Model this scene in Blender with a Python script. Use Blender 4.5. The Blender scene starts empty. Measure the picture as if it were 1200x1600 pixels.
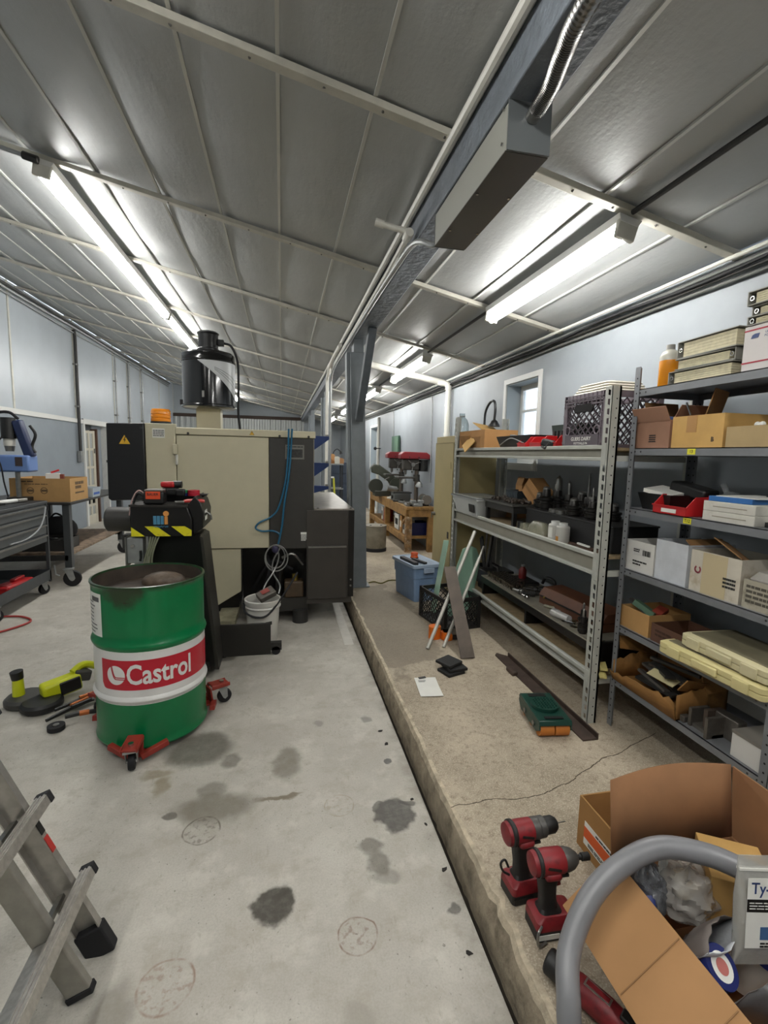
import bpy, bmesh, math, random
from mathutils import Vector, Matrix, Euler
random.seed(7)
S = bpy.context.scene
C = S.collection
PI = math.pi

# ---------------------------------------------------------------- camera
def set_camera():
    yaw, pitch, roll = [math.radians(a) for a in (12.08, 6.83, -1.35)]
    f = Vector((math.sin(yaw)*math.cos(pitch), math.cos(yaw)*math.cos(pitch), -math.sin(pitch)))
    r0 = Vector((math.cos(yaw), -math.sin(yaw), 0)); d0 = f.cross(r0)
    r = math.cos(roll)*r0 + math.sin(roll)*d0
    d = -math.sin(roll)*r0 + math.cos(roll)*d0
    cd = bpy.data.cameras.new('camera'); cam = bpy.data.objects.new('camera', cd); C.objects.link(cam)
    m = Matrix(((r.x, -d.x, -f.x, 0), (r.y, -d.y, -f.y, 0), (r.z, -d.z, -f.z, 1.622), (0, 0, 0, 1)))
    cam.matrix_world = m
    cd.sensor_fit = 'VERTICAL'; cd.sensor_height = 24; cd.lens = 750/1600*24
    cd.clip_start = .02; cd.clip_end = 200
    S.camera = cam
set_camera()
# ---------------------------------------------------------------- world, exposure
wd = bpy.data.worlds.new('sky'); S.world = wd; wd.use_nodes = True
wd.node_tree.nodes['Background'].inputs[0].default_value = (.80, .88, 1, 1)
wd.node_tree.nodes['Background'].inputs[1].default_value = 2.2
S.view_settings.view_transform = 'Standard'; S.view_settings.look = 'None'
S.view_settings.exposure = 0.42; S.view_settings.gamma = 1.0; S.view_settings.use_curve_mapping = False
TUBE = 34.0        # brightness of the fluorescent tubes

# ---------------------------------------------------------------- materials
def lin(h):
    h = h.lstrip('#'); o = []
    for i in (0, 2, 4):
        c = int(h[i:i+2], 16)/255
        o.append(c/12.92 if c <= .04045 else ((c+.055)/1.055)**2.4)
    return (*o, 1)
class N:
    """tiny node helper"""
    def __init__(s, m): s.t = m.node_tree; s.n = s.t.nodes
    def add(s, typ, **k):
        n = s.n.new(typ)
        for a, b in k.items(): setattr(n, a, b)
        return n
    def link(s, a, b): s.t.links.new(a, b)
    def math(s, op, a, b=None, c=None, clamp=False):
        n = s.add('ShaderNodeMath', operation=op, use_clamp=clamp)
        for i, v in enumerate((a, b, c)):
            if v is None: continue
            if isinstance(v, (int, float)): n.inputs[i].default_value = v
            else: s.link(v, n.inputs[i])
        return n.outputs[0]
    def mix(s, fac, a, b):
        n = s.add('ShaderNodeMix', data_type='RGBA')
        for i, v in ((0, fac), (6, a), (7, b)):
            if isinstance(v, (int, float)): n.inputs[i].default_value = v
            elif isinstance(v, tuple): n.inputs[i].default_value = v
            else: s.link(v, n.inputs[i])
        return n.outputs[2]
    def noise(s, vec, scale, detail=4, rough=.55):
        n = s.add('ShaderNodeTexNoise'); n.inputs['Scale'].default_value = scale
        n.inputs['Detail'].default_value = detail; n.inputs['Roughness'].default_value = rough
        if vec is not None: s.link(vec, n.inputs['Vector'])
        return n.outputs['Fac']
    def ramp(s, fac, lo, hi):
        n = s.add('ShaderNodeMapRange', interpolation_type='SMOOTHSTEP')
        n.inputs[1].default_value = lo; n.inputs[2].default_value = hi
        s.link(fac, n.inputs[0]); return n.outputs[0]
MATS = {}
def mat(name, col, rough=.5, metal=0., var=.0, vscale=12., bump=0., bscale=60., dirt=None, damt=.5, dscale=4., alpha=None, trans=0., coat=0., emit=0.):
    if name in MATS: return MATS[name]
    m = bpy.data.materials.new(name); m.use_nodes = True; n = N(m)
    p = m.node_tree.nodes['Principled BSDF']
    c = lin(col) if isinstance(col, str) else col
    p.inputs['Roughness'].default_value = rough; p.inputs['Metallic'].default_value = metal
    p.inputs['Coat Weight'].default_value = coat
    tc = n.add('ShaderNodeTexCoord').outputs['Object']
    base = c
    if var:
        f = n.noise(tc, vscale, 5)
        d = tuple(max(0, x*(1-var)) for x in c[:3])+(1,); l = tuple(min(1, x*(1+var)) for x in c[:3])+(1,)
        base = n.mix(n.ramp(f, .3, .7), d, l)
    if dirt:
        f = n.noise(tc, dscale, 6, .65)
        base = n.mix(n.math('MULTIPLY', n.ramp(f, .48, .72), damt), base, lin(dirt))
    if isinstance(base, tuple): p.inputs['Base Color'].default_value = base
    else: n.link(base, p.inputs['Base Color'])
    if bump:
        b = n.add('ShaderNodeBump'); b.inputs['Strength'].default_value = bump; b.inputs['Distance'].default_value = .01
        n.link(n.noise(tc, bscale, 4), b.inputs['Height']); n.link(b.outputs[0], p.inputs['Normal'])
    if trans: p.inputs['Transmission Weight'].default_value = trans
    if alpha is not None: p.inputs['Alpha'].default_value = alpha
    if emit:
        p.inputs['Emission Color'].default_value = c; p.inputs['Emission Strength'].default_value = emit
    MATS[name] = m
    return m
# ---------------------------------------------------------------- geometry helpers
def rotm(rx=0, ry=0, rz=0): return Euler((rx, ry, rz)).to_matrix()
class MB:
    def __init__(s): s.v = []; s.f = []; s.mi = []; s.cm = 0
    def add(s, vs, fs):
        o = len(s.v); s.v += [tuple(v) for v in vs]; s.f += [tuple(i+o for i in f) for f in fs]; s.mi += [s.cm]*len(fs)
        return s
    def box(s, c, d, r=None):
        x, y, z = d[0]/2, d[1]/2, d[2]/2
        vs = [Vector(p) for p in ((-x,-y,-z),(x,-y,-z),(x,y,-z),(-x,y,-z),(-x,-y,z),(x,-y,z),(x,y,z),(-x,y,z))]
        if r is not None: vs = [r @ v for v in vs]
        c = Vector(c)
        return s.add([v+c for v in vs], [(0,3,2,1),(4,5,6,7),(0,1,5,4),(1,2,6,5),(2,3,7,6),(3,0,4,7)])
    def b(s, x0, x1, y0, y1, z0, z1):
        return s.box(((x0+x1)/2, (y0+y1)/2, (z0+z1)/2), (abs(x1-x0), abs(y1-y0), abs(z1-z0)))
    def bar(s, a, b, w, h, up=(0,0,1)):
        a, b = Vector(a), Vector(b); d = b-a; L = d.length; d.normalize()
        u = Vector(up); x = d.cross(u)
        if x.length < 1e-4: x = d.cross(Vector((1,0,0)))
        x.normalize(); u = x.cross(d)
        return s.box((a+b)/2, (w, L, h), Matrix((x, d, u)).transposed())
    def cyl(s, a, b, r, r2=None, n=16, caps=True):
        a, b = Vector(a), Vector(b); r2 = r if r2 is None else r2
        d = (b-a).normalized(); x = d.orthogonal().normalized(); y = d.cross(x)
        vs = []
        for p, q in ((a, r), (b, r2)):
            for i in range(n):
                t = 2*PI*i/n; vs.append(p+(x*math.cos(t)+y*math.sin(t))*q)
        fs = [(i, (i+1) % n, n+(i+1) % n, n+i) for i in range(n)]
        if caps: fs += [tuple(range(n-1, -1, -1)), tuple(range(n, 2*n))]
        return s.add(vs, fs)
    def lathe(s, prof, c=(0,0,0), n=24, r=None, a0=0., a1=2*PI, capb=False, capt=False):
        c = Vector(c); full = abs(a1-a0-2*PI) < 1e-6; k = n if full else n+1
        vs = []
        for (q, z) in prof:
            for i in range(k):
                t = a0+(a1-a0)*i/n; v = Vector((q*math.cos(t), q*math.sin(t), z))
                if r is not None: v = r @ v
                vs.append(v+c)
        fs = []
        for j in range(len(prof)-1):
            for i in range(n if full else n):
                i2 = (i+1) % k if full else i+1
                fs.append((j*k+i, j*k+i2, (j+1)*k+i2, (j+1)*k+i))
        if capb: fs.append(tuple(range(k-1, -1, -1)))
        if capt: fs.append(tuple(range((len(prof)-1)*k, len(prof)*k)))
        return s.add(vs, fs)
    def tube(s, pts, r, n=8, closed=False):
        pts = [Vector(p) for p in pts]; m = len(pts); vs = []
        up = None
        for i, p in enumerate(pts):
            if closed: d = pts[(i+1) % m]-pts[i-1]
            else: d = pts[min(i+1, m-1)]-pts[max(i-1, 0)]
            d.normalize()
            x = d.orthogonal().normalized() if up is None else (up-d*up.dot(d)).normalized()
            up = x; y = d.cross(x); q = r[i] if isinstance(r, (list, tuple)) else r
            vs += [p+(x*math.cos(2*PI*j/n)+y*math.sin(2*PI*j/n))*q for j in range(n)]
        fs = []
        for i in range(m if closed else m-1):
            for j in range(n):
                a, b = i*n, ((i+1) % m)*n
                fs.append((a+j, a+(j+1) % n, b+(j+1) % n, b+j))
        if not closed: fs += [tuple(range(n-1, -1, -1)), tuple(range((m-1)*n, m*n))]
        return s.add(vs, fs)
    def prism(s, poly, a0, a1, ax='y'):
        """poly in the two remaining axes: y->(x,z), x->(y,z), z->(x,y)"""
        n = len(poly)
        def P(u, w, a): return {'y': (u, a, w), 'x': (a, u, w), 'z': (u, w, a)}[ax]
        vs = [P(u, w, a0) for u, w in poly]+[P(u, w, a1) for u, w in poly]
        fs = [(i, (i+1) % n, n+(i+1) % n, n+i) for i in range(n)]+[tuple(range(n-1, -1, -1)), tuple(range(n, 2*n))]
        return s.add(vs, fs)
    def ball(s, c, r, n=12, sc=(1,1,1), rot=None):
        prof = [(max(1e-4, r*math.sin(PI*i/n)), -r*math.cos(PI*i/n)) for i in range(n+1)]
        M = Matrix.Diagonal(sc)
        if rot is not None: M = rot @ M
        return s.lathe(prof, c, 2*n, M)
    def obox(s, x0, x1, y0, y1, z0, z1, t=.006, rim=None):
        """open-topped box: floor and four walls"""
        s.b(x0, x1, y0, y1, z0, z0+t)
        s.b(x0, x0+t, y0, y1, z0+t, z1); s.b(x1-t, x1, y0, y1, z0+t, z1)
        s.b(x0+t, x1-t, y0, y0+t, z0+t, z1); s.b(x0+t, x1-t, y1-t, y1, z0+t, z1)
        return s
    def taper(s, x0, x1, y0, y1, z0, z1, k=.9, t=.004):
        """open-topped tub whose floor is k times the rim"""
        cx, cy = (x0+x1)/2, (y0+y1)/2; hx, hy = (x1-x0)/2, (y1-y0)/2
        def ring(a, b, z): return [(cx-a, cy-b, z), (cx+a, cy-b, z), (cx+a, cy+b, z), (cx-a, cy+b, z)]
        vs = ring(hx*k, hy*k, z0)+ring(hx, hy, z1)+ring(hx-t, hy-t, z1)+ring(hx*k-t, hy*k-t, z0+t)
        fs = [(3,2,1,0), (12,13,14,15)]
        for i in range(4):
            j = (i+1) % 4
            fs += [(i, j, 4+j, 4+i), (4+i, 4+j, 8+j, 8+i), (8+i, 8+j, 12+j, 12+i)]
        return s.add(vs, fs)
    def mesh(s, name, *mats):
        me = bpy.data.meshes.new(name); me.from_pydata(s.v, [], s.f)
        for m in mats: me.materials.append(m)
        if len(mats) > 1: me.polygons.foreach_set('material_index', s.mi)
        bm = bmesh.new(); bm.from_mesh(me); bmesh.ops.recalc_face_normals(bm, faces=bm.faces); bm.to_mesh(me); bm.free()
        me.polygons.foreach_set('use_smooth', [True]*len(me.polygons))
        me.set_sharp_from_angle(angle=.62)
        me.update(); return me
    def build(s, name, m, parent=None, bevel=0., label=None, kind=None):
        ms = m if isinstance(m, (list, tuple)) else (m,)
        o = bpy.data.objects.new(name, s.mesh(name, *ms)); C.objects.link(o)
        if parent is not None: o.parent = parent
        if bevel:
            q = o.modifiers.new('bevel', 'BEVEL'); q.width = bevel; q.segments = 2; q.limit_method = 'ANGLE'; q.angle_limit = .6
        if label: o['label'] = label
        if kind: o['kind'] = kind
        return o
def tag(o, label, cat, group=None):
    o['label'] = label; o['category'] = cat
    if group: o['group'] = group
    return o
def thing(name, label, cat, loc=(0,0,0), rz=0, group=None, rot=None):
    o = bpy.data.objects.new(name, None); C.objects.link(o); o.empty_display_size = .05
    o.location = loc; o.rotation_euler = rot if rot else (0, 0, rz)
    return tag(o, label, cat, group)
def dup(root, loc, rz=None, label=None, rot=None, group=None):
    r = root.copy(); C.objects.link(r); r.location = loc
    if rz is not None: r.rotation_euler = (0, 0, rz)
    if rot is not None: r.rotation_euler = rot
    if label: r['label'] = label
    if group: r['group'] = group
    for ch in list(root.children):
        c = ch.copy(); C.objects.link(c); c.parent = r
        for g in list(ch.children):
            d = g.copy(); C.objects.link(d); d.parent = c
    return r
def struct(o): o['kind'] = 'structure'; return o
def text_mesh(s, size=1., bold=.0, width=None, align='CENTER', thick=0.):
    cu = bpy.data.curves.new('lettering', 'FONT'); cu.body = s; cu.size = size; cu.offset = bold*size
    cu.align_x = align; cu.align_y = 'CENTER'; cu.resolution_u = 3; cu.extrude = thick
    o = bpy.data.objects.new('lettering', cu); C.objects.link(o)
    dg = bpy.context.evaluated_depsgraph_get(); dg.update()
    me = bpy.data.meshes.new_from_object(o.evaluated_get(dg))
    bpy.data.objects.remove(o); bpy.data.curves.remove(cu)
    if width:
        xs = [v.co.x for v in me.vertices]; w = max(xs)-min(xs); cx = (max(xs)+min(xs))/2
        for v in me.vertices: v.co.x = (v.co.x-(cx if align == 'CENTER' else 0))*width/w
    return me
def text(s, size, m, parent, loc, face='-y', bold=0., width=None, name='lettering', align='CENTER', spin=0.):
    """flat lettering lying on a face that looks along -y, -x or up"""
    me = text_mesh(s, size, bold, width, align); me.materials.append(m)
    o = bpy.data.objects.new(name, me); C.objects.link(o); o.parent = parent; o.location = loc
    R = {'-y': Euler((PI/2, 0, 0)), '-x': Euler((PI/2, 0, -PI/2)), 'z': Euler((0, 0, 0)), '+x': Euler((PI/2, 0, PI/2)), '+y': Euler((PI/2, 0, PI))}[face].to_matrix()
    o.rotation_euler = (R @ rotm(0, 0, spin)).to_euler()
    return o
def smooth_path(pts, k=8):
    """Catmull-Rom through the points"""
    P = [Vector(p) for p in pts]; P = [2*P[0]-P[1]]+P+[2*P[-1]-P[-2]]; out = []
    for i in range(1, len(P)-2):
        for j in range(k):
            t = j/k; a, b, c, d = P[i-1:i+3]
            out.append(.5*((2*b)+(c-a)*t+(2*a-5*b+4*c-d)*t*t+(3*b-a-3*c+d)*t**3))
    out.append(P[-2]); return out
def print_lines(parent, loc, w, h, rows, m, face='-y', seed=1, name='print', gapy=.45, spin=0.):
    """too small or blurred to read: rows of word-long dashes, flat print on a face"""
    rnd = random.Random(seed); k = MB(); rh = h/rows
    for i in range(rows):
        z = h/2-rh*(i+.5); x = -w/2
        while x < w/2-.02*w:
            L = min(rnd.uniform(.10, .28)*w, w/2-x)
            k.box((x+L/2, z, 0), (L*.86, rh*(1-gapy), .0006)); x += L
            if rnd.random() < .12 and x > 0: break
    o = k.build(name, m, parent); o.location = loc
    R = {'-y': Euler((PI/2, 0, 0)), '-x': Euler((PI/2, 0, -PI/2)), 'z': Euler((0, 0, 0)), '+x': Euler((PI/2, 0, PI/2))}[face].to_matrix()
    o.rotation_euler = (R @ rotm(0, 0, spin)).to_euler()
    return o
# ---------------------------------------------------------------- palette
white = mat('white_paint', '#d8d8d4', .45)
offwhite = mat('aged_white_paint', '#c9c7bd', .5, var=.08)
black = mat('black_plastic', '#141414', .45)
dark = mat('dark_steel', '#2a2927', .5, var=.1)
blackm = mat('black_painted_steel', '#100f0e', .35)
steel = mat('bare_steel', '#8d8c88', .35, .9, var=.1, vscale=30)
chrome = mat('chrome', '#c8c8c8', .18, 1.)
galv = mat('galvanised', '#9a9c9b', .42, .55, var=.08, vscale=20)
alu = mat('aluminium', '#b4b1ab', .38, .8, var=.1, vscale=25)
cardb = mat('cardboard', '#a87c4c', .85, var=.07, vscale=8)
cardb2 = mat('cardboard_yellowish', '#bf9859', .85, var=.08, vscale=8)
cardin = mat('cardboard_inner', '#8f6a41', .9, var=.06)
redp = mat('red_plastic', '#b01d20', .4)
paper = mat('paper', '#dcdbd4', .8, var=.03)
rubber = mat('rubber', '#17171a', .75)
wood = mat('raw_pine', '#96713f', .7, var=.18, vscale=9, dirt='#4a3218', damt=.6)
bluegrey = mat('blue_grey_wall_paint', '#868e95', .55, var=.04, vscale=3, bump=.12, bscale=14)
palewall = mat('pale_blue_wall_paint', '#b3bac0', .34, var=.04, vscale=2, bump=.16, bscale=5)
frame_grey = mat('grey_frame_paint', '#757b7f', .5, var=.08, vscale=7, bump=.15, bscale=25)
shelfgrey = mat('light_grey_shelf_enamel', '#a9aaa2', .4, var=.05)
shelfgrey2 = mat('mid_grey_shelf_enamel', '#75777a', .4, .2, var=.06)
beige = mat('beige_machine_enamel', '#beb79c', .45, var=.02)
mdark = mat('charcoal_machine_enamel', '#33312d', .5, var=.06)
yellow = mat('yellow_print', '#d9cf1c', .5, dirt='#3c3a12', damt=.4, dscale=30)
orange = mat('orange_plastic', '#e0701a', .35)
ink = mat('black_print', '#1a1a1a', .6)
pvc = mat('pvc_white', '#cfcdc4', .4, var=.04)

# ---------------------------------------------------------------- floor with its stains and a dark patch by the drum
def floor_mat():
    m = bpy.data.materials.new('stained_concrete_floor'); m.use_nodes = True; n = N(m)
    p = n.n['Principled BSDF']; g = n.add('ShaderNodeNewGeometry').outputs['Position']
    a = n.noise(g, 1.6, 6, .6); b = n.noise(g, 22, 5, .6); c3 = n.noise(g, 140, 2)
    base = n.mix(n.ramp(a, .3, .7), lin('#aaa59b'), lin('#bebab0'))
    base = n.mix(n.math('MULTIPLY', n.ramp(b, .55, .8), .42), base, lin('#968f82'))
    base = n.mix(n.math('MULTIPLY', n.ramp(c3, .35, .7), .18), base, lin('#807a70'))
    sp = n.math('MULTIPLY', n.ramp(n.noise(g, 75, 2), .66, .72), n.ramp(n.noise(g, 3.1, 4), .4, .6))
    base = n.mix(n.math('MULTIPLY', sp, .7), base, lin('#5a554b'))
    pa = n.math('MULTIPLY', n.ramp(n.noise(g, 5.5, 6, .7), .50, .68), .55)
    base = n.mix(pa, base, lin('#c9c5bb'))
    pd = n.math('MULTIPLY', n.ramp(n.noise(g, 9, 9, .72), .48, .66), .6)
    base = n.mix(pd, base, lin('#a0998c'))
    st = n.add('ShaderNodeVectorMath', operation='MULTIPLY'); n.link(g, st.inputs[0]); st.inputs[1].default_value = (1, .35, 1)
    base = n.mix(n.math('MULTIPLY', n.ramp(n.noise(st.outputs[0], 38, 6, .7), .58, .68), .35), base, lin('#8d8677'))
    # wobble of the outlines
    nz = n.add('ShaderNodeTexNoise'); nz.inputs['Scale'].default_value = 9; nz.inputs['Detail'].default_value = 5; n.link(g, nz.inputs['Vector'])
    sub = n.add('ShaderNodeVectorMath', operation='SUBTRACT'); n.link(nz.outputs['Color'], sub.inputs[0]); sub.inputs[1].default_value = (.5, .5, .5)
    scl = n.add('ShaderNodeVectorMath', operation='SCALE'); n.link(sub.outputs[0], scl.inputs[0]); scl.inputs['Scale'].default_value = .11
    ad = n.add('ShaderNodeVectorMath', operation='ADD'); n.link(g, ad.inputs[0]); n.link(scl.outputs[0], ad.inputs[1])
    wob = ad.outputs[0]
    def dist(x, y, sx, sy, src):
        s = n.add('ShaderNodeVectorMath', operation='SUBTRACT'); n.link(src, s.inputs[0]); s.inputs[1].default_value = (x, y, 0)
        q = n.add('ShaderNodeVectorMath', operation='MULTIPLY'); n.link(s.outputs[0], q.inputs[0]); q.inputs[1].default_value = (1/sx, 1/sy, 0)
        l = n.add('ShaderNodeVectorMath', operation='LENGTH'); n.link(q.outputs[0], l.inputs[0]); return l.outputs['Value']
    wet = None
    for x, y, sx, sy, col, amt, e in [
        (.50, 1.95, .085, .10, '#3f3b34', .95, .25), (.435, 2.005, .03, .035, '#4b473f', .8, .3), (-.035, 1.585, .08, .075, '#423e37', .95, .25),
        (-.44, 2.60, .17, .14, '#4b483f', .75, .5), (.03, 2.40, .07, .12, '#6d675b', .7, .6), (-.27, 2.46, .05, .06, '#68635a', .7, .6),  # first entry: darker patch on the floor beside the drum
        (-.30, 2.13, .17, .09, '#716b5f', .75, .7), (-.49, 2.10, .028, .025, '#514d45', .8, .4), (-.33, 2.26, .06, .06, '#6a655b', .6, .6),
        (.36, 1.78, .05, .035, '#5b564b', .7, .6), (.37, 1.70, .04, .05, '#5b564b', .7, .6), (.39, 1.64, .06, .03, '#6b665b', .5, .6), (-.49, 1.33, .06, .09, '#6f695f', .7, .8),
        (.21, 1.18, .05, .05, '#8b857a', .5, .8), (-.02, 2.15, .11, .018, '#5d4f33', .75, .6), (-.62, 2.42, .07, .03, '#7a6c4c', .6, .8), (-.57, 2.32, .03, .07, '#7a6c4c', .6, .8),
        (.55, 2.32, .02, .02, '#2e2b26', .9, .4), (.575, 2.0, .035, .015, '#35322c', .8, .6), (.60, 1.45, .025, .02, '#2e2b26', .8, .5), (.5, 2.75, .03, .03, '#57534a', .6, .7), (.2, 2.75, .03, .03, '#77726a', .6, .7)]:
        d = dist(x, y, sx, sy, wob); f = n.ramp(d, 1+e*.5, 1-e*.5)
        f = n.math('MULTIPLY', f, n.math('MULTIPLY_ADD', n.ramp(n.noise(g, 26, 5, .65), .3, .62), .14*amt, .86*amt)); base = n.mix(f, base, lin(col))
        wet = f if wet is None else n.math('MAXIMUM', wet, f)
    scl2 = n.add('ShaderNodeVectorMath', operation='SCALE'); n.link(sub.outputs[0], scl2.inputs[0]); scl2.inputs['Scale'].default_value = .02
    ad2 = n.add('ShaderNodeVectorMath', operation='ADD'); n.link(g, ad2.inputs[0]); n.link(scl2.outputs[0], ad2.inputs[1])
    for x, y, r, col, amt in [(-.34, 2.0, .075, '#4d4437', .85), (.25, 1.425, .066, '#6d4b34', .85), (-.35, 1.38, .08, '#7d5a40', .75), (.257, 2.043, .068, '#8b7b62', .6), (-.95, 1.95, .08, '#9a9284', .4)]:
        d = dist(x, y, r, r, ad2.outputs[0])
        ring = n.math('SUBTRACT', 1, n.math('MULTIPLY', n.math('ABSOLUTE', n.math('SUBTRACT', d, 1)), 14), clamp=True)
        br = n.ramp(n.noise(g, 16, 3), .36, .6)
        base = n.mix(n.math('MULTIPLY', n.math('MULTIPLY', ring, br), amt), base, lin(col))
        inn = n.math('MULTIPLY', n.ramp(d, 1.0, .9), n.ramp(n.noise(g, 42, 4), .5, .66))
        base = n.mix(n.math('MULTIPLY', inn, amt*.55), base, lin(col))
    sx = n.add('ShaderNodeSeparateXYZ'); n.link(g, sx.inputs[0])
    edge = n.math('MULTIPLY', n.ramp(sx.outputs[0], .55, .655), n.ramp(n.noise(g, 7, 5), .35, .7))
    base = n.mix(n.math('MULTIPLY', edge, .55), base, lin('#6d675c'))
    n.link(base, p.inputs['Base Color'])
    n.link(n.math('SUBTRACT', .62, n.math('MULTIPLY', wet, .3)), p.inputs['Roughness'])
    bp = n.add('ShaderNodeBump'); bp.inputs['Strength'].default_value = .25; bp.inputs['Distance'].default_value = .01
    n.link(n.noise(g, 18, 6, .6), bp.inputs['Height']); n.link(bp.outputs[0], p.inputs['Normal'])
    return m
def platform_mat():
    m = bpy.data.materials.new('brown_slab_concrete'); m.use_nodes = True; n = N(m)
    p = n.n['Principled BSDF']; g = n.add('ShaderNodeNewGeometry').outputs['Position']
    a = n.noise(g, 2.2, 6, .6); b = n.noise(g, 38, 5, .65); c3 = n.noise(g, 170, 3)
    base = n.mix(n.ramp(a, .3, .7), lin('#8d816f'), lin('#b0a38f'))
    base = n.mix(n.math('MULTIPLY', n.ramp(b, .48, .68), .62), base, lin('#776a58'))
    base = n.mix(n.math('MULTIPLY', n.ramp(c3, .48, .66), .6), base, lin('#c9bda9'))
    s = n.add('ShaderNodeVectorMath', operation='SUBTRACT'); n.link(g, s.inputs[0]); s.inputs[1].default_value = (.93, 4.15, 0)
    nz = n.add('ShaderNodeTexNoise'); nz.inputs['Scale'].default_value = 5; nz.inputs['Detail'].default_value = 6; n.link(g, nz.inputs['Vector'])
    q = n.add('ShaderNodeVectorMath', operation='MULTIPLY'); n.link(s.outputs[0], q.inputs[0]); q.inputs[1].default_value = (1/.34, 1/1.15, 0)
    l = n.add('ShaderNodeVectorMath', operation='LENGTH'); n.link(q.outputs[0], l.inputs[0])
    d = n.math('ADD', l.outputs['Value'], n.math('MULTIPLY', n.math('SUBTRACT', nz.outputs['Fac'], .5), 1.3))
    base = n.mix(n.math('MULTIPLY', n.ramp(d, 1.06, .94), .62), base, lin('#736a5d'))
    n.link(base, p.inputs['Base Color']); p.inputs['Roughness'].default_value = .75
    bp = n.add('ShaderNodeBump'); bp.inputs['Strength'].default_value = .35; bp.inputs['Distance'].default_value = .008
    n.link(n.noise(g, 60, 6, .7), bp.inputs['Height']); n.link(bp.outputs[0], p.inputs['Normal'])
    return m
def kerb_mat():
    return mat('worn_kerb_concrete', '#8f8370', .85, var=.22, vscale=14, bump=.7, bscale=35, dirt='#4c4335', damt=.7, dscale=9)
XL, XR, YF, YB = -3.95, 2.30, -4.6, 19.4
PZ = .14
def ceil(x): return 2.70+.214*(2.28-x)
fm = floor_mat()
struct(MB().b(XL-.2, .652, YF-.2, YB+.2, -.12, 0).build('floor', fm))
gap = struct(MB().b(.64, .70, YF-.2, YB+.2, -.13, -.035).build('floor_joint', mat('joint_dirt', '#2c261e', .9, var=.2, vscale=30)))
# raised slab on the right, its broken lip built as real relief
def slab():
    from mathutils import noise
    prof_n = 9; ys = []; y = YF
    while y < YB: ys.append(y); y += .035 if -.2 < y < 6 else .4
    ys.append(YB); vs = []; fs = []
    for y in ys:
        w1 = noise.noise((y*2.3, 0, 0)); w2 = noise.noise((y*9, 3, 0)); w3 = noise.noise((y*26, 7, 0))
        lip = .697+.012*w1+.007*w2+.003*w3+(.03 if 1.15 < y < 1.36 else 0)*(.5+w2)
        dr = .006+.012*abs(w2)+.006*abs(w3)
        pr = [(.676+.006*w2, -.12), (.680+.008*w3, .02), (.682+.008*noise.noise((y*12, 9, 1)), .07), (lip-.006+.004*w3, PZ-dr-.02), (lip+.004, PZ-dr*.4), (lip+.022+.01*w2, PZ-.001), (lip+.05, PZ), (XR+.2, PZ)]
        vs += [(a, y, b) for a, b in pr]
    k = 8
    for i in range(len(ys)-1):
        for j in range(k-1):
            fs.append((i*k+j, (i+1)*k+j, (i+1)*k+j+1, i*k+j+1))
    m = MB(); m.add(vs, fs); m.mi = [0 if (i % (k-1)) >= 5 else 2 if (i % (k-1)) >= 3 else 1 for i in range(len(fs))]
    return m
pl = struct(slab().build('floor_raised_slab', (platform_mat(), kerb_mat(), mat('chipped_pale_lip', '#b8ab95', .85, var=.2, vscale=25, bump=.6, bscale=50, dirt='#6b5f4e', damt=.6, dscale=12))))
ck = MB(); cp = [(.700,1.769),(.74,1.78),(.80,1.775),(.868,1.786),(.95,1.775),(1.0,1.765),(1.072,1.768),(1.14,1.775),(1.219,1.804),(1.29,1.82),(1.374,1.866),(1.46,1.90),(1.56,1.955),(1.66,1.97),(1.781,2.024),(2.0,2.10)]
for i in range(len(cp)-1):
    a, b = Vector(cp[i]), Vector(cp[i+1])
    for k in range(3):
        p0 = a.lerp(b, k/3); p1 = a.lerp(b, (k+1)/3); j = random.uniform(-.004, .004)
        ck.bar((p0.x, p0.y+(j if k else 0), PZ+.0004), (p1.x, p1.y+(j if k < 2 else 0), PZ+.0004), random.uniform(.0025, .005), .0008)
ck.build('crack', mat('crack_dirt', '#4a4032', .95), pl)
# pale painted guide strip along the machine
struct(MB().b(.52, .60, 3.9, 5.6, .0, .0015).build('trim_1', mat('worn_floor_stripe', '#bdbab2', .6, var=.06)))

# ---------------------------------------------------------------- walls
wl = MB(); dz = 2.12
wl.b(XL-.12, XL, YF, 10.96, 0, dz); wl.b(XL-.12, XL, 12.2, YB, 0, dz)
wl = struct(wl.build('wall_left', bluegrey))
up = MB(); 
for y0, y1 in ((YF, 2.), (2., 5.2), (5.2, 8.37), (8.37, 10.62), (10.62, 12.88), (12.88, 13.94), (13.94, 15.16), (15.16, 17.3), (17.3, YB)):
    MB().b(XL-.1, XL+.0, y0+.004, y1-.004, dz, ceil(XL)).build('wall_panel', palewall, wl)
    MB().b(XL, XL+.012, y1-.02, y1+.02, dz+.06, ceil(XL)).build('batten', offwhite, wl)
struct(MB().b(XL, XL+.03, YF, YB, dz-.02, dz+.06).build('trim_2', white, bevel=.004))
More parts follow.
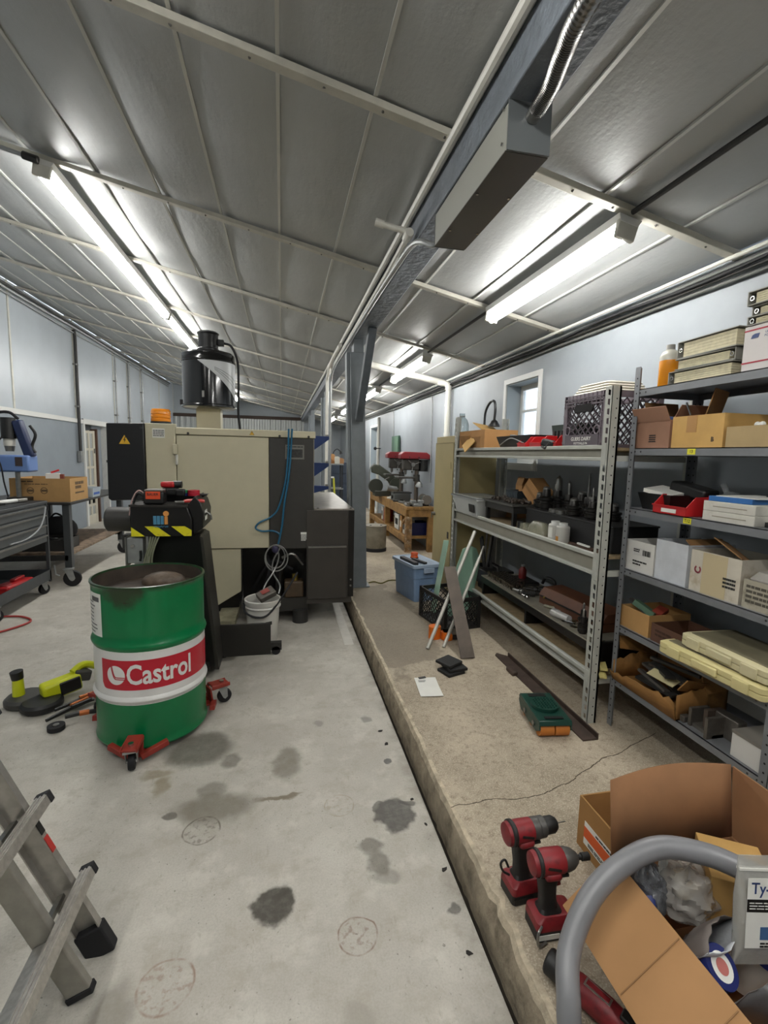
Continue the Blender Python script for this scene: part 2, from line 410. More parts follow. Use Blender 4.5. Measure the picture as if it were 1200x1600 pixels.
# door in the left wall: recess, brown jamb, glazed leaf
d1 = struct(bpy.data.objects.new('door_1', None)); C.objects.link(d1); d1.location = (XL, 10.96, 0)
MB().b(-.12, -.10, .70, 1.24, 0, dz-.02).build('side_panel', bluegrey, d1)
MB().b(-.14, -.12, 0, 1.24, 0, dz).build('recess_back', mat('door_gap_dark', '#4c4f52', .8), d1)
fr = MB().b(-.12, .03, -.07, 0, 0, dz+.08); fr.b(-.12, .03, 1.24, 1.31, 0, dz+.08); fr.b(-.12, .032, -.07, 1.31, dz-.02, dz+.082); fr.build('door_frame', white, d1)
MB().b(-.10, .02, .64, .70, 0, 2.02).build('jamb', mat('brown_door_edge', '#4d3325', .6), d1)
lf = MB()
for y0, y1 in ((.0, .09), (.27, .35), (.52, .64)): lf.b(-.06, -.02, y0, y1, 0, 1.98)
for z in (0, .38, .78, 1.18, 1.56, 1.92): lf.b(-.058, -.022, .0, .64, z, z+(.2 if z == 0 else .05))
lf.build('door_leaf', mat('cream_door_paint', '#c6c0b0', .5), d1)
for z in (.2, .43, .83, 1.23, 1.61):
    MB().b(-.045, -.037, .06, .6, z, z+.36).build('pane', mat('dusty_pane', '#9fa3a3', .3), d1)
MB().b(-.02, .0, .55, .59, 1.5, 1.6).build('door_hinge', steel, d1)
# right wall with a window opening and a far one
wr = MB(); w0, w1, z0, z1 = 4.10, 4.75, 1.55, 2.37; f0, f1 = 11.6, 12.6
def wallbox(y0, y1, za, zb): wr.b(XR, XR+.22, y0, y1, za, zb)
H = ceil(XR)
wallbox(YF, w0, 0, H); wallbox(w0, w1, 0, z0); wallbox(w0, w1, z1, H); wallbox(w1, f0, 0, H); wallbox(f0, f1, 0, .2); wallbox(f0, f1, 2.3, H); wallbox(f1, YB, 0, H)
wr = struct(wr.build('wall_right', mat('wall_paint_glow_darkened', '#8d9398', .5, var=.06, vscale=2.5, bump=.2, bscale=5)))  # same paint as the left wall, colour darkened to offset the tube glow
def window(name, y0, y1, za, zb, mullions):
    o = struct(bpy.data.objects.new(name, None)); C.objects.link(o); o.location = (XR, y0, za)
    h = zb-za; w = y1-y0
    k = MB()
    k.b(-.015, .012, -.05, 0, -.05, h+.05); k.b(-.015, .012, w, w+.05, -.05, h+.05); k.b(-.015, .012, 0, w, h, h+.05); k.b(-.03, .012, 0, w, -.05, 0)
    k.build('window_casing', white, o)
    s = MB(); s.b(.0, .2, 0, .012, 0, h); s.b(.0, .2, w-.012, w, 0, h); s.b(0, .2, .012, w-.012, h-.012, h); s.build('reveal', mat('reveal_teal_grey', '#98a0a3', .6), o)
    MB().b(-.02, .2, .012, w-.012, 0, .02).build('window_sill', white, o)
    f = MB(); a, b = .15, .19
    f.b(a, b, .012, .06, .02, h-.012); f.b(a, b, w-.06, w-.012, .02, h-.012); f.b(a, b, .06, w-.06, h-.06, h-.012); f.b(a, b, .06, w-.06, .02, .07)
    for q in mullions[0]: f.b(a, b, .06, w-.06, q-.012, q+.012)
    for q in mullions[1]: f.b(a+.005, b-.005, q-.01, q+.01, .07, h-.06)
    f.build('sash', white, o)
    zs = [.07]+list(mullions[0])+[h-.06]
    for i in range(len(zs)-1): MB().b(.168, .172, .06, w-.06, zs[i]+.01, zs[i+1]-.01).build('pane', mat('window_glass', '#e8f0f4', .08, trans=1.), o)
    return o
window('window_1', w0, w1, z0, z1, ((.28, .55), ()))
window('window_2', f0, f1, .2, 2.3, ((1.1,), (.52,)))
# dark lower paint behind the racks
# end walls
wb = MB(); wb.b(XL-.1, .72, YB, YB+.1, 2.98, 4.1); wb.b(.72, XR+.2, YB, YB+.1, 0, 3.1)
wb = struct(wb.build('wall_back', mat('far_wall_paint', '#a2a9ae', .55, var=.04, vscale=2)))
MB().b(XL, .72, YB-.06, YB, 2.86, 2.98).build('header_beam', mat('dark_brown_header', '#40332b', .7), wb)
ribm = mat('corrugated_sheet', '#b5b8b6', .4, .3)
x = XL
while x < .70:
    r = MB().prism([(x, YB-.02), (x+.03, YB-.045), (x+.09, YB-.045), (x+.12, YB-.02), (x+.2, YB-.02), (x+.2, YB+.0), (x, YB+.0)], 0, 2.86, 'z'); r.build('metal_panel', ribm, wb); x += .2
struct(MB().b(XL-.1, XR+.2, YF-.1, YF, 0, 4.1).build('wall_front', bluegrey))
# ---------------------------------------------------------------- ceiling: foil blankets between seams, purlin straps
def foil():
    m = bpy.data.materials.new('foil_insulation'); m.use_nodes = True; n = N(m); p = n.n['Principled BSDF']
    g = n.add('ShaderNodeNewGeometry').outputs['Position']
    mp = n.add('ShaderNodeVectorMath', operation='MULTIPLY'); n.link(g, mp.inputs[0]); mp.inputs[1].default_value = (3., 1., 1.)
    a = n.noise(g, 3, 5)
    n.link(n.mix(a, lin('#a6a8a8'), lin('#b5b7b6')), p.inputs['Base Color'])
    p.inputs['Metallic'].default_value = .30; p.inputs['Roughness'].default_value = .52
    bp = n.add('ShaderNodeBump'); bp.inputs['Strength'].default_value = .2; bp.inputs['Distance'].default_value = .015
    h = n.math('ADD', n.noise(mp.outputs[0], 6, 4), n.math('MULTIPLY', n.noise(g, 45, 3), .35))
    n.link(h, bp.inputs['Height']); n.link(bp.outputs[0], p.inputs['Normal'])
    return m
fo = foil()
PUR = [2.18+1.61*k for k in range(-4, 11)]
cl = MB(); cl.add([(XL-.1, YF-.1, ceil(XL-.1)+.12), (XR+.2, YF-.1, ceil(XR+.2)+.12), (XR+.2, YB+.1, ceil(XR+.2)+.12), (XL-.1, YB+.1, ceil(XL-.1)+.12)], [(0,1,2,3)])
cl = struct(cl.build('ceiling', mat('roof_sheet', '#77797a', .6)))
seams = [XR]+[1.95, 1.5, 1.23, .86]+[.40-.4*k for k in range(0, 11)]+[XL]
seams = [XR, 1.95, 1.5, 1.10, .75]+[.385-.4*k for k in range(0, 11)]+[XL]
seamm = mat('seam_tape', '#c8c8c2', .4, .2)
from mathutils import noise as mnoise
for i in range(len(seams)-1):
    a, b = seams[i+1], seams[i]; nx, ny = 6, 100; vs = []; fs = []
    for j in range(ny+1):
        y = YF+(YB-YF)*j/ny
        ph = ((y-2.18)/1.61) % 1
        for k in range(nx+1):
            t = k/nx; x = a+(b-a)*t
            sag = .014*math.sin(PI*t)*(.35+.65*math.sin(PI*ph))+.008*math.sin(PI*ph)+.005*mnoise.noise((x*4, y*2.5, i))
            vs.append((x, y, ceil(x)-sag+.012))
    for j in range(ny):
        for k in range(nx):
            o = j*(nx+1)+k; fs.append((o, o+1, o+nx+2, o+nx+1))
    MB().add(vs, fs).build('insulation_blanket', fo, cl)
    if i: MB().bar((b, YF, ceil(b)-.0), (b, YB, ceil(b)-.0), .016, .010).build('seam', seamm, cl)
scr = mat('screw_head', '#55534f', .5, .5)
for y in PUR:
    L = (XR-XL)/math.cos(math.atan(.214)); 
    pu = MB().bar((XL, y, ceil(XL)-.022), (XR, y, ceil(XR)-.022),   .052, .03); pu = pu.build('purlin', mat('purlin_cream', '#b5b2a6', .5, var=.08), cl, bevel=.003)
    if y < 6 and y > 1:
        k = MB(); x = XL+.15
        while x < XR:
            k.cyl((x, y+.012*random.uniform(-1, 1), ceil(x)-.034), (x, y, ceil(x)-.0395), .006, n=6); x += .2+.12*random.random()
        k.build('screws', scr, pu, kind='stuff')
# ---------------------------------------------------------------- beam, columns, knee brace
bx0, bx1, bz = .745, .90, 2.82
struct(MB().prism([(bx0, bz), (bx1, bz), (bx1, ceil(bx1)-.03), (bx0, ceil(bx0)-.03)], YF, YB).build('beam', mat('rough_grey_beam_paint', '#656b72', .55, var=.14, vscale=9, bump=.8, bscale=22), bevel=.006))
def column(y, tilt, z0=PZ, w=.19, d=.16, x=.835):
    o = struct(bpy.data.objects.new('column', None)); C.objects.link(o); o.location = (x, y, z0); o.rotation_euler = (0, tilt, 0)
    h = bz-z0-.13
    MB().b(-.02, w/2-.01, -d/2, d/2, h, h+.13).build('column_head', frame_grey, o)
    m = MB(); m.b(-w/2+.035, w/2, -d/2, d/2, 0, h); m.build('column_shaft', frame_grey, o, bevel=.006); MB().b(-w/2, -w/2+.035, -d/2+.03, d/2, 0, h).build('side_flange', frame_grey, o, bevel=.003)
    MB().b(-w/2-.03, w/2+.03, -d/2-.03, d/2+.03, .0, .012).build('base_plate', frame_grey, o)
    return o
column(5.26, math.radians(-1.6))
MB_brace = MB(); MB_brace.bar((.80, 5.13, 1.98), (.845, 4.66, 2.82), .075, .09, (0, 1, .4))
struct(MB_brace.build('knee_brace', mat('brace_dark_grey', '#4f555a', .55, var=.1), bevel=.004))
column(9.6, 0, w=.17); column(14.1, 0, w=.17)
# ---------------------------------------------------------------- fluorescent fixtures
tube_m = bpy.data.materials.new('lit_fluorescent_tube'); tube_m.use_nodes = True
_p = tube_m.node_tree.nodes['Principled BSDF']; _p.inputs['Base Color'].default_value = (.9, .9, .9, 1)
_p.inputs['Emission Color'].default_value = (1., .99, .955, 1); _p.inputs['Emission Strength'].default_value = TUBE
slope = math.atan(.214)
def fixture(x, y0, y1, label):
    t = thing('fluorescent_light', label, 'light', (x, y0, ceil(x)-.055), group='fluorescent ceiling fixtures', rot=(0, slope, 0))
    L = y1-y0
    MB().prism([(-.065, 0), (.065, 0), (.05, -.035), (-.05, -.035)], 0, L).build('housing', white, t, bevel=.003)
    MB().lathe([(.043, 0), (.043, L-.05)], (0, .025, -.066), 12, rotm(-PI/2, 0, 0), capb=True, capt=True).build('tube', tube_m, t)
    for a in (-.002, L-.038): MB().prism([(-.055, -.02), (.055, -.02), (.05, -.105), (-.05, -.105)], a+.004, a+.03).build('end_cap', offwhite, t, bevel=.004)
    return t
fixture(1.64, 2.16, 3.72, 'lit fluorescent tube above the racks, nearest on the right')
fixture(1.64, 5.45, 7.15, 'lit fluorescent tube on the right, second one back')
fixture(1.64, 8.3, 10.0, 'lit fluorescent tube on the right, third one back')
fixture(1.64, 11.6, 13.3, 'lit fluorescent tube on the right, fourth one back')
fixture(1.64, 15.0, 16.7, 'farthest lit fluorescent tube on the right by the far wall')
fixture(-1.50, 3.72, 7.12, 'longest lit fluorescent tube over the left floor')
fixture(-1.50, 7.16, 9.8, 'lit fluorescent tube continuing behind the mist collector')
fixture(-1.50, 11.4, 13.8, 'lit fluorescent tube over the far left floor')
fixture(-1.50, 15.6, 18.0, 'lit fluorescent tube at the far left end')
fixture(1.64, -1.1, .6, 'added unseen fluorescent tube on the right behind the viewpoint')  # unseen fixture, added to light the near floor
fixture(-1.50, -.9, 1.5, 'added unseen fluorescent tube on the left beside the viewpoint')  # also added out of view, brightens the near floor
fixture(.1, -1.0, 1.2, 'added unseen fluorescent tube over the aisle behind the viewpoint')  # extra lamp out of view, added as fill for the near floor
# cord to the long left lamp
cord = smooth_path([(-3.9, 3.80, ceil(-3.9)-.07), (-2.8, 3.72, ceil(-2.8)-.07), (-1.9, 3.71, ceil(-1.9)-.07), (-1.52, 3.70, ceil(-1.52)-.08)])
t = thing('lamp_feed', 'grey conduit feeding the long left lamp along a purlin', 'conduit', cord[-1])
q = [Vector(p)-cord[-1] for p in cord]
MB().tube(q, .014).build('conduit', galv, t); MB().cyl(q[-3], q[-1], .024, n=10).build('coupling', dark, t)
# dark conduit feeding the right lamps
tag(MB().tube([(1.64, -2.0, ceil(1.64)-.04), (1.64, 2.15, ceil(1.64)-.04)], .013).build('lamp_conduit', dark), 'dark conduit running into the near right lamp', 'conduit')
tag(MB().tube([(1.64, 3.73, ceil(1.64)-.04), (1.64, 5.44, ceil(1.64)-.04)], .013).build('lamp_conduit', dark), 'dark conduit linking the two nearest right lamps', 'conduit')
tag(MB().tube([(1.64, 7.16, ceil(1.64)-.04), (1.64, 8.29, ceil(1.64)-.04)], .013).build('lamp_conduit', dark), 'dark conduit linking the second and third right lamps', 'conduit')

# ---------------------------------------------------------------- wireway box under the beam
t = thing('wireway_box', 'long grey steel wireway box hanging under the beam', 'electrical box', (.752, 1.65, 2.665))
wm = mat('wireway_grey', '#98988f', .42, .15); ew = mat('wireway_end_grey', '#5f6364', .35, .3)
MB().b(0, .155, .002, .80, 0, .15).build('trough', wm, t, bevel=.003)
MB().b(-.002, .157, -.003, .004, -.003, .175).build('end_plate', ew, t)
MB().b(-.002, .157, .798, .803, -.003, .153).build('end_plate', ew, t)
MB().b(-.003, .158, .01, .79, -.004, .0).build('cover', mat('wireway_cover', '#57544e', .4, .4), t)
for p in ((-.003, .03, .03), (-.003, .03, .14), (.157, .03, .03)): MB().cyl(p, (p[0]-.006, p[1], p[2]), .006, n=8).build('screw', chrome, t)
for x, y in ((.01, .28), (.01, .6), (.145, .28), (.145, .6)): MB().cyl((x, y, -.004), (x, y, -.009), .006, n=8).build('screw', chrome, t)
MB().cyl((.085, -.003, .11), (.085, -.04, .115), .026, n=12).build('connector', steel, t)
# ribbed flexible conduit
fp = smooth_path([(.837, 1.61, 2.778), (.83, 1.52, 2.785), (.80, 1.40, 2.79), (.775, 1.26, 2.793), (.765, .9, 2.80), (.765, .2, 2.81)], 60)
rr = [.030 if i % 4 < 2 else .026 for i in range(len(fp))]
tag(MB().tube(fp, rr, 12).build('flex_conduit', mat('flex_steel', '#8b8986', .25, 1.)), 'ribbed shiny flexible metal conduit leaving the wireway box', 'conduit')
# beam-side conduits
cx = .70
tag(MB().tube([(cx+.02, YF+.02, 2.975), (cx+.02, YB-.1, 2.975)], .022, 10).build('long_conduit', pvc), 'long white conduit along the top of the beam', 'conduit')
t = thing('capped_pipe', 'white plastic pipe stub with end cap off the beam', 'pipe', (.70, 2.80, 2.875))
MB().tube([(0, 0, 0), (-.155, .02, .035)], .017, 12).build('stub', pvc, t)
MB().cyl((-.135, .018, .031), (-.185, .024, .042), .022, n=14).build('end_cap', pvc, t)
MB().lathe([(.024, -.04), (.026, -.035), (.026, .035), (.024, .04)], (.0, .0, -.02), 14, rotm(PI/2-.1, 0, 0), capb=True, capt=True).build('tee', pvc, t)
MB().tube([(0, .03, -.025), (.0, .5, -.04), (.0, 3.2, -.045), (0, 4.9, -.06)], .018, 10).build('run', pvc, t)
emt = smooth_path([(.80, 2.47, 2.70), (.765, 2.53, 2.705), (.73, 2.60, 2.745), (.71, 2.72, 2.775), (.705, 3.0, 2.79), (.70, 4.0, 2.80), (.70, 5.6, 2.80), (.70, 6.8, 2.79), (.70, 7.12, 2.70), (.70, 7.18, 2.5), (.70, 7.2, 1.6), (.70, 7.2, .02)], 8)
tag(MB().tube(emt, .016, 10).build('bent_conduit', galv), 'bent steel conduit from the wireway box down to the floor', 'conduit')
emt2 = smooth_path([(.66, 5.7, 2.86), (.66, 6.7, 2.85), (.66, 7.25, 2.74), (.66, 7.32, 2.5), (.66, 7.34, 1.6), (.66, 7.34, .02)], 8)
tag(MB().tube(emt2, .024, 10).build('drop_pipe', pvc), 'white pipe dropping from the beam behind the machine', 'pipe')
# ---------------------------------------------------------------- right wall services
for k, (dx, dzz, r, m) in enumerate(((.03, -.07, .013, mat('dull_conduit', '#6f706d', .45, .4)), (.028, -.105, .009, dark), (.06, -.035, .012, pvc), (.025, -.14, .010, mat('dull_conduit', '#6f706d', .45, .4)))):
    pts = [(XR-dx, YF+.1+i*1.2, ceil(XR)+dzz+(.006*math.sin(i*1.7+k))) for i in range(20)]
    tag(MB().tube(pts, r, 8).build('wall_conduit', m), ['thick grey conduit under the right eave', 'thin grey conduit under the right eave', 'white conduit tight in the right eave corner', 'lowest grey conduit along the right eave'][k], 'conduit', 'conduits along the right eave')
cab = [(XR-.05, 1.2+i*.22, ceil(XR)-.09+.012*math.sin(i*.9)+(-.02 if i > 12 else 0)) for i in range(40)]
tag(MB().tube(cab, .009, 6).build('eave_cable', rubber), 'black cable sagging along the right eave conduits', 'cable')
t = thing('clean_out_pipe', 'white plastic pipe elbow coming down the right wall', 'pipe', (XR-.06, 6.42, 1.6))
MB().tube(smooth_path([(0, 0, 0), (0, 0, .55), (0, 0, .93), (-.02, .02, 1.0), (-.12, .1, 1.03)], 6), .04, 12).build('riser', pvc, t)
MB().cyl((0, 0, .92), (0, 0, .98), .048, n=14).build('elbow_collar', pvc, t)
for z in (.3, .7): MB().cyl((0, 0, z), (0, 0, z+.04), .046, n=14).build('coupling', pvc, t)
tag(MB().tube([(1.0, 6.56, ceil(1.0)-.12), (2.2, 6.52, ceil(2.2)-.09)], .045, 12).build('cross_pipe', pvc), 'thick white pipe crossing under the right ceiling', 'pipe')
tag(MB().tube([(XR-.03, 11.45, .1), (XR-.03, 11.45, 2.5)], .03, 10).build('wall_pipe', pvc), 'white vertical pipe beside the far right window', 'pipe')
for y, z, n_ in ((7.25, 1.2, 'thin grey wire hanging on the right wall behind the drill presses'), (9.9, 1.9, 'thin grey wire hanging on the right wall above the green board')):
    tag(MB().tube(smooth_path([(XR-.02, y+.12, 2.62), (XR-.02, y+.03, 2.5), (XR-.02, y, 2.3), (XR-.02, y, z)], 6), .008, 6).build('drop_wire', galv), n_, 'wire')
# green board on the wall
t = thing('green_board', 'dark green folded board hanging on the right wall', 'board', (XR-.02, 9.6, 1.4))
MB().b(-.03, 0, -.30, .30, 0, .60).build('panel', mat('dark_green_board', '#3c5a48', .6, var=.1), t); MB().b(-.05, -.03, -.31, -.02, 0, .58).build('flap', mat('mid_green_board', '#52705c', .6, var=.1), t)
# ---------------------------------------------------------------- left wall services
for y, r, m, n_ in ((10.62, .03, dark, 'dark conduit down the left wall beside the door'), (12.9, .02, galv, 'thin conduit on the left wall past the door'), (13.94, .028, galv, 'second conduit on the left wall past the door'), (15.16, .02, galv, 'third conduit on the left wall past the door')):
    t = thing('wall_drop', n_, 'conduit', (XL+.05, y, 0))
    zb = 1.55 if y < 11 else 1.2
    MB().tube(smooth_path([(0, .0, zb), (0, 0, 2.6), (0, 0, 3.7), (0, -.05, 3.85)], 6), r, 8).build('conduit', m, t)
    MB().b(-.04, .03, -.06, .06, zb-.22, zb).build('outlet_box', galv, t, bevel=.005)
    for z in (2.4, 3.2): MB().b(-.05, .02, -.05, .05, z, z+.03).build('strap', steel, t)
for k, (dx, dzz, r, m) in enumerate(((.05, -.14, .025, galv), (.09, -.11, .018, dark), (.04, -.22, .015, galv))):
    tag(MB().tube([(XL+dx, YF+.1+i, ceil(XL)+dzz+.01*math.sin(i*1.3+k*2)) for i in range(24)], r, 8).build('eave_conduit', m), ['grey conduit along the left eave', 'dark cable along the left eave', 'thin conduit along the left eave'][k], 'conduit', 'conduits along the left eave')
# ================================================================ LEFT SIDE
def swivel_caster(parent, x, y, r=.06, w=.03, h=None, wheel_m=rubber, name='caster', a=0.):
    h = h or r*2.4
    c, s_ = math.cos(a), math.sin(a)
    R = rotm(0, 0, a)
    m = MB()
    m.box(R @ Vector((0, 0, h-.006))+Vector((x, y, 0)), (w*2.2, w*2.2, .012), R)
    for sgn in (-1, 1): m.add(*fork(x, y, r, w, h, sgn, R))
    o = m.build(name, galv, parent)
    off = R @ Vector((r*.35, 0, r))
    ax = R @ Vector((0, 1, 0)); cpt = Vector((x, y, 0))+off
    wh = MB(); wh.lathe([(r*.35, -w/2), (r*.92, -w/2), (r, -w/4), (r, w/4), (r*.92, w/2), (r*.35, w/2)], cpt, 20, R @ rotm(PI/2, 0, 0), capb=True, capt=True)
    wo = wh.build('wheel', wheel_m, o)
    MB().cyl(cpt-ax*(w*.75), cpt+ax*(w*.75), r*.28, n=10).build('axle', chrome, o)
    return o
def fork(x, y, r, w, h, sgn, R):
    q = [(-w*.9, h-.01), (w*.9, h-.01), (r*.35+r*.35, r*1.0), (r*.35, r*.7), (r*.05, r*.95)]
    yy = sgn*w*.75; vs = []
    for t in (0, sgn*.004):
        for u, z in q: vs.append(R @ Vector((u, yy+t, z))+Vector((x, y, 0)))
    n = len(q)
    return vs, [tuple(range(n)), tuple(range(2*n-1, n-1, -1))]+[(i, (i+1) % n, n+(i+1) % n, n+i) for i in range(n)]

# ---- green oil drum on its dolly
DX, DY = -.74, 2.884
t = thing('oil_drum', 'green and white steel oil drum with red logo band', 'drum', (DX, DY, .04))
dg = mat('drum_green', '#026b3c', .3, var=.04, dirt='#04502d', damt=.3)
dgu = dg; dw = mat('drum_white', '#d3d2cf', .3, dirt='#a8a49c', damt=.3, dscale=5)
dr_ = mat('drum_red', '#b3162b', .35)
r = .2885; ZU, ZL, HT = .555, .265, .876
def hoop(z, k=.011, w=.022): return [(r, z-w), (r+k*.7, z-w*.5), (r+k, z), (r+k*.7, z+w*.5), (r, z+w)]
MB().lathe([(r-.02, .012), (r+.004, .0), (r+.006, .01), (r+.001, .02), (r, .05), (r, ZL-.024)], n=64).build('lower_shell', dg, t)
MB().lathe([(r, ZL-.024)]+hoop(ZL, w=.02)+[(r, ZU-.024)], n=64).build('middle_shell', dw, t)
dent = MB(); prof = [(r, ZU-.024)]+hoop(ZU)+[(r, .62), (r, .70), (r, .78), (r, .84), (r+.002, .862), (r+.007, .868), (r+.006, HT), (r-.004, HT+.002), (r-.007, .862), (r-.008, .8), (r-.008, .60)]
dent.lathe(prof, n=64)
nv = []
for v in dent.v:   # shallow dent in the front near the rim
    a = math.atan2(v[1], v[0]); z = v[2]
    k = math.exp(-((a+1.75)/.28)**2-((z-.79)/.05)**2)*.012
    nv.append((v[0]*(1-k/.29), v[1]*(1-k/.29), z))
dent.v = nv
dgr = mat('drum_green_upper', '#026b3c', .28, var=.04)
def stain_upper():
    n = N(dgr); p = n.n['Principled BSDF']; old = p.inputs['Base Color'].links[0].from_socket
    g = n.add('ShaderNodeTexCoord').outputs['Object']
    s_ = n.add('ShaderNodeVectorMath', operation='SUBTRACT'); n.link(g, s_.inputs[0]); s_.inputs[1].default_value = (-.06, -.28, .85)
    q = n.add('ShaderNodeVectorMath', operation='MULTIPLY'); n.link(s_.outputs[0], q.inputs[0]); q.inputs[1].default_value = (8, 3, 11)
    l = n.add('ShaderNodeVectorMath', operation='LENGTH'); n.link(q.outputs[0], l.inputs[0])
    d = n.math('ADD', l.outputs['Value'], n.math('MULTIPLY', n.math('SUBTRACT', n.noise(g, 14, 6, .65), .5), 1.6))
    f = n.math('MULTIPLY', n.ramp(d, 1.15, .45), .8)
    rim = n.add('ShaderNodeSeparateXYZ'); n.link(g, rim.inputs[0])
    f2 = n.math('MULTIPLY', n.ramp(n.math('ADD', rim.outputs[2], n.math('MULTIPLY', n.noise(g, 20, 4), .05)), .872, .905), .8)
    n.link(n.mix(n.math('MAXIMUM', f, f2), old, lin('#2c2013')), p.inputs['Base Color'])
stain_upper()
dent.build('upper_shell', (dgr,), t)
MB().lathe([(.0, 0), (.22, 0), (r-.0085, .002)], (0, 0, .79), 48).build('grimy_lid', mat('grimy_brown_lid', '#3a2f26', .6, var=.35, vscale=6, bump=.5, bscale=12), t)
MB().lathe([(r-.0095, .79), (r-.0095, .869)], n=64).build('rusty_lining', mat('rusty_lining', '#3d332a', .7, var=.3, vscale=9), t)
MB().ball((.05, .12, .80), .1, 10, (1.25, .7, .6)).build('rag_lump', mat('greasy_rag', '#57493c', .5, var=.3, vscale=14, bump=.8, bscale=20), t)
def on_drum(me, rad, a0, z0):
    for v in me.vertices:
        a = a0+v.co.x/rad; z = z0+v.co.y; v.co = (rad*math.cos(a), rad*math.sin(a), z)
def cpatch(rad, a0, a1, z0, z1, n=40, cut=0.):
    m = MB(); vs = []; fs = []
    for i in range(n+1):
        a = a0+(a1-a0)*i/n; s_ = (a-a0)*rad
        k = 0 if s_ > cut else cut-math.sqrt(max(0, cut*cut-(cut-s_)**2))
        vs += [(rad*math.cos(a), rad*math.sin(a), z0+k), (rad*math.cos(a), rad*math.sin(a), z1)]
    for i in range(n): fs.append((2*i, 2*i+2, 2*i+3, 2*i+1))
    return m.add(vs, fs)
D = math.radians
cpatch(r+.0008, D(-130.5), D(28), .325, .487, 60, .03).build('logo_band', dr_, t)
me = text_mesh('Castrol', .15, .022, width=.335); 
bm = bmesh.new(); bm.from_mesh(me); bmesh.ops.triangulate(bm, faces=bm.faces); bmesh.ops.subdivide_edges(bm, edges=[e for e in bm.edges if e.calc_length() > .03], cuts=2); bm.to_mesh(me); bm.free()
on_drum(me, r+.0026, D(-67.5), .405); me.materials.append(white)
o = bpy.data.objects.new('logo_lettering', me); C.objects.link(o); o.parent = t
def disc_on_drum(name, m, a0, z0, rr_, rad, clip=None, n=36, arcs=None):
    k = MB(); vs = []; fs = []
    R = 8
    for j in range(R+1):
        for i in range(n):
            q = 2*PI*i/n; x = rr_*j/R*math.cos(q); y = rr_*j/R*math.sin(q)
            vs.append((rad*math.cos(a0+x/rad), rad*math.sin(a0+x/rad), z0+y))
    for j in range(R):
        for i in range(n): fs.append((j*n+i, j*n+(i+1) % n, (j+1)*n+(i+1) % n, (j+1)*n+i))
    return k.add(vs, fs).build(name, m, t)
disc_on_drum('logo_disc', white, D(-112.5), .405, .052, r+.0016)
for j, (rr_, w) in enumerate(((.036, .005), (.048, .005))):
    k = MB(); vs = []; fs = []; rad = r+.0026
    for i in range(18):
        if i < 10:
            q = PI-(PI/2)*i/9*1.0; x = -.002+rr_*(-.0)+(-rr_*.55)*(1-i/9)**.5*1.0; y = .048-.05*(i/9)-(.012 if j == 0 else .022)*(i/9)
        else: x = (i-9)/8*.048; y = -.002-(.012 if j == 0 else .022)
        x2, y2 = x+.004, y+w
        for xx, yy in ((x, y), (x2, y2)):
            vs.append((rad*math.cos(D(-112.5)+xx/rad), rad*math.sin(D(-112.5)+xx/rad), .405+yy))
    for i in range(17): fs.append((2*i, 2*i+2, 2*i+3, 2*i+1))
    k.add(vs, fs).build('logo_stripe', dr_, t)
cpatch(r+.0012, D(-160), D(-128), .60, .83, 12).build('data_label', paper, t, label='white printed data label')
k = MB()
for i in range(9):
    z = .615+i*.02; 
    k2 = cpatch(r+.002, D(-156), D(-156+random.uniform(10, 22)), z, z+.006, 6); k.add(k2.v, k2.f)
k2 = cpatch(r+.002, D(-146), D(-131), .785, .81, 6); k.add(k2.v, k2.f)
k.build('label_print', mat('grey_print', '#5a5a5a', .7), t)
# dolly
t = thing('drum_dolly', 'red three-armed rolling dolly under the green drum', 'dolly', (DX, DY, 0))
rd = mat('dolly_red', '#8c2a1e', .5, dirt='#4e2a20', damt=.5, dscale=20)
for a in (-91, 31, 151):
    R = rotm(0, 0, D(a)); 
    m = MB()
    for w0_, w1_, p0, p1 in ((.05, .05, (.0, 0, .025), (.345, 0, .025)),):
        m.box(R @ Vector((.17, 0, .026)), (.34, .055, .012), R)
    m.box(R @ Vector((.335, 0, .08)), (.012, .07, .11), R @ rotm(0, -.15, 0))
    m.box(R @ Vector((.395, 0, .135)), (.12, .075, .012), R @ rotm(0, .12, 0))
    m.box(R @ Vector((.395, .037, .13)), (.12, .008, .024), R); m.box(R @ Vector((.395, -.037, .13)), (.12, .008, .024), R)
    m.box(R @ Vector((.32, .085, .05)), (.03, .14, .03), R @ rotm(.25, 0, .5)); m.box(R @ Vector((.32, -.085, .05)), (.03, .14, .03), R @ rotm(-.25, 0, -.5))
    m.build('arm', rd, t, bevel=.003)
    p = R @ Vector((.415, 0, 0))
    swivel_caster(t, p.x, p.y, .045, .032, .124, rubber, 'caster', D(100 if a == -91 else 20))
    MB().cyl((p.x, p.y, .136), (p.x, p.y, .15), .014, n=8).build('bolt', chrome, t)
# ---- yellow-green cordless tools on the floor
lime = mat('lime_tool_plastic', '#c2c81a', .4)
t = thing('cordless_saw', 'lime and black cordless band saw lying by the green drum', 'power tool', (-1.43, 3.30, 0), D(38))
MB().lathe([(.0, .0), (.10, .0), (.115, .015), (.115, .04), (.10, .055), (.04, .06), (.0, .06)], (-.09, -.06, .005), 24).build('guard', black, t)
MB().lathe([(.0, .0), (.10, .0), (.115, .015), (.115, .04), (.10, .055), (.04, .06), (.0, .06)], (-.14, .08, .005), 24).build('wheel_cover', mat('tool_grey', '#3c3b38', .5), t)
MB().cyl((-.17, .10, .06), (-.17, .10, .17), .034, .03, 14).build('front_handle', lime, t)
MB().cyl((-.17, .10, .17), (-.175, .10, .22), .032, .036, 14).build('handle_cap', black, t)
MB().box((.03, -.01, .085), (.22, .10, .11), rotm(0, -.1, 0)).build('body', lime, t, bevel=.02)
MB().box((.07, -.055, .09), (.12, .02, .085), rotm(0, -.1, 0)).build('side_badge', black, t, bevel=.008)
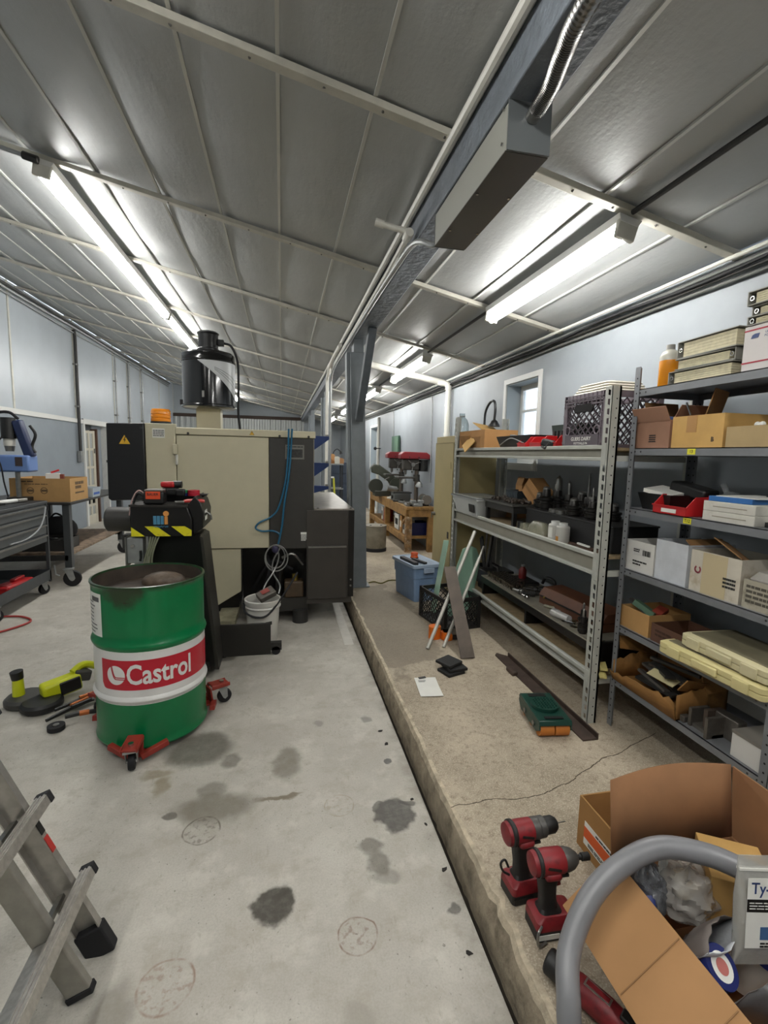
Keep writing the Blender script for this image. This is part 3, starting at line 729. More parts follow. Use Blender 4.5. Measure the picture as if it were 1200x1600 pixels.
MB().box((.15, .0, .12), (.10, .085, .07), rotm(0, .3, .1)).build('motor_vent', mat('tool_grey', '#3c3b38', .5), t, bevel=.012)
MB().tube(smooth_path([(.10, .0, .15), (.17, .02, .175), (.25, .03, .14), (.30, .03, .10)], 4), .024, 10).build('rear_handle', lime, t)
MB().box((.35, .03, .065), (.10, .08, .11), rotm(0, .2, 0)).build('battery', black, t, bevel=.01); MB().box((.36, .03, .125), (.085, .07, .02), rotm(0, .2, 0)).build('battery_latch', lime, t, bevel=.005)
t = thing('hand_tools', 'small heap of black and copper hand tools by the drum', 'hand tools', (-1.20, 3.10, 0), D(40))
cop = mat('copper_grip', '#b5652e', .4, .3)
for i, (x, y, a, L) in enumerate(((-.04, .05, .2, .30), (.02, .09, .0, .28), (.06, .02, -.1, .22))):
    R = rotm(0, 0, a); m = MB().tube([R @ Vector((-L/2, 0, 0))+Vector((x, y, .025+.012*i)), R @ Vector((0, .01, 0))+Vector((x, y, .03+.012*i)), R @ Vector((L/2, 0, 0))+Vector((x, y, .026+.012*i))], [.010, .014, .008], 8); m.build('plier_handle', black, t)
    MB().tube([R @ Vector((.0, .012, 0))+Vector((x, y, .045+.012*i)), R @ Vector((L*.35, .012, 0))+Vector((x, y, .045+.012*i))], .012, 8).build('copper_sleeve', cop, t)
t = thing('grinding_handle', 'small black disc tool with copper banded handle beside the drum', 'hand tools', (-1.20, 2.99, 0), D(15))
MB().cyl((-.09, -.04, .004), (-.09, -.04, .03), .045, n=20).build('disc', rubber, t); MB().tube([(-.05, .0, .05), (.03, .02, .045), (.11, .02, .04)], .014, 8).build('handle', black, t); MB().cyl((.02, .018, .045), (.07, .021, .043), .016, n=10).build('copper_band', cop, t); MB().cyl((-.09, -.04, .03), (-.09, -.04, .034), .016, n=12).build('hub', steel, t)

# ---- aluminium telescoping ladder, near left
t = thing('ladder', 'aluminium telescoping step ladder with black feet, near left corner', 'ladder', (-.56, 1.54, 0))
tilt = math.atan2(.827-.547, .654)
def lp(x_up, y): return Vector((-math.sin(tilt)*x_up, y, math.cos(tilt)*x_up))
Rl = rotm(0, -tilt, 0)
for sy, yy, nm in ((0, 0, 'outer_rail'), (1, -.62, 'outer_rail')):
    m = MB()
    m.box(lp(.72, yy)+Rl @ Vector((-.012, 0, 0)), (.074, .004, 1.30), Rl)            # web
    m.box(lp(.72, yy)+Rl @ Vector((.025, -.011, 0)), (.004, .024, 1.30), Rl); m.box(lp(.72, yy)+Rl @ Vector((-.049, -.011, 0)), (.004, .024, 1.30), Rl)
    m.build(nm, alu, t)
    MB().box(lp(.05, yy)+Rl @ Vector((-.012, -.008, 0)), (.088, .04, .10), Rl).build('foot', rubber, t, bevel=.006)
    MB().box(lp(.43, yy)+Rl @ Vector((.0285, -.011, 0)), (.002, .02, .055), Rl).build('warning_sticker', mat('sticker_red', '#b5302a', .5), t); MB().box(lp(.50, yy)+Rl @ Vector((.0285, -.011, 0)), (.002, .02, .06), Rl).build('black_sticker', black, t)
for yy in (-.15, -.49):
    m = MB(); m.box(lp(.71, yy)+Rl @ Vector((-.012, 0, 0)), (.07, .026, 1.34), Rl); m.build('inner_rail', mat('aluminium_dull', '#9d9a92', .45, .6, var=.1, vscale=20), t, bevel=.004)
    MB().box(lp(.032, yy)+Rl @ Vector((-.012, 0, 0)), (.076, .032, .02), Rl).build('foot', rubber, t, bevel=.003)
rungm = mat('ribbed_aluminium', '#bdb9b2', .35, .75, var=.12, vscale=60)
for k, u in enumerate((.262, .552, .875, 1.16)):
    p = lp(u, 0)+Rl @ Vector((.052, 0, 0)); 
    m = MB()
    m.box(p+Vector((0, -.31, 0)), (.036, .68, .030), Rl)
    for q in (-.012, 0, .012): m.box(p+Rl @ Vector((q, -.31, .016)), (.006, .68, .003), Rl)
    m.build('rung', rungm, t)
    for yy in (.03, -.65): MB().box(p+Vector((0, yy, 0)), (.042, .022, .036), Rl).build('rung_cap', rubber, t, bevel=.003)
for u in (.25, .54, .83):
    p = lp(u, 0)+Rl @ Vector((-.02, 0, -.02)); MB().box(p+Vector((0, -.32, 0)), (.04, .31, .028), Rl).build('inner_rung', rungm, t)
    MB().box(p+Vector((-.01, -.08, .02)), (.02, .13, .012), Rl).build('spacer', steel, t)
# ---- grey tool cart
t = thing('tool_cart', 'grey steel tool cart with drawers at the left edge', 'tool cart', (-2.53, 5.42, 0))
cg = mat('cart_grey', '#46494b', .45, .2, var=.06); cg2 = mat('cart_drawer_grey', '#54585a', .4, .2, var=.05)
m = MB(); m.b(-.62, 0, -.62, .50, 1.0, 1.03); m.build('top_tray', cg, t, bevel=.006)
MB().b(-.60, -.02, -.60, .48, 1.03, 1.034).build('top_mat', black, t)
m = MB(); m.b(-.60, -.012, -.58, .46, .58, 1.0); m.build('drawer_cabinet', cg, t)
for z0_, z1_ in ((.90, .985), (.79, .885), (.68, .775), (.59, .665)):
    d_ = MB().b(-.012, .004, -.55, .43, z0_, z1_).build('drawer', cg2, t, bevel=.003); MB().b(.004, .016, -.55, .43, z1_-.018, z1_-.004).build('drawer_pull', steel, d_)
for y_ in (-.60, .46):
    for x_ in (-.60, -.03): MB().b(x_, x_+.03, y_, y_+.03, .13, 1.0).build('upright', cg, t)
MB().obox(-.61, .0, -.61, .49, .15, .26, .008).build('lower_tray', cg, t)
for x_, y_ in ((-.06, -.52), (-.06, .40), (-.55, -.52), (-.55, .40)): swivel_caster(t, x_, y_, .058, .04, .15, rubber, 'caster', D(60))
MB().tube([(-.05, .50, .93), (-.05, .56, .93), (-.5, .56, .93), (-.5, .50, .93)], .012).build('push_handle', black, t)
MB().b(-.25, -.0, .42, .52, .92, .98).build('side_box', black, t, bevel=.006)
tag(MB().tube(smooth_path([(-2.50, 5.80, .97), (-2.49, 5.72, .86), (-2.49, 5.6, .76), (-2.49, 5.35, .70), (-2.49, 5.05, .70)], 8), .008, 8).build('hanging_cable', mat('grey_cord', '#8f9294', .5)), 'thin grey cord hanging down the tool cart drawers', 'cord')
t = thing('red_case', 'red plastic tool lying in the tool cart lower tray', 'tool', (-2.66, 5.40, .162), D(90))
MB().box((0, 0, .05), (.5, .16, .09), rotm(0, .05, 0)).build('body', redp, t, bevel=.02); MB().box((.08, .0, .11), (.2, .05, .03)).build('grip', redp, t, bevel=.01); MB().box((-.18, 0, .10), (.1, .12, .03)).build('nozzle', mat('dull_red', '#7d1c1c', .5), t, bevel=.01)
t = thing('hand_tool', 'white handled tool lying on the tool cart top', 'tool', (-2.75, 5.45, 1.036), D(75))
MB().tube([(-.28, 0, .022), (.05, 0, .022), (.2, .0, .022)], [.018, .022, .02], 10).build('barrel', white, t); MB().box((.26, 0, .022), (.12, .05, .03)).build('head', alu, t, bevel=.006); MB().box((-.18, -.03, .012), (.3, .1, .02)).build('base', black, t, bevel=.004)
# ---- magnetic drill behind the cart
t = thing('mag_drill', 'blue and black magnetic drill press standing behind the tool cart', 'drill press', (-2.90, 6.13, 1.0))
bl = mat('tool_blue', '#6480b4', .4); nb = mat('navy_plastic', '#1d2a4d', .4)
MB().b(-.10, .10, -.06, .10, 0, .05).build('base', black, t, bevel=.008)
MB().cyl((0, 0, .05), (0, 0, .36), .025, n=14).build('spindle', steel, t)
MB().b(-.17, .16, -.10, .12, .335, .52).build('table_housing', bl, t, bevel=.02); MB().b(.03, .10, -.105, -.1, .40, .50).build('dark_plate', mat('brown_plate', '#3a2e2c', .5), t)
MB().cyl((-.06, 0, .62), (-.06, 0, .70), .055, n=16).build('chuck_collar', offwhite, t); MB().cyl((-.06, 0, .56), (-.06, 0, .62), .04, .05, n=16).build('chuck', steel, t)
MB().cyl((-.06, 0, .70), (-.06, 0, .93), .075, .07, 18).build('motor', black, t)
MB().box((.085, .0, .70), (.10, .10, .42), rotm(0, -.28, 0)).build('column_housing', nb, t, bevel=.02)
MB().tube(smooth_path([(.15, 0, .85), (.20, 0, .75), (.16, 0, .62), (.19, 0, .55)], 5), .016, 8).build('lever', black, t)
MB().tube(smooth_path([(.03, .02, .92), (-.06, .02, .99), (-.2, .02, .97), (-.3, .03, .88)], 6), .016, 8).build('hose', rubber, t)
MB().tube(smooth_path([(-.08, -.09, .72), (-.16, -.10, .60), (-.10, -.12, .40), (-.08, -.12, .22), (-.06, -.10, .06)], 6), .008, 6).build('power_cord', rubber, t)
# ---- dark workbench with box
t = thing('steel_bench', 'dark steel workbench on casters beside the left wall', 'workbench', (-2.42, 6.16, 0))
MB().b(-1.1, 0.03, -.02, 2.0, .955, .985).build('bench_top', dark, t, bevel=.004)
for x_, y_ in ((-.07, .0), (-1.05, .0), (-.07, 1.86), (-1.05, 1.86)): MB().b(x_, x_+.075, y_, y_+.075, .20, .955).build('leg', cg, t, bevel=.004)
sh = MB().b(-1.05, .0, .05, 1.9, .36, .385).build('lower_shelf', mat('rough_stained_board', '#7c6a58', .8, var=.4, vscale=14), t)
for y_ in (0, 1.86): MB().b(-1.0, -.03, y_, y_+.05, .30, .36).build('cross_rail', dark, t)
swivel_caster(t, -.02, -.03, .095, .045, .215, rubber, 'caster', D(12))
for x_, y_ in ((-1.0, .0), (-.03, 1.9), (-1., 1.9)): swivel_caster(t, x_, y_, .095, .045, .215, rubber, 'caster', D(12))
MB().tube([(-.12, -.03, .13), (-.16, -.03, .15), (-.17, -.03, .26)], .01, 8).build('brake_lever', galv, t)
t = thing('parts_carton', 'printed open cardboard carton on the dark workbench', 'box', (-2.73, 6.48, .985))
cm = mat('carton_tan', '#b08a58', .85, var=.05)
MB().obox(-.31, .31, -.25, .27, 0, .27, .008).build('carton', cm, t)
cpr = mat('carton_print', '#5d4a33', .8)
print_lines(t, (-.07, -.251, .235), .34, .03, 1, cpr, seed=3); print_lines(t, (-.04, -.251, .205), .24, .016, 1, cpr, seed=4)
for x_ in (-.10, .04): MB().lathe([(.03, 0), (.038, 0)], (x_, -.2512, .13), 20, rotm(PI/2, 0, 0)).build('printed_ring', cpr, t); MB().b(x_-.028, x_+.028, -.2512, -.2506, .118, .142).build('printed_bar', cpr, t)
print_lines(t, (.3108, .02, .185), .25, .10, 2, cpr, '+x', 8, gapy=.3)
MB().b(.3105, .3115, -.11, .15, .085, .105).build('printed_bar', mat('carton_print', '#5d4a33', .8), t)
t = thing('small_carton', 'small white and red product box inside the open carton', 'box', (-2.68, 6.45, .995), D(15)); MB().b(-.07, .07, -.04, .04, 0, .31).build('box', paper, t); MB().b(.071, .11, -.04, .05, 0, .30).build('red_sleeve', mat('faded_red', '#7c3a2c', .6), t)
MB().bar((-.02, 0, .32), (.06, .02, .35), .03, .02).build('red_clip', redp, t)
t = thing('blue_tub', 'clear and blue plastic tub at the bench far corner', 'container', (-2.48, 6.95, .985))
MB().taper(-.10, .10, -.14, .14, 0, .12, .88).build('tub', mat('milky_plastic', '#b8c3cc', .3, alpha=.85), t); MB().b(.088, .094, -.10, .10, .03, .11).build('blue_label', mat('label_blue', '#2f57a5', .5), t)
t = thing('parts_bin', 'dark metal parts bin on the bench lower shelf', 'bin', (-2.75, 6.5, .386)); MB().obox(-.24, .22, -.2, .2, 0, .13, .006).build('bin', dark, t)
for i in range(6): MB().box((random.uniform(-.15, .15), random.uniform(-.12, .12), .08+.01*i), (.22, .04, .03), rotm(random.uniform(-.3, .3), random.uniform(-.3, .3), random.uniform(0, 3))).build('scrap_piece', galv if i % 2 else dark, t)
t = thing('black_bag', 'slumped black cloth bag on the bench lower shelf', 'bag', (-2.86, 6.95, .386)); MB().ball((0, 0, .17), .2, 10, (1.1, .9, .85)).build('bag', mat('black_cloth', '#161618', .8, bump=.6, bscale=12), t); MB().tube(smooth_path([(-.1, 0, .3), (0, -.05, .38), (.1, 0, .3)], 6), .012).build('strap', black, t)
# ================================================================ MACHINE, LIFT, BUCKET
t = thing('cnc_machine', 'large beige and charcoal machining centre behind the drum', 'machine', (0, 4.5, 0))
# main housing
hb = MB(); hb.b(-1.14, .295, .06, 1.05, .74, 1.80); hb.build('housing', beige, t); MB().b(-1.10, -.40, .10, 1.05, .12, .74).build('lower_housing', blackm, t)
MB().b(-.38, .27, .35, 1.05, .12, .74).build('inner_base', blackm, t)
MB().b(-1.148, -.905, .0, .06, .735, 1.843).build('left_panel', beige, t, bevel=.005)
MB().b(-.898, -.118, .0, .06, .738, 1.748).build('door_panel', beige, t, bevel=.005)
MB().b(-.112, .288, -.004, .06, .728, 1.748).build('charcoal_panel', mdark, t, bevel=.005)
MB().b(-.902, .303, -.004, .08, 1.754, 1.812).build('top_strip', beige, t, bevel=.004)
MB().b(-1.15, .30, .06, 1.06, 1.80, 1.818).build('roof', beige, t, bevel=.004)
MB().prism([(-.92, .728), (-.372, .728), (-.372, .33), (-.58, .205), (-.92, .205)], .01, .06).build('lower_panel', beige, t, bevel=.004)
for x in (-.80, -.02, .24): MB().cyl((x, -.006, 1.765), (x, .0, 1.765), .011, n=10).build('screw', black, t)
MB().cyl((-.72, .0, .52), (-.72, .008, .52), .006, n=8).build('screw', black, t)
MB().b(-.925, -.885, -.03, .0, 1.58, 1.67).build('latch', beige, t, bevel=.006); MB().b(-.905, -.885, -.022, .0, 1.49, 1.58).build('latch', offwhite, t, bevel=.004)
MB().b(-1.09, -.99, -.0015, .0, 1.72, 1.80).build('info_plate', paper, t); print_lines(t, (-1.04, -.0022, 1.76), .09, .06, 4, mat('grey_print', '#5a5a5a', .7), seed=5)
# rating plate and small label on the charcoal panel
MB().b(.03, .20, -.006, -.003, 1.56, 1.69).build('rating_plate', mat('plate_grey', '#77766f', .4, .5), t); MB().b(.045, .185, -.0075, -.006, 1.575, 1.65).build('plate_print', mat('dark_plate_print', '#2d2c2a', .5, var=.5, vscale=70), t); print_lines(t, (.115, -.0078, 1.672), .15, .016, 1, ink, seed=2)
print_lines(t, (.215, -.0048, .83), .085, .06, 5, paper, seed=9); MB().b(.17, .262, -.006, -.003, .862, .882).build('white_strip', paper, t)
def warn(parent, x, y, z, s, bolt=True):
    MB().prism([(x-s, z-s*.87), (x+s, z-s*.87), (x, z+s*.87)], y, y+.001).build('warning_triangle', ink, parent)
    MB().prism([(x-s*.84, z-s*.78), (x+s*.84, z-s*.78), (x, z+s*.68)], y-.001, y+.0).build('warning_field', mat('warning_yellow', '#d9a92a', .5), parent)
    MB().prism([(x+s*.1, z+s*.4), (x-s*.18, z-s*.18), (x+s*.02, z-s*.15), (x-s*.08, z-s*.6), (x+s*.22, z-s*.02), (x+s*.02, z-s*.05), (x+s*.22, z+s*.4)], y-.002, y-.001).build('bolt_symbol', ink, parent)
warn(t, -.262, -.006, 1.786, .022)
# electrical cabinet
cb = MB().prism([(-1.445, 1.83), (-1.152, 1.84), (-1.152, 1.185), (-1.43, 1.175), (-1.452, 1.195)], -.02, .30).build('electrical_cabinet', mat('satin_black', '#151517', .4, var=.05), t, bevel=.008)
warn(cb, -1.305, -.022, 1.70, .052)
for z in (1.80, 1.24): MB().cyl((-1.175, -.026, z), (-1.175, -.02, z), .01, n=8).build('screw', dark, cb)
MB().b(-1.456, -1.445, -.01, .2, 1.50, 1.52).build('hinge_edge', dark, cb)
MB().b(-1.30, -1.15, .1, .3, .25, 1.18).build('cable_trunk', galv, t)
# amber beacon
MB().cyl((-1.085, .30, 1.818), (-1.085, .30, 1.872), .088, n=24).build('beacon_base', black, t)
b_ = MB().lathe([(.082, 1.872), (.085, 1.88), (.085, 1.90), (.08, 1.905), (.085, 1.91), (.085, 1.93), (.08, 1.935), (.085, 1.94), (.085, 1.965), (.075, 1.985), (0, 1.99)], (-1.085, .30, 0), 24).build('amber_beacon', mat('amber_lens', '#e58a12', .25, coat=.5), t)
# side chip box
MB().b(.30, .655, .0, 1.9, .30, 1.09).build('side_box', mat('side_box_brown_grey', '#38322c', .5, var=.12, vscale=6), t, bevel=.004)
MB().b(.225, .655, -.01, .012, .19, 1.09).build('side_front', mat('side_front_charcoal', '#3a3631', .45, var=.1, vscale=5), t, bevel=.003)
MB().b(.235, .60, -.028, -.010, .24, .735).build('lower_hatch', mat('side_front_charcoal', '#3a3631', .45, var=.1, vscale=5), t, bevel=.003)
MB().b(.24, .60, -.034, -.012, .735, .75).build('hatch_lip', steel, t)
MB().b(.295, .668, -.015, 1.92, 1.09, 1.104).build('stainless_top', mat('scratched_stainless', '#a19c94', .35, .7, var=.15, vscale=12), t)
for x in (.33, .64): MB().cyl((x, .02, 1.104), (x, .02, 1.108), .012, n=8).build('screw', dark, t)
MB().b(.62, .672, -.02, .02, .25, 1.09).build('corner_post', blackm, t)
for z in (.42, .36): MB().cyl((.645, -.03, z), (.645, -.02, z), .009, n=8).build('screw', steel, t)
# underside: coolant tank, pump, feet, pipes
MB().b(-.25, .25, .06, .42, .10, .24).build('coolant_tank', mdark, t, bevel=.01)
MB().b(.02, .20, .04, .18, .24, .40).build('pump', mat('pump_brown', '#4a3a28', .5, var=.2), t, bevel=.015)
MB().cyl((.12, .10, .40), (.12, .10, .46), .03, n=12).build('pump_cap', mat('brass', '#9a8440', .35, .8), t)
MB().cyl((-.03, .14, .24), (-.03, .14, .52), .045, n=14).build('motor', blackm, t)
for p in (((-.28, .2, .3), (-.1, .12, .58), (.1, .12, .5)), ((.0, .1, .62), (.1, .08, .66), (.2, .1, .55)), ((-.2, .15, .25), (-.12, .1, .5), (-.15, .2, .7))): MB().tube(smooth_path(p, 6), .014, 8).build('pipe', steel if p[0][0] == 0 else rubber, t)
for x, y in ((.17, .0), (-.85, .2), (.2, .95), (-.85, .95)): MB().cyl((x, y+.06, .0), (x, y+.06, .12), .075, .07, 18).build('leveling_foot', dark, t)
MB().b(-.75, -.71, -.05, .0, .22, .48).build('side_switch', black, t)
MB().b(-.56, -.40, -.28, .25, .10, .15).build('base_rail', mat('base_rail_tan', '#8f8a72', .6, var=.2), t)
# ---- mist collector
t = thing('mist_collector', 'glossy black cylindrical mist collector on top of the machine', 'mist collector', (-.715, 5.2, 1.818))
gb = mat('gloss_black', '#0b0b0c', .16, coat=.3)
MB().b(-.115, .115, -.08, .10, 0, .22).build('neck', beige, t, bevel=.004)
MB().lathe([(.0, .215), (.235, .215), (.262, .23), (.262, .245), (.25, .255), (.25, .66), (.257, .665), (.257, .68), (.25, .69), (.25, .74), (.235, .76), (.0, .765)], n=48).build('drum_body', gb, t)
MB().lathe([(.105, .765), (.105, .80), (.095, .81), (.095, .94), (.105, .945), (.105, .955), (.085, .968), (0, .97)], n=28).build('fan_motor', mat('motor_black', '#121213', .3), t)
MB().b(.09, .15, -.03, .03, .84, .90).build('junction_box', black, t, bevel=.006)
MB().tube(smooth_path([(.15, 0, .87), (.22, -.02, .84), (.28, -.05, .70), (.29, -.06, .5), (.285, -.06, .2), (.30, -.06, .02)], 8), .012, 8).build('cable', rubber, t)
# silver swoosh: a band wrapping the drum, wide at the right and running out at the upper left
sw = MB(); vs = []; fs = []; n_ = 30; rr_ = .2525
for i in range(n_+1):
    a = D(-105)+D(115)*i/n_; q = i/n_; top = .66-.0*q; bot = .655-.42*q**1.05
    for j in range(7): vs.append((rr_*math.cos(a), rr_*math.sin(a), bot+(top-bot)*j/6))
for i in range(n_):
    for j in range(6): fs.append((i*7+j, i*7+7+j, i*7+8+j, i*7+j+1))
sw.add(vs, fs).build('silver_swoosh', mat('silver_vinyl', '#b3b5b6', .5, .25), t)
for k in range(3):
    m = MB(); vs = []; fs = []
    for i in range(20):
        q = .30+.6*i/19; a = D(-105)+D(115)*q; z = .66-.42*q**1.05+(.10+.07*k)*(q-.15)+.02
        if z > .655: z = .655
        vs += [(.2535*math.cos(a), .2535*math.sin(a), z), (.2535*math.cos(a), .2535*math.sin(a), z+.004)]
    for i in range(19): fs.append((2*i, 2*i+2, 2*i+3, 2*i+1))
    m.add(vs, fs).build('vinyl_line', ink, t)
MB().box((-.02, -.253, .34), (.02, .01, .06)).build('drain_clip', steel, t); MB().b(-.275, -.25, -.02, .02, .25, .30).build('side_clip', black, t); MB().cyl((.262, -.02, .38), (.285, -.02, .38), .012, n=10).build('gauge', paper, t)
# ---- blue air hose and silver coil on the machine front
hp = smooth_path([(.06, 4.45, 1.83), (.055, 4.48, 1.6), (.03, 4.478, 1.35), (-.03, 4.476, 1.12), (-.10, 4.474, 1.03), (-.20, 4.472, .98), (-.235, 4.470, .93), (-.18, 4.470, .90), (-.08, 4.472, .90), (-.02, 4.472, .86), (-.035, 4.46, .78)], 8)
hp2 = smooth_path([(-.035, 4.46, .78), (.0, 4.465, .95), (.02, 4.468, 1.15), (.06, 4.47, 1.4), (.08, 4.475, 1.65), (.09, 4.45, 1.832)], 8)
hm = mat('blue_hose', '#1f5f7d', .4)
t = thing('air_hose', 'thin blue air hose looped down the machine front', 'hose', (.06, 4.47, 1.82))
MB().tube([p-Vector((.06, 4.47, 1.82)) for p in hp], .0085, 8).build('hose', hm, t); MB().tube([p-Vector((.06, 4.47, 1.82)) for p in hp2], .0085, 8).build('return_hose', hm, t)
t = thing('wire_coil', 'coiled silver hose hanging under the machine into the bucket', 'hose', (-.05, 4.36, .78))
cl_m = mat('silver_hose', '#9a9a98', .3, .6)
MB().tube([(.10*math.cos(2*PI*i/28), -.01*math.sin(4*PI*i/28), -.11+.12*math.sin(2*PI*i/28)) for i in range(28)], .006, 6, True).build('coil', cl_m, t)
MB().tube([(-.01+.085*math.cos(2*PI*i/28), .012, -.10+.105*math.sin(2*PI*i/28)) for i in range(28)], .006, 6, True).build('coil', cl_m, t)
MB().tube(smooth_path([(0, 0, 0), (.02, .0, -.10), (-.02, -.02, -.22), (-.10, -.08, -.34), (-.13, -.14, -.46)], 6), .007, 6).build('tail', cl_m, t)
MB().tube(smooth_path([(.03, .0, -.02), (-.03, 0, -.14), (-.03, -.02, -.24), (.03, -.08, -.34), (.02, -.14, -.40)], 6), .007, 6).build('tail', cl_m, t)
MB().ball((-.01, 0, -.03), .03, 6, (1, .6, 1.2)).build('clamp', mat('purple_tape', '#2c2746', .5), t)
# ---- bucket
t = thing('bucket', 'white plastic pail holding hoses under the machine', 'bucket', (-.165, 4.17, 0))
bw = mat('bucket_white', '#c9c7c0', .4, dirt='#8b867b', damt=.4, dscale=6)
MB().lathe([(.0, 0), (.122, 0), (.125, .01), (.142, .29), (.152, .292), (.154, .30), (.146, .31), (.154, .33), (.156, .36), (.15, .365), (.14, .36), (.135, .30), (.118, .02), (0, .016)], n=36).build('pail', bw, t)
MB().tube(smooth_path([(-.155, -.02, .33), (-.14, -.09, .27), (-.04, -.165, .245), (.06, -.15, .27), (.2, .0, .42), (.3, .12, .55)], 8), .009, 8).build('handle_cord', rubber, t)
def dr_patch(a0, a1, z0, z1, m, nm, rad=.1345): cpatch(rad+.001, a0, a1, z0, z1, 8).build(nm, m, t)
disc = MB(); disc.lathe([(0, 0), (.03, 0)], (.001, -.131, .125), 18, rotm(PI/2-.06, 0, 0)); disc.build('purple_sticker', mat('sticker_purple', '#4d3b74', .5), t)
dr_patch(D(-78), D(-55), .16, .19, black, 'black_sticker', .137); dr_patch(D(-76), D(-60), .10, .14, black, 'emblem_sticker', .1335)
MB().box((.03, -.02, .40), (.15, .10, .05), rotm(.35, -.35, .4)).build('switch_box', mat('dirty_grey_metal', '#55504a', .5, var=.2), t, bevel=.006); MB().box((.02, -.03, .43), (.07, .05, .004), rotm(.35, -.35, .4)).build('red_label', mat('faded_red_label', '#8d3b34', .5), t)
# ---- black lift cart with hazard stripes
t = thing('lift_cart', 'black battery lift truck with hazard stripes behind the drum', 'lift truck', (-.77, 3.4, 0))
lk = mat('lift_black', '#100f0e', .4, var=.1, vscale=8)
# head
MB().prism([(-.205, .0+1.045), (.175, 1.042), (.175, 1.16), (.145, 1.245), (-.205, 1.25)], 0, .26).build('head_box', lk, t, bevel=.006)
MB().prism([(-.21, 1.243), (.15, 1.238), (.15, 1.252), (-.21, 1.257)], -.012, .26).build('head_lip', mat('lift_lip', '#3a3835', .35, .3), t)
MB().prism([(.175, 1.05), (.24, 1.09), (.245, 1.20), (.225, 1.27), (.19, 1.31), (.145, 1.25), (.175, 1.16)], .03, .40).build('side_wing', lk, t, bevel=.004)
MB().prism([(-.205, 1.25), (.15, 1.245), (.235, 1.30), (-.15, 1.30)], .24, .40).build('head_back', lk, t)
MB().b(.247, .25, .08, .17, 1.14, 1.21).build('side_label', paper, t)
MB().tube(smooth_path([(.235, .1, 1.16), (.26, .08, 1.19), (.285, .07, 1.18), (.29, .07, 1.145)], 5), .008, 8).build('hook', steel, t)
# stripes, logo
for i, q in enumerate(([(-.203, 1.045), (-.203, 1.108), (-.12, 1.045)], [(-.12, 1.112), (-.05, 1.045), (.04, 1.045), (-.045, 1.112)], [(.045, 1.112), (.125, 1.045), (.172, 1.045), (.172, 1.085), (.13, 1.112)])):
    MB().prism(q, -.002, .0005).build('hazard_stripe', yellow, t)
lb = mat('logo_blue', '#4d88a8', .5); lo = mat('logo_orange', '#d9934a', .5)
for i in range(3): MB().b(-.065+.0225*i, -.046+.0225*i, -.002, .0, 1.125, 1.182).build('logo_bar', lb, t)
MB().b(.004, .025, -.002, .0, 1.125, 1.178).build('logo_bar', lo, t); MB().cyl((.0145, -.002, 1.197), (.0145, 0, 1.197), .018, n=20).build('logo_dot', lo, t)
text('maytrus', .022, lb, t, (-.018, -.0022, 1.112), bold=.01, width=.09)
# mast and base
MB().prism([(.13, 1.04), (.215, 1.04), (.225, .95), (.30, .08), (.22, .06), (-.12, .06), (-.12, 1.04)], .08, .34).build('mast', blackm, t)
MB().prism([(.215, 1.03), (.235, 1.02), (.325, .06), (.30, .06)], .06, .36).build('mast_rail', mat('rail_grey', '#33312c', .45, .2), t)
MB().b(-.35, .26, .06, .40, .05, .12).build('base', lk, t)
MB().b(.222, .682, .315, .335, .04, .295).build('guard_plate', mat('plate_black', '#211f1b', .5, var=.08), t, bevel=.003)
MB().b(.24, .36, .33, .60, .10, .14).build('fork', blackm, t)
for x_ in (.30, .70): MB().box((x_, .42, .07), (.13, .05, .06)).build('outrigger', dark, t); MB().cyl((x_+.02, .395, .035), (x_+.02, .445, .035), .035, n=16).build('roller', rubber, t)
# left side: round motor cover, control box, leads
MB().lathe([(0, 0), (.07, 0), (.085, .012), (.085, .17), (.07, .185), (0, .185)], (-.41, .2, 1.135), 24, rotm(0, PI/2, 0)).build('motor_cover', mat('cover_charcoal', '#33312e', .5), t)
MB().cyl((-.225, .2, 1.13), (-.205, .2, 1.13), .105, n=24).build('flange', lk, t)
MB().b(-.24, -.14, .02, .10, .86, 1.03).build('control_box', galv, t, bevel=.004); MB().b(-.245, -.238, -.0, .10, .84, 1.04).build('bracket', steel, t); MB().cyl((-.20, .0, .98), (-.20, .02, .98), .012, n=10).build('latch', chrome, t); MB().tube([(-.15, .0, .95), (-.15, .0, .90), (-.155, .0, .88)], .008).build('latch_strap', black, t)
for k in range(4): MB().tube(smooth_path([(-.09+.018*k, .02, 1.045), (-.10+.012*k, .0, .97), (-.13+.015*k, .01, .88), (-.14+.02*k, .03, .78)], 5), .006, 6).build('lead', mat('lead_green_grey', '#7d8069', .5), t)
MB().tube(smooth_path([(-.21, .05, 1.20), (-.19, .05, 1.28), (-.165, .05, 1.33), (-.13, .06, 1.30), (-.13, .06, 1.26)], 6), .007, 6).build('lead', black, t); MB().tube(smooth_path([(-.225, .05, 1.18), (-.205, .05, 1.28), (-.165, .055, 1.345), (-.12, .06, 1.31), (-.115, .06, 1.26)], 6), .005, 6).build('lead', mat('white_red_lead', '#c0a09a', .5), t)
MB().box((-.29, .25, .97), (.06, .1, .1)).build('hinge_block', dark, t); MB().cyl((-.28, .22, .90), (-.25, .22, .90), .05, n=16).build('idler', dark, t)
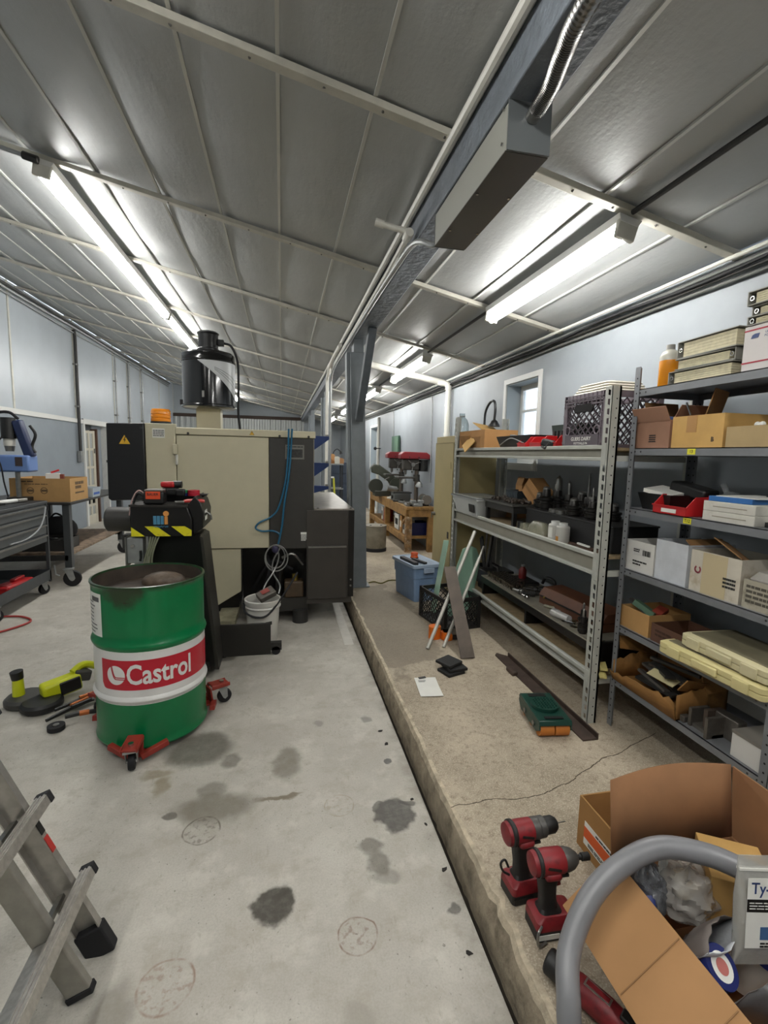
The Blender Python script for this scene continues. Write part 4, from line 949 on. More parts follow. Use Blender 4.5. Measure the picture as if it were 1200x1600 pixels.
# things lying on the head
t = thing('tool_battery', 'black battery pack with orange label on the lift truck', 'battery', (-.83, 3.46, 1.258))
MB().b(-.065, .06, -.05, .05, 0, .085).build('pack', black, t, bevel=.012); MB().b(-.05, .04, -.052, -.049, .035, .085).build('orange_label', mat('label_orange', '#d3491f', .5), t); text('BAUER', .024, ink, t, (-.005, -.0525, .066), bold=.02, width=.07); MB().b(-.06, .055, -.04, .045, .085, .098).build('slide_rail', mat('grey_plastic', '#77736d', .5), t, bevel=.004)
t = thing('cordless_tool', 'black and red cordless tool lying on the lift truck', 'power tool', (-.76, 3.58, 1.305))
MB().b(-.05, .05, -.04, .04, .0, .055).build('foot_body', black, t, bevel=.012); MB().b(-.06, .03, -.035, .035, .055, .095).build('red_housing', redp, t, bevel=.012); MB().cyl((.02, 0, .075), (.075, 0, .075), .025, n=14).build('nose', black, t); MB().box((.07, -.02, .02), (.06, .06, .05)).build('side_pouch', black, t, bevel=.01)
t = thing('red_pliers', 'red handled pliers lying on the lift truck top', 'pliers', (-.645, 3.45, 1.258), D(20))
for s_ in (-1, 1): MB().tube(smooth_path([(-.005, 0, .016), (.03, .014*s_, .02), (.08, .028*s_, .02), (.12, .02*s_, .016)], 5), .011, 8).build('grip', mat('coral_grip', '#c3352f', .4), t)
MB().box((-.035, 0, .014), (.06, .03, .014)).build('jaw', steel, t, bevel=.004)
t = thing('tape_rolls', 'stack of blue, green and red electrical tape rolls on the lift truck', 'tape', (-.66, 3.59, 1.302))
for i, (x, z, c_) in enumerate(((-.03, 0, '#1d3f86'), (-.03, .02, '#2f9e63'), (.05, 0, '#b51f33'), (.05, .02, '#b51f33'))):
    MB().lathe([(.024, 0), (.04, 0), (.04, .019), (.024, .019), (.024, 0)], (x, 0, z), 20).build('roll', mat('tape'+c_, c_, .4), t)
t = thing('flat_tool', 'dark flat bar tool at the lift truck right corner', 'tool', (-.57, 3.60, 1.30), D(5)); MB().box((0, 0, .008), (.1, .03, .012)).build('bar', dark, t, bevel=.003); MB().box((-.04, 0, .018), (.02, .02, .012)).build('knob', black, t)
# ---- blue cantilever rack arms
t = thing('cantilever_rack', 'blue steel cantilever rack arms sticking out behind the machine', 'rack', (.22, 5.72, 0))
br = mat('rack_blue', '#17356f', .4)
MB().b(-.05, .02, -.03, .03, 0, 1.82).build('upright', br, t)
for z in (1.80, 1.49, 1.22): MB().prism([(.0, z+.02), (.32, z+.015), (.32, z-.02), (.0, max(z-.25, 1.112))], -.04, .04).build('arm', br, t, bevel=.003); MB().b(.28, .31, -.045, .045, z+.015, z+.035).build('stop_lip', steel, t)
MB().b(-.2, .1, -.2, .2, 0, .03).build('foot_plate', br, t)
# ================================================================ CENTRE AND FAR
# ---- wooden workbench
t = thing('wood_workbench', 'raw timber workbench along the right wall', 'workbench', (1.84, 6.98, PZ))
L_ = 3.1
for i in range(4): MB().b(.0+i*.112, .109+i*.112, -.02, L_, .66, .70).build('plank', wood, t, bevel=.003)
MB().b(.0, .04, .03, L_-.03, .55, .66).build('apron', wood, t); MB().b(.04, .44, -.01, .03, .55, .66).build('apron', wood, t); MB().b(.04, .44, L_-.06, L_-.02, .55, .66).build('apron', wood, t)
legm = mat('splintered_post', '#8a6a45', .8, var=.4, vscale=22, dirt='#d3c8b5', damt=.6, dscale=16)
for x, y in ((.0, -.015), (.35, -.015), (.0, 1.5), (.35, 1.5), (.0, L_-.1), (.35, L_-.1)): MB().b(x, x+.09, y, y+.09, 0, .55).build('leg', legm if (x, y) == (.0, -.015) else wood, t)
MB().b(.03, .44, .08, L_-.12, .20, .235).build('lower_shelf', wood, t); MB().b(-.005, .03, .08, L_-.02, .14, .235).build('rail', wood, t)
MB().bar((.045, .12, .55), (.045, .36, .40), .035, .035).build('corner_brace', wood, t)
# things under the bench
for i, (y, c_, w, h, lab) in enumerate(((7.35, '#c9c3b5', .14, .22, 'tall pale carton under the timber bench'), (7.55, '#b9874a', .12, .26, 'orange-brown carton under the timber bench'), (7.85, '#d0d0cc', .3, .26, 'white carton under the timber bench'), (8.75, '#8f2a22', .2, .24, 'dark red can under the timber bench'), (9.05, '#cfcac0', .12, .24, 'narrow white carton under the timber bench'))):
    q = thing('stored_carton', lab, 'box' if i != 3 else 'can', (1.96, y, PZ+.236)); c2 = mat('carton'+c_, c_, .7, var=.1)
    if i == 3: MB().lathe([(0, 0), (.09, 0), (.09, h), (.08, h+.01), (0, h+.01)], n=20).build('can', c2, q); MB().cyl((0, 0, h), (0, 0, h+.03), .03, n=12).build('cap', black, q)
    else: MB().b(-.06, .10, -w/2, w/2, 0, h).build('box', c2, q, bevel=.003); MB().b(-.062, -.06, -w*.3, w*.3, h*.3, h*.7).build('print_panel', ink if i != 1 else paper, q)
q = thing('blue_bin', 'dark blue plastic bin under the timber bench end', 'bin', (2.08, 7.3, PZ+.236)); bb = mat('deep_blue_plastic', '#18215e', .4)
MB().taper(-.17, .17, -.16, .16, 0, .20, .9).build('bin', bb, q); MB().b(-.18, .18, -.175, -.16, .17, .2).build('rim', bb, q)
# ---- drill presses
dpr = mat('press_red', '#7d2228', .35); dpd = mat('press_dark_grey', '#37342f', .5, var=.15)
def press(loc, label, s=1.):
    q = thing('drill_press', label, 'drill press', loc); q.scale = (s, s, s)
    MB().b(-.10, .28, -.13, .13, 0, .04).build('base', dpd, q, bevel=.01)
    MB().cyl((.12, 0, .04), (.12, 0, .66), .04, n=18).build('column', mat('press_column', '#6b625a', .35, .6), q)
    MB().cyl((.12, 0, .42), (.12, 0, .54), .06, n=18).build('table_collar', dpd, q)
    MB().b(-.24, .06, -.13, .13, .47, .50).build('table', dpd, q, bevel=.004)
    MB().box((.0, 0, .72), (.30, .15, .20)).build('head', dpd, q, bevel=.02)
    hd = MB().prism([(-.21, .82), (.33, .82), (.33, .90), (.27, .94), (-.15, .95), (-.21, .90)], -.12, .12).build('belt_cover', dpr, q, bevel=.015)
    for x in (-.05, .12): MB().cyl((x, -.121, .85), (x, -.126, .85), .012, n=8).build('cover_screw', black, hd)
    MB().cyl((.24, 0, .60), (.24, 0, .81), .085, n=20).build('motor', black, q)
    MB().cyl((-.09, 0, .54), (-.09, 0, .63), .022, .03, 14).build('chuck', steel, q); MB().cyl((-.09, 0, .50), (-.09, 0, .54), .004, n=6).build('drill_bit', steel, q)
    hb_ = MB().cyl((.02, -.075, .72), (.02, -.13, .72), .035, n=16).build('feed_hub', steel, q)
    for a in (20, 140, 260): MB().tube([(.02, -.115, .72), (.02+.13*math.cos(D(a)), -.12, .72+.13*math.sin(D(a)))], .007, 6).build('feed_handle', steel, hb_); MB().ball((.02+.13*math.cos(D(a)), -.12, .72+.13*math.sin(D(a))), .014, 5).build('knob', black, hb_)
    MB().lathe([(.02, .0), (.05, -.03), (.065, -.09)], (.14, -.14, .42), 16, rotm(.3, 0, 0)).build('lamp_shade', galv, q)
    MB().tube(smooth_path([(.12, -.04, .55), (.13, -.12, .50), (.14, -.14, .43)], 5), .007, 6).build('lamp_arm', black, q)
    return q
press((2.0, 7.42, PZ+.70), 'red-topped bench drill press nearest the tan cabinet', .88)
press((2.0, 8.4, PZ+.70), 'red-topped bench drill press behind the nearer one', .88)
# ---- green band saw
q = thing('band_saw', 'olive green horizontal band saw on the timber bench', 'band saw', (1.93, 8.95, PZ+.70)); gs = mat('saw_olive', '#4c5045', .45, var=.08); gs2 = mat('saw_olive_dark', '#373a33', .45)
MB().b(-.22, .25, -.14, .14, 0, .10).build('bed', gs2, q, bevel=.01)
arm = [(.30, .12), (.26, .30), (.12, .42), (-.12, .58), (-.22, .60), (-.29, .54), (-.28, .44), (-.14, .40), (.04, .28), (.12, .12)]
MB().prism(arm, -.06, .03).build('saw_frame', gs, q, bevel=.02)
MB().cyl((-.20, -.09, .19), (-.20, .0, .19), .135, n=28).build('wheel_guard', gs2, q); MB().cyl((.20, -.09, .22), (.20, .0, .22), .13, n=28).build('wheel_guard', gs, q)
MB().tube(smooth_path([(-.31, -.05, .22), (-.32, -.05, .40), (-.30, -.05, .54), (-.22, -.05, .62)], 6), .008, 6).build('blade_edge', steel, q)
MB().cyl((.0, -.16, .16), (.18, -.16, .13), .055, n=16).build('motor', galv, q); MB().cyl((.18, -.16, .13), (.21, -.16, .125), .035, n=16).build('motor_cap', steel, q)
MB().tube([(-.05, -.1, .30), (.05, -.1, .36)], .01).build('lift_handle', steel, q)
# bench clutter
q = thing('sander', 'grey box shaped sander on the timber bench', 'sander', (1.95, 8.02, PZ+.70)); MB().b(-.09, .20, -.13, .13, 0, .13).build('body', mat('sander_grey', '#5d6160', .45), q, bevel=.01); MB().b(-.10, .22, -.11, .11, .13, .15).build('belt', dark, q); MB().cyl((-.1, -.05, .07), (-.12, -.05, .07), .03, n=12).build('knob', black, q)
for i, (x, y, L, a, c_, lab) in enumerate(((1.92, 7.55, .22, .2, steel, 'bare steel bar on the timber bench front'), (1.90, 7.20, .26, -.1, galv, 'flat grey steel strip at the timber bench near corner'), (1.97, 7.12, .2, .6, dark, 'dark steel block at the timber bench near end'), (1.90, 7.78, .16, 1.0, dark, 'dark clamp on the timber bench'), (1.89, 8.35, .12, .3, paper, 'small white card box on the timber bench'))):
    q = thing('bench_piece', lab, 'metal part' if i < 4 else 'box', (x, y, PZ+.70), a+PI/2); MB().b(-L/2, L/2, -.03, .03, 0, .03).build('bar', c_, q, bevel=.004); MB().b(-L/2, -L/2+.04, -.02, .02, .03, .05).build('end_piece', c_, q, bevel=.003)
q = thing('bench_vise', 'grey bench vise at the near end of the timber bench', 'vise', (2.02, 7.05, PZ+.70)); MB().b(-.06, .08, -.05, .06, 0, .05).build('base', galv, q, bevel=.01); MB().b(-.10, -.02, -.045, .045, .05, .10).build('jaw', galv, q, bevel=.006); MB().b(.02, .10, -.045, .045, .05, .10).build('jaw', galv, q, bevel=.006); MB().tube([(-.16, 0, .06), (.0, 0, .06)], .012).build('screw', steel, q); MB().tube([(-.15, -.08, .06), (-.15, .08, .06)], .006).build('handle', steel, q)
q = thing('bench_grinder', 'dark bench grinder by the tan cabinet', 'grinder', (2.19, 7.2, PZ+.70)); MB().cyl((0, -.08, .10), (0, .08, .10), .06, n=18).build('motor', gs2, q); MB().b(-.05, .05, -.06, .06, 0, .06).build('stand', dark, q)
for s_ in (-1, 1): MB().cyl((0, .10*s_, .10), (0, .125*s_, .10), .075, n=20).build('wheel', mat('grind_stone', '#6c665e', .8), q)
# ---- round steel pot
q = thing('steel_pot', 'large worn grey steel pot beside the timber bench', 'pot', (1.41, 7.2, PZ))
pm = mat('worn_pot_metal', '#8c8678', .45, .35, var=.18, vscale=7, dirt='#4d453a', damt=.6)
MB().lathe([(0, .0), (.165, 0), (.172, .01), (.172, .38), (.176, .385), (.176, .40), (.165, .402), (.162, .38), (.16, .3), (0, .29)], n=40).build('shell', pm, q); MB().lathe([(.173, .0), (.177, .005), (.177, .05), (.173, .055)], n=40).build('base_band', rubber, q)
MB().lathe([(.0, .385), (.155, .385), (.16, .40), (.0, .402)], n=36).build('lid', pm, q)
for x in (-.08, .08): MB().cyl((x, -.05, .40), (x, -.05, .408), .018, n=12).build('lid_hole_plug', black, q)
# ---- tan locker
q = thing('tan_cabinet', 'tall tan steel cabinet past the first rack', 'cabinet', (1.715, 4.65, PZ))
tn = mat('tan_enamel', '#ab9c6e', .5, var=.04, vscale=4)
MB().b(.004, .46, .0, .60, .06, 1.69).build('body', tn, q, bevel=.004); MB().b(.03, .45, .02, .58, 0, .06).build('plinth', dark, q)
MB().b(-.012, .004, .01, .59, .08, 1.62).build('door', tn, q, bevel=.003); MB().b(-.016, -.012, .02, .58, 1.615, 1.62).build('side_seam', mat('tan_dark', '#6d6140', .6), q)
MB().cyl((-.012, .54, .83), (-.05, .54, .83), .02, n=12).build('handle', steel, q); MB().b(-.055, -.045, .535, .545, .78, .84).build('handle_lever', steel, q)
MB().b(-.016, -.012, .06, .10, 1.35, 1.42).build('hinge', tn, q); MB().b(-.016, -.012, .06, .10, .62, .69).build('vent_slot', dark, q)
q = thing('glass_jug', 'empty clear glass jug on top of the tan cabinet', 'jug', (1.95, 5.1, PZ+1.69)); MB().lathe([(0, 0), (.07, 0), (.078, .01), (.078, .14), (.06, .19), (.03, .22), (.03, .26), (.025, .26), (.025, .22), (.055, .185), (.073, .135), (.073, .012), (0, .008)], n=24).build('jug', mat('clear_glass', '#dfe8ea', .08, trans=.9), q); MB().lathe([(.034, .225), (.034, .235)], n=16).build('neck_ring', steel, q)
# ---- far end clutter
q = thing('drawer_cabinet', 'dark blue steel cabinet at the far end', 'cabinet', (1.55, 13.2, PZ)); nbm = mat('navy_cabinet', '#39424f', .4)
MB().b(-.25, .45, -.3, .3, 0, 1.25).build('body', nbm, q, bevel=.01)
for z in (.1, .4, .7, .95): MB().b(-.23, .43, -.315, -.30, z, z+.22).build('drawer', nbm, q, bevel=.004)
q = thing('far_shelf', 'grey metal shelf stacked with odds and ends at the far end', 'shelf', (1.25, 12.0, PZ))
for x in (-.2, .2):
    for y in (-.2, .2): MB().b(x-.015, x+.015, y-.015, y+.015, 0, 1.2).build('post', dark, q)
for z in (.1, .6, 1.2): MB().b(-.23, .23, -.23, .23, z, z+.03).build('shelf_board', galv, q)
for i, (x, y, w, h, c_, lab) in enumerate(((1.14, 11.95, .16, .10, '#a9764a', 'small brown carton on the far shelf'), (1.33, 11.9, .12, .16, '#e8e4d8', 'white jug on the far shelf'), (1.22, 12.1, .14, .22, '#d1a06a', 'tan bottle box on the far shelf'), (1.42, 12.05, .18, .12, '#b98a5e', 'orange-tan carton on the far shelf edge'))):
    o_ = thing('shelf_oddment', lab, 'box', (x, y, PZ+1.23)); MB().b(-w/2, w/2, -w/2, w/2, 0, h).build('box', mat('odd'+c_, c_, .7), o_, bevel=.004); MB().b(-w/3, w/3, -w/3, w/3, h, h+.02).build('top', mat('odd'+c_, c_, .7), o_)
q = thing('step_ladder', 'yellow trimmed folding step ladder at the far end', 'ladder', (1.02, 10.4, PZ))
yl = mat('yellow_rail', '#b9b83a', .5)
for x in (-.12, .12): MB().bar((x, -.12, 0), (x*.6, 0, .95), .03, .04).build('rail', yl, q); MB().bar((x, .2, 0), (x*.6, .02, .95), .025, .03).build('rear_rail', galv, q)
for k in range(1, 4): MB().b(-.10, .10, -.12+.03*k, -.05+.03*k, .23*k, .23*k+.02).build('tread', dark, q)
MB().b(-.08, .08, -.05, .06, .95, .98).build('cap', paper, q)
q = thing('hand_truck_wheel', 'black rubber wheel leaning behind the far column', 'wheel', (1.16, 9.2, PZ)); MB().lathe([(.10, -.04), (.20, -.045), (.22, -.02), (.22, .02), (.20, .045), (.10, .04), (.10, -.04)], (0, 0, .22), 28, rotm(0, PI/2-.35, .5)).build('tyre', rubber, q); MB().lathe([(.02, -.03), (.10, -.03), (.10, .03), (.02, .03), (.02, -.03)], (0, 0, .22), 20, rotm(0, PI/2-.35, .5)).build('rim', galv, q)
q = thing('blue_jack', 'blue floor jack standing behind the near column', 'jack', (1.06, 8.2, PZ)); bj = mat('jack_blue', '#27406e', .4)
MB().b(-.1, .1, -.15, .15, .04, .18).build('frame', bj, q, bevel=.01); MB().tube([(0, 0, .18), (.02, .05, .55)], .02).build('handle', bj, q); MB().tube([(-.06, -.1, .18), (-.04, -.1, .40)], .014).build('lever', chrome, q)
for x in (-.11, .11): MB().cyl((x, -.1, .04), (x*1.2, -.1, .04), .04, n=12).build('wheel', rubber, q)
q = thing('goose_lamp', 'thin black gooseneck lamp on the far shelf', 'lamp', (1.30, 12.12, PZ+1.23)); MB().tube(smooth_path([(0, 0, 0), (-.04, 0, .25), (.05, 0, .36), (.14, 0, .30)], 6), .01, 6).build('neck', black, q); MB().cyl((.14, 0, .31), (.16, 0, .24), .02, .045, 12).build('shade', black, q); MB().cyl((0, 0, 0), (0, 0, .02), .05, n=12).build('base', black, q)
for y, z, lab in ((11.2, 1.75, 'black bracket on the right wall before the far window'), (15.0, 1.75, 'black wall bracket by the far window')):
    q = thing('wall_bracket', lab, 'bracket', (XR-.02 if y > 12 else XR-.02, y, z)); MB().b(-.12, 0, -.02, .02, 0, .02).build('arm', black, q); MB().ball((-.13, 0, .01), .04, 6).build('head', black, q)
# yellow and black cord along the slab
tag(MB().tube(smooth_path([(.98, 5.32, PZ+.008), (1.05, 5.36, PZ+.008), (1.12, 5.28, PZ+.008), (1.25, 5.4, PZ+.008), (1.45, 5.35, PZ+.008)], 8), .007, 6).build('floor_cord', mat('olive_cord', '#6a6428', .6)), 'thin olive cord lying on the slab behind the blue tote', 'cord')
# ================================================================ SLAB FLOOR THINGS
# ---- blue tote
t = thing('storage_tote', 'light blue plastic storage tote with lid on the slab', 'tote', (1.388, 4.80, PZ))
tb = mat('tote_blue', '#7a93b3', .42, var=.05); tl = mat('tote_lid_grey', '#9fb0c4', .42)
ROT = D(12); t.rotation_euler = (0, 0, ROT)
def rrect(hx, hy, rr, z, n=5):
    out = []
    for cx_, cy_, a0 in ((hx-rr, hy-rr, 0), (-hx+rr, hy-rr, PI/2), (-hx+rr, -hy+rr, PI), (hx-rr, -hy+rr, 1.5*PI)):
        for i in range(n+1): a = a0+PI/2*i/n; out.append((cx_+rr*math.cos(a), cy_+rr*math.sin(a), z))
    return out
def loft(rings, capb=True, capt=True):
    m = MB(); k = len(rings[0]); vs = [p for r_ in rings for p in r_]; fs = []
    for j in range(len(rings)-1):
        for i in range(k): fs.append((j*k+i, j*k+(i+1) % k, (j+1)*k+(i+1) % k, (j+1)*k+i))
    if capb: fs.append(tuple(range(k-1, -1, -1)))
    if capt: fs.append(tuple(range((len(rings)-1)*k, len(rings)*k)))
    return m.add(vs, fs)
loft([rrect(.125, .225, .03, 0), rrect(.128, .228, .03, .02), rrect(.138, .238, .03, .24), rrect(.145, .245, .03, .245), rrect(.148, .25, .03, .35), rrect(.15, .253, .03, .36)]).build('tub', tb, t)
loft([rrect(.16, .263, .03, .352), rrect(.165, .268, .03, .357), rrect(.165, .268, .03, .385), rrect(.155, .258, .03, .39), rrect(.145, .245, .03, .378), rrect(.08, .18, .02, .378)]).build('lid', tl, t)
MB().b(-.05, .07, -.275, -.252, .30, .352).build('handle', tl, t, bevel=.006)
for x in (-.08, .08): MB().b(x-.006, x+.006, -.246, -.234, .03, .24).build('rib', tb, t)
q = thing('marker_lamp', 'small round orange reflector light on the blue tote', 'light', (1.40, 4.92, PZ+.379)); MB().lathe([(.0, 0), (.038, 0), (.042, .01), (.036, .03), (.042, .045), (.036, .06), (0, .064)], n=20).build('lens', mat('orange_lens', '#d8551b', .3), q); MB().cyl((0, 0, .0), (0, 0, .006), .046, n=20).build('base', black, q)
q = thing('black_bars', 'two dark steel bars lying on the blue tote lid', 'metal bars', (1.36, 4.76, PZ+.379), ROT); 
MB().b(-.10, -.05, -.18, .15, 0, .03).build('bar', dark, q, bevel=.003); MB().box((.02, -.06, .014), (.035, .24, .02), rotm(0, 0, .12)).build('bar', dark, q, bevel=.003)
# ---- crates
def crate(name, label, loc, rz, sx, sy, sz, m, m2=None, cell=.055):
    q = thing(name, label, 'crate', loc, rz); hx, hy = sx/2, sy/2; th = .008
    k = MB()
    for z, h in ((0, .02), (sz-.035, .035)):
        k.b(-hx, hx, -hy, -hy+th*1.6, z, z+h); k.b(-hx, hx, hy-th*1.6, hy, z, z+h); k.b(-hx, -hx+th*1.6, -hy, hy, z, z+h); k.b(hx-th*1.6, hx, -hy, hy, z, z+h)
    for x in (-hx, hx-.03):
        for y in (-hy, hy-.03): k.b(x, x+.03, y, y+.03, 0, sz)
    k.build('frame', m, q)
    for side in range(4):
        w = sx if side % 2 == 0 else sy; g = MB(); x0, x1, z0_, z1_ = -w/2+.03, w/2-.03, .02, sz-.035
        for sg in (1, -1):
            c = x0-(z1_-z0_)
            while c < x1+(z1_-z0_):
                # line x = c + sg*(z-z0) clipped to the panel
                pts = []
                za, zb = z0_, z1_
                xa, xb = (c, c+(z1_-z0_)) if sg > 0 else (c+(z1_-z0_), c)
                # clip in x
                def at(x): return za+(x-xa)/(xb-xa)*(zb-za)
                lo, hi = max(min(xa, xb), x0), min(max(xa, xb), x1)
                if hi-lo > .004: g.bar((lo, 0, at(lo)), (hi, 0, at(hi)), th*.7, th*.7, (0, 1, 0))
                c += cell
        gx = g.build('lattice', m2 or m, q)
        if side == 0: gx.location = (0, -hy+th*.7, 0)
        if side == 1: gx.rotation_euler = (0, 0, PI/2); gx.location = (hx-th*.7, 0, 0)
        if side == 2: gx.location = (0, hy-th*.7, 0)
        if side == 3: gx.rotation_euler = (0, 0, PI/2); gx.location = (-hx+th*.7, 0, 0)
    MB().b(-hx+.01, hx-.01, -hy+.01, hy-.01, .006, .014).build('floor_grid', m, q)
    return q
q = crate('black_crate', 'black plastic lattice crate on the slab floor', (1.47, 3.98, PZ), D(10), .36, .48, .28, mat('crate_black', '#1d1b1a', .5))
# glass sheets and board
def slab_between(name, label, cat, p0, p1, w, th_, m, side=(1, 0, 0), part='sheet', taperk=1.):
    p0, p1 = Vector(p0), Vector(p1); d = p1-p0; s_ = Vector(side); s_ = (s_-d*(s_.dot(d)/d.length_squared)).normalized(); nn = d.normalized().cross(s_)
    vs = []
    for p, k in ((p0, 1), (p1, taperk)):
        for a, b in ((-1, -1), (1, -1), (1, 1), (-1, 1)): vs.append(p-p0+s_*(a*w/2*k)+nn*(b*th_/2))
    o_ = MB().add(vs, [(3,2,1,0), (4,5,6,7), (0,1,5,4), (1,2,6,5), (2,3,7,6), (3,0,4,7)]).build(name, m, None, bevel=.001); o_.location = p0
    return tag(o_, label, cat)
gm = mat('green_glass', '#a3c7b0', .12, trans=.15)
slab_between('glass_strip', 'narrow pale green glass strip leaning in the black crate', 'glass', (1.36, 4.10, PZ+.05), (1.50, 4.20, .84), .13, .006, gm, (0, 1, -.1))
slab_between('steel_plank', 'long rusty brown steel plate leaning on the black crate', 'steel plate', (1.335, 3.17, PZ+.01), (1.375, 3.74, .70), .105, .008, mat('rusty_plate', '#4e443b', .5, .4, var=.2, vscale=8), (1, -.15, 0), taperk=.95)
w_ = MB(); pts = [(-.13, 0), (.05, -.02), (.12, .10), (.17, .52), (.12, .62), (.05, .64), (-.02, .60), (-.10, .30)]
w_.prism(pts, -.003, .003); o_ = w_.build('car_glass', mat('green_glass2', '#92b5a0', .12, trans=.2), None, bevel=.001); o_.location = (1.54, 3.93, PZ+.06); o_.rotation_euler = (D(-8), D(8), D(6)); tag(o_, 'curved-edge green glass sheet leaning in the black crate', 'glass')
tw = mat('white_tube', '#b9b7ae', .4, .3)
q = thing('white_rod', 'longer white metal tube leaning on the rack', 'tube', (1.093, 3.39, PZ)); MB().cyl((0, 0, .006), (.555, .50, .83), .0145, n=12).build('tube', tw, q); MB().cyl((.553, .498, .829), (.556, .501, .833), .016, n=12).build('end_ring', steel, q)
q = thing('white_rod', 'shorter white metal tube crossing the longer one', 'tube', (1.225, 3.40, PZ)); MB().cyl((0, 0, .006), (.44, .40, .62), .0135, n=12).build('tube', tw, q); MB().cyl((.44, .40, .62), (.50, .455, .705), .009, n=12).build('thin_end', tw, q)
q = thing('orange_tool', 'orange and black clamp tool behind the leaning tubes', 'tool', (1.30, 3.60, PZ), D(-10)); MB().cyl((-.08, 0, 0), (-.08, 0, .10), .05, n=18).build('orange_wheel', orange, q); MB().cyl((.02, -.02, 0), (.02, -.02, .06), .05, n=18).build('orange_wheel', orange, q); MB().b(-.02, .16, -.05, .05, .0, .06).build('black_body', black, q, bevel=.01); MB().b(.03, .17, -.06, -.05, .05, .10).build('bracket', steel, q)
# black pads
pad = mat('black_rubber_pad', '#161616', .7)
for i, (dx, dy, a, lab) in enumerate(((0, 0, .35, 'lowest black rubber pad of the small stack'), (.03, .02, .15, 'middle black rubber pad of the small stack'), (.0, .05, .55, 'topmost black rubber pad of the small stack'))):
    o_ = MB().b(-.07, .07, -.065, .065, 0, .019).build('rubber_pad', pad, None, bevel=.003); o_.location = (1.14+dx, 2.99+dy, PZ+.0195*i+(.0 if i < 2 else .006)); o_.rotation_euler = (D(2)*(i == 2), 0, a); tag(o_, lab, 'rubber pad', 'stack of black rubber pads')
q = thing('note_paper', 'white sheet of paper lying on the slab', 'paper', (.92, 2.81, PZ), D(-6)); m = MB(); vs = []; fs = []
for i in range(7):
    for j in range(7): vs.append((-.072+.024*i, -.13+.042*j, .002+.006*math.sin(i*.9)*math.sin(j*.5)**2+.004))
for i in range(6):
    for j in range(6): o = i*7+j; fs.append((o, o+7, o+8, o+1))
m.add(vs, fs).build('sheet', paper, q); MB().box((-.02, .11, .012), (.05, .02, .003), rotm(0, 0, .3)).build('dark_scrap', dark, q); print_lines(q, (-.03, .06, .0125), .05, .03, 3, mat('faint_print', '#9a9a98', .8), 'z', 4)
# ---- green machine skate
q = thing('machine_skate', 'dark green machinery skate with orange rollers', 'machinery skate', (1.44, 2.30, PZ), D(-8)); sg = mat('skate_green', '#12392f', .35, var=.06)
for s_ in (-1, 1): MB().prism([(-.16, .05), (-.15, .095), (.145, .10), (.16, .06), (.12, .02), (-.11, .02)], .085*s_-.004, .085*s_+.004, 'x').build('side_plate', sg, q, bevel=.002)
MB().prism([(-.16, .075), (-.15, .098), (.145, .103), (.16, .08)], -.09, .09, 'x').build('deck', sg, q, bevel=.003)
MB().cyl((0, 0, .10), (0, 0, .118), .075, n=28).build('turntable', sg, q)
stu = MB()
for i in range(-4, 5):
    for j in range(-4, 5):
        if i*i+j*j < 15: stu.cyl((i*.017, j*.017, .118), (i*.017, j*.017, .126), .006, .003, 6)
stu.build('grip_studs', sg, q, kind='stuff')
MB().b(-.05, .05, .10, .13, .100, .106).build('slot', black, q); MB().b(-.05, .05, -.135, -.115, .100, .106).build('slot', black, q)
for y in (-.10, -.0, .10):
    for x in (-.042, .042): MB().cyl((x-.038, y-.015, .042), (x+.038, y-.015, .042), .041, n=18).build('roller', mat('urethane_orange', '#b9702a', .5), q)
for y in (-.08, .05):
    for x in (-.09, .09): MB().cyl((x*1.0, y, .05), (x*1.07, y, .05), .014, n=12).build('axle_bolt', steel, q)
# ---- angle iron
q = thing('angle_iron', 'long rusty steel bar lying on the slab under the rack', 'steel bar', (1.605, 2.66, PZ), D(-.5)); ri = mat('rust_bar', '#4a3d36', .55, .4, var=.25, vscale=12)
MB().prism([(-.045, -.56), (.045, -.56), (.045, .50), (-.02, .57), (-.045, .54)], 0, .008, 'z').build('flat', ri, q); MB().b(.037, .045, -.56, .5, .008, .035).build('upright_leg', ri, q); MB().b(-.075, -.03, .20, .30, .0, .03).build('weld_lug', ri, q, bevel=.008)
# ================================================================ RACK 1 (boltless, light grey)
R1X, R1D, R1Y0, R1Y1 = 1.68, .55, 2.25, 4.57
def slotted_post(name, m, parent, x, y, h, sx=1, sy=1, w=.05, slot=True):
    """angle post: aisle-facing slotted flange and end-facing flange with round punched marks"""
    k = MB(); p = .05
    if slot:
        k.b(x, x+sx*.003, y, y+sy*.014, 0, h); k.b(x, x+sx*.003, y+sy*.034, y+sy*w, 0, h)
        z = .0
        while z < h-.02:
            k.prism([(y+sy*.014, z), (y+sy*.034, z), (y+sy*.034, z+.022), (y+sy*.014, z+.016)], x, x+sx*.003, 'x'); z += p
        k.b(x, x+sx*.003, y+sy*.014, y+sy*.034, z, h)
    else: k.b(x, x+sx*.003, y, y+sy*w, 0, h)
    k.b(x, x+sx*w, y, y+sy*.003, 0, h); k.b(x+sx*(w-.012), x+sx*w, y, y+sy*.02, 0, h)
    o = k.build(name, m, parent)
    d = MB(); z = .05
    while z < h-.03:
        d.cyl((x+sx*.030, y-sy*.0006, z), (x+sx*.030, y+sy*.001, z), .0042, n=6); z += p
    d.build('punched_holes', mat('hole_dark', '#171717', .9), o, kind='stuff')
    return o
t = thing('steel_rack', 'light grey boltless steel rack nearest the aisle', 'shelving', (R1X, R1Y0, PZ)); W1 = R1Y1-R1Y0; H1 = 1.865
slotted_post('post', shelfgrey, t, 0, 0, H1, 1, 1, .055); slotted_post('post', shelfgrey, t, 0, W1, H1, 1, -1, .055); slotted_post('post', shelfgrey, t, R1D, 0, H1, -1, 1, .055); slotted_post('post', shelfgrey, t, R1D, W1, H1, -1, -1, .055)
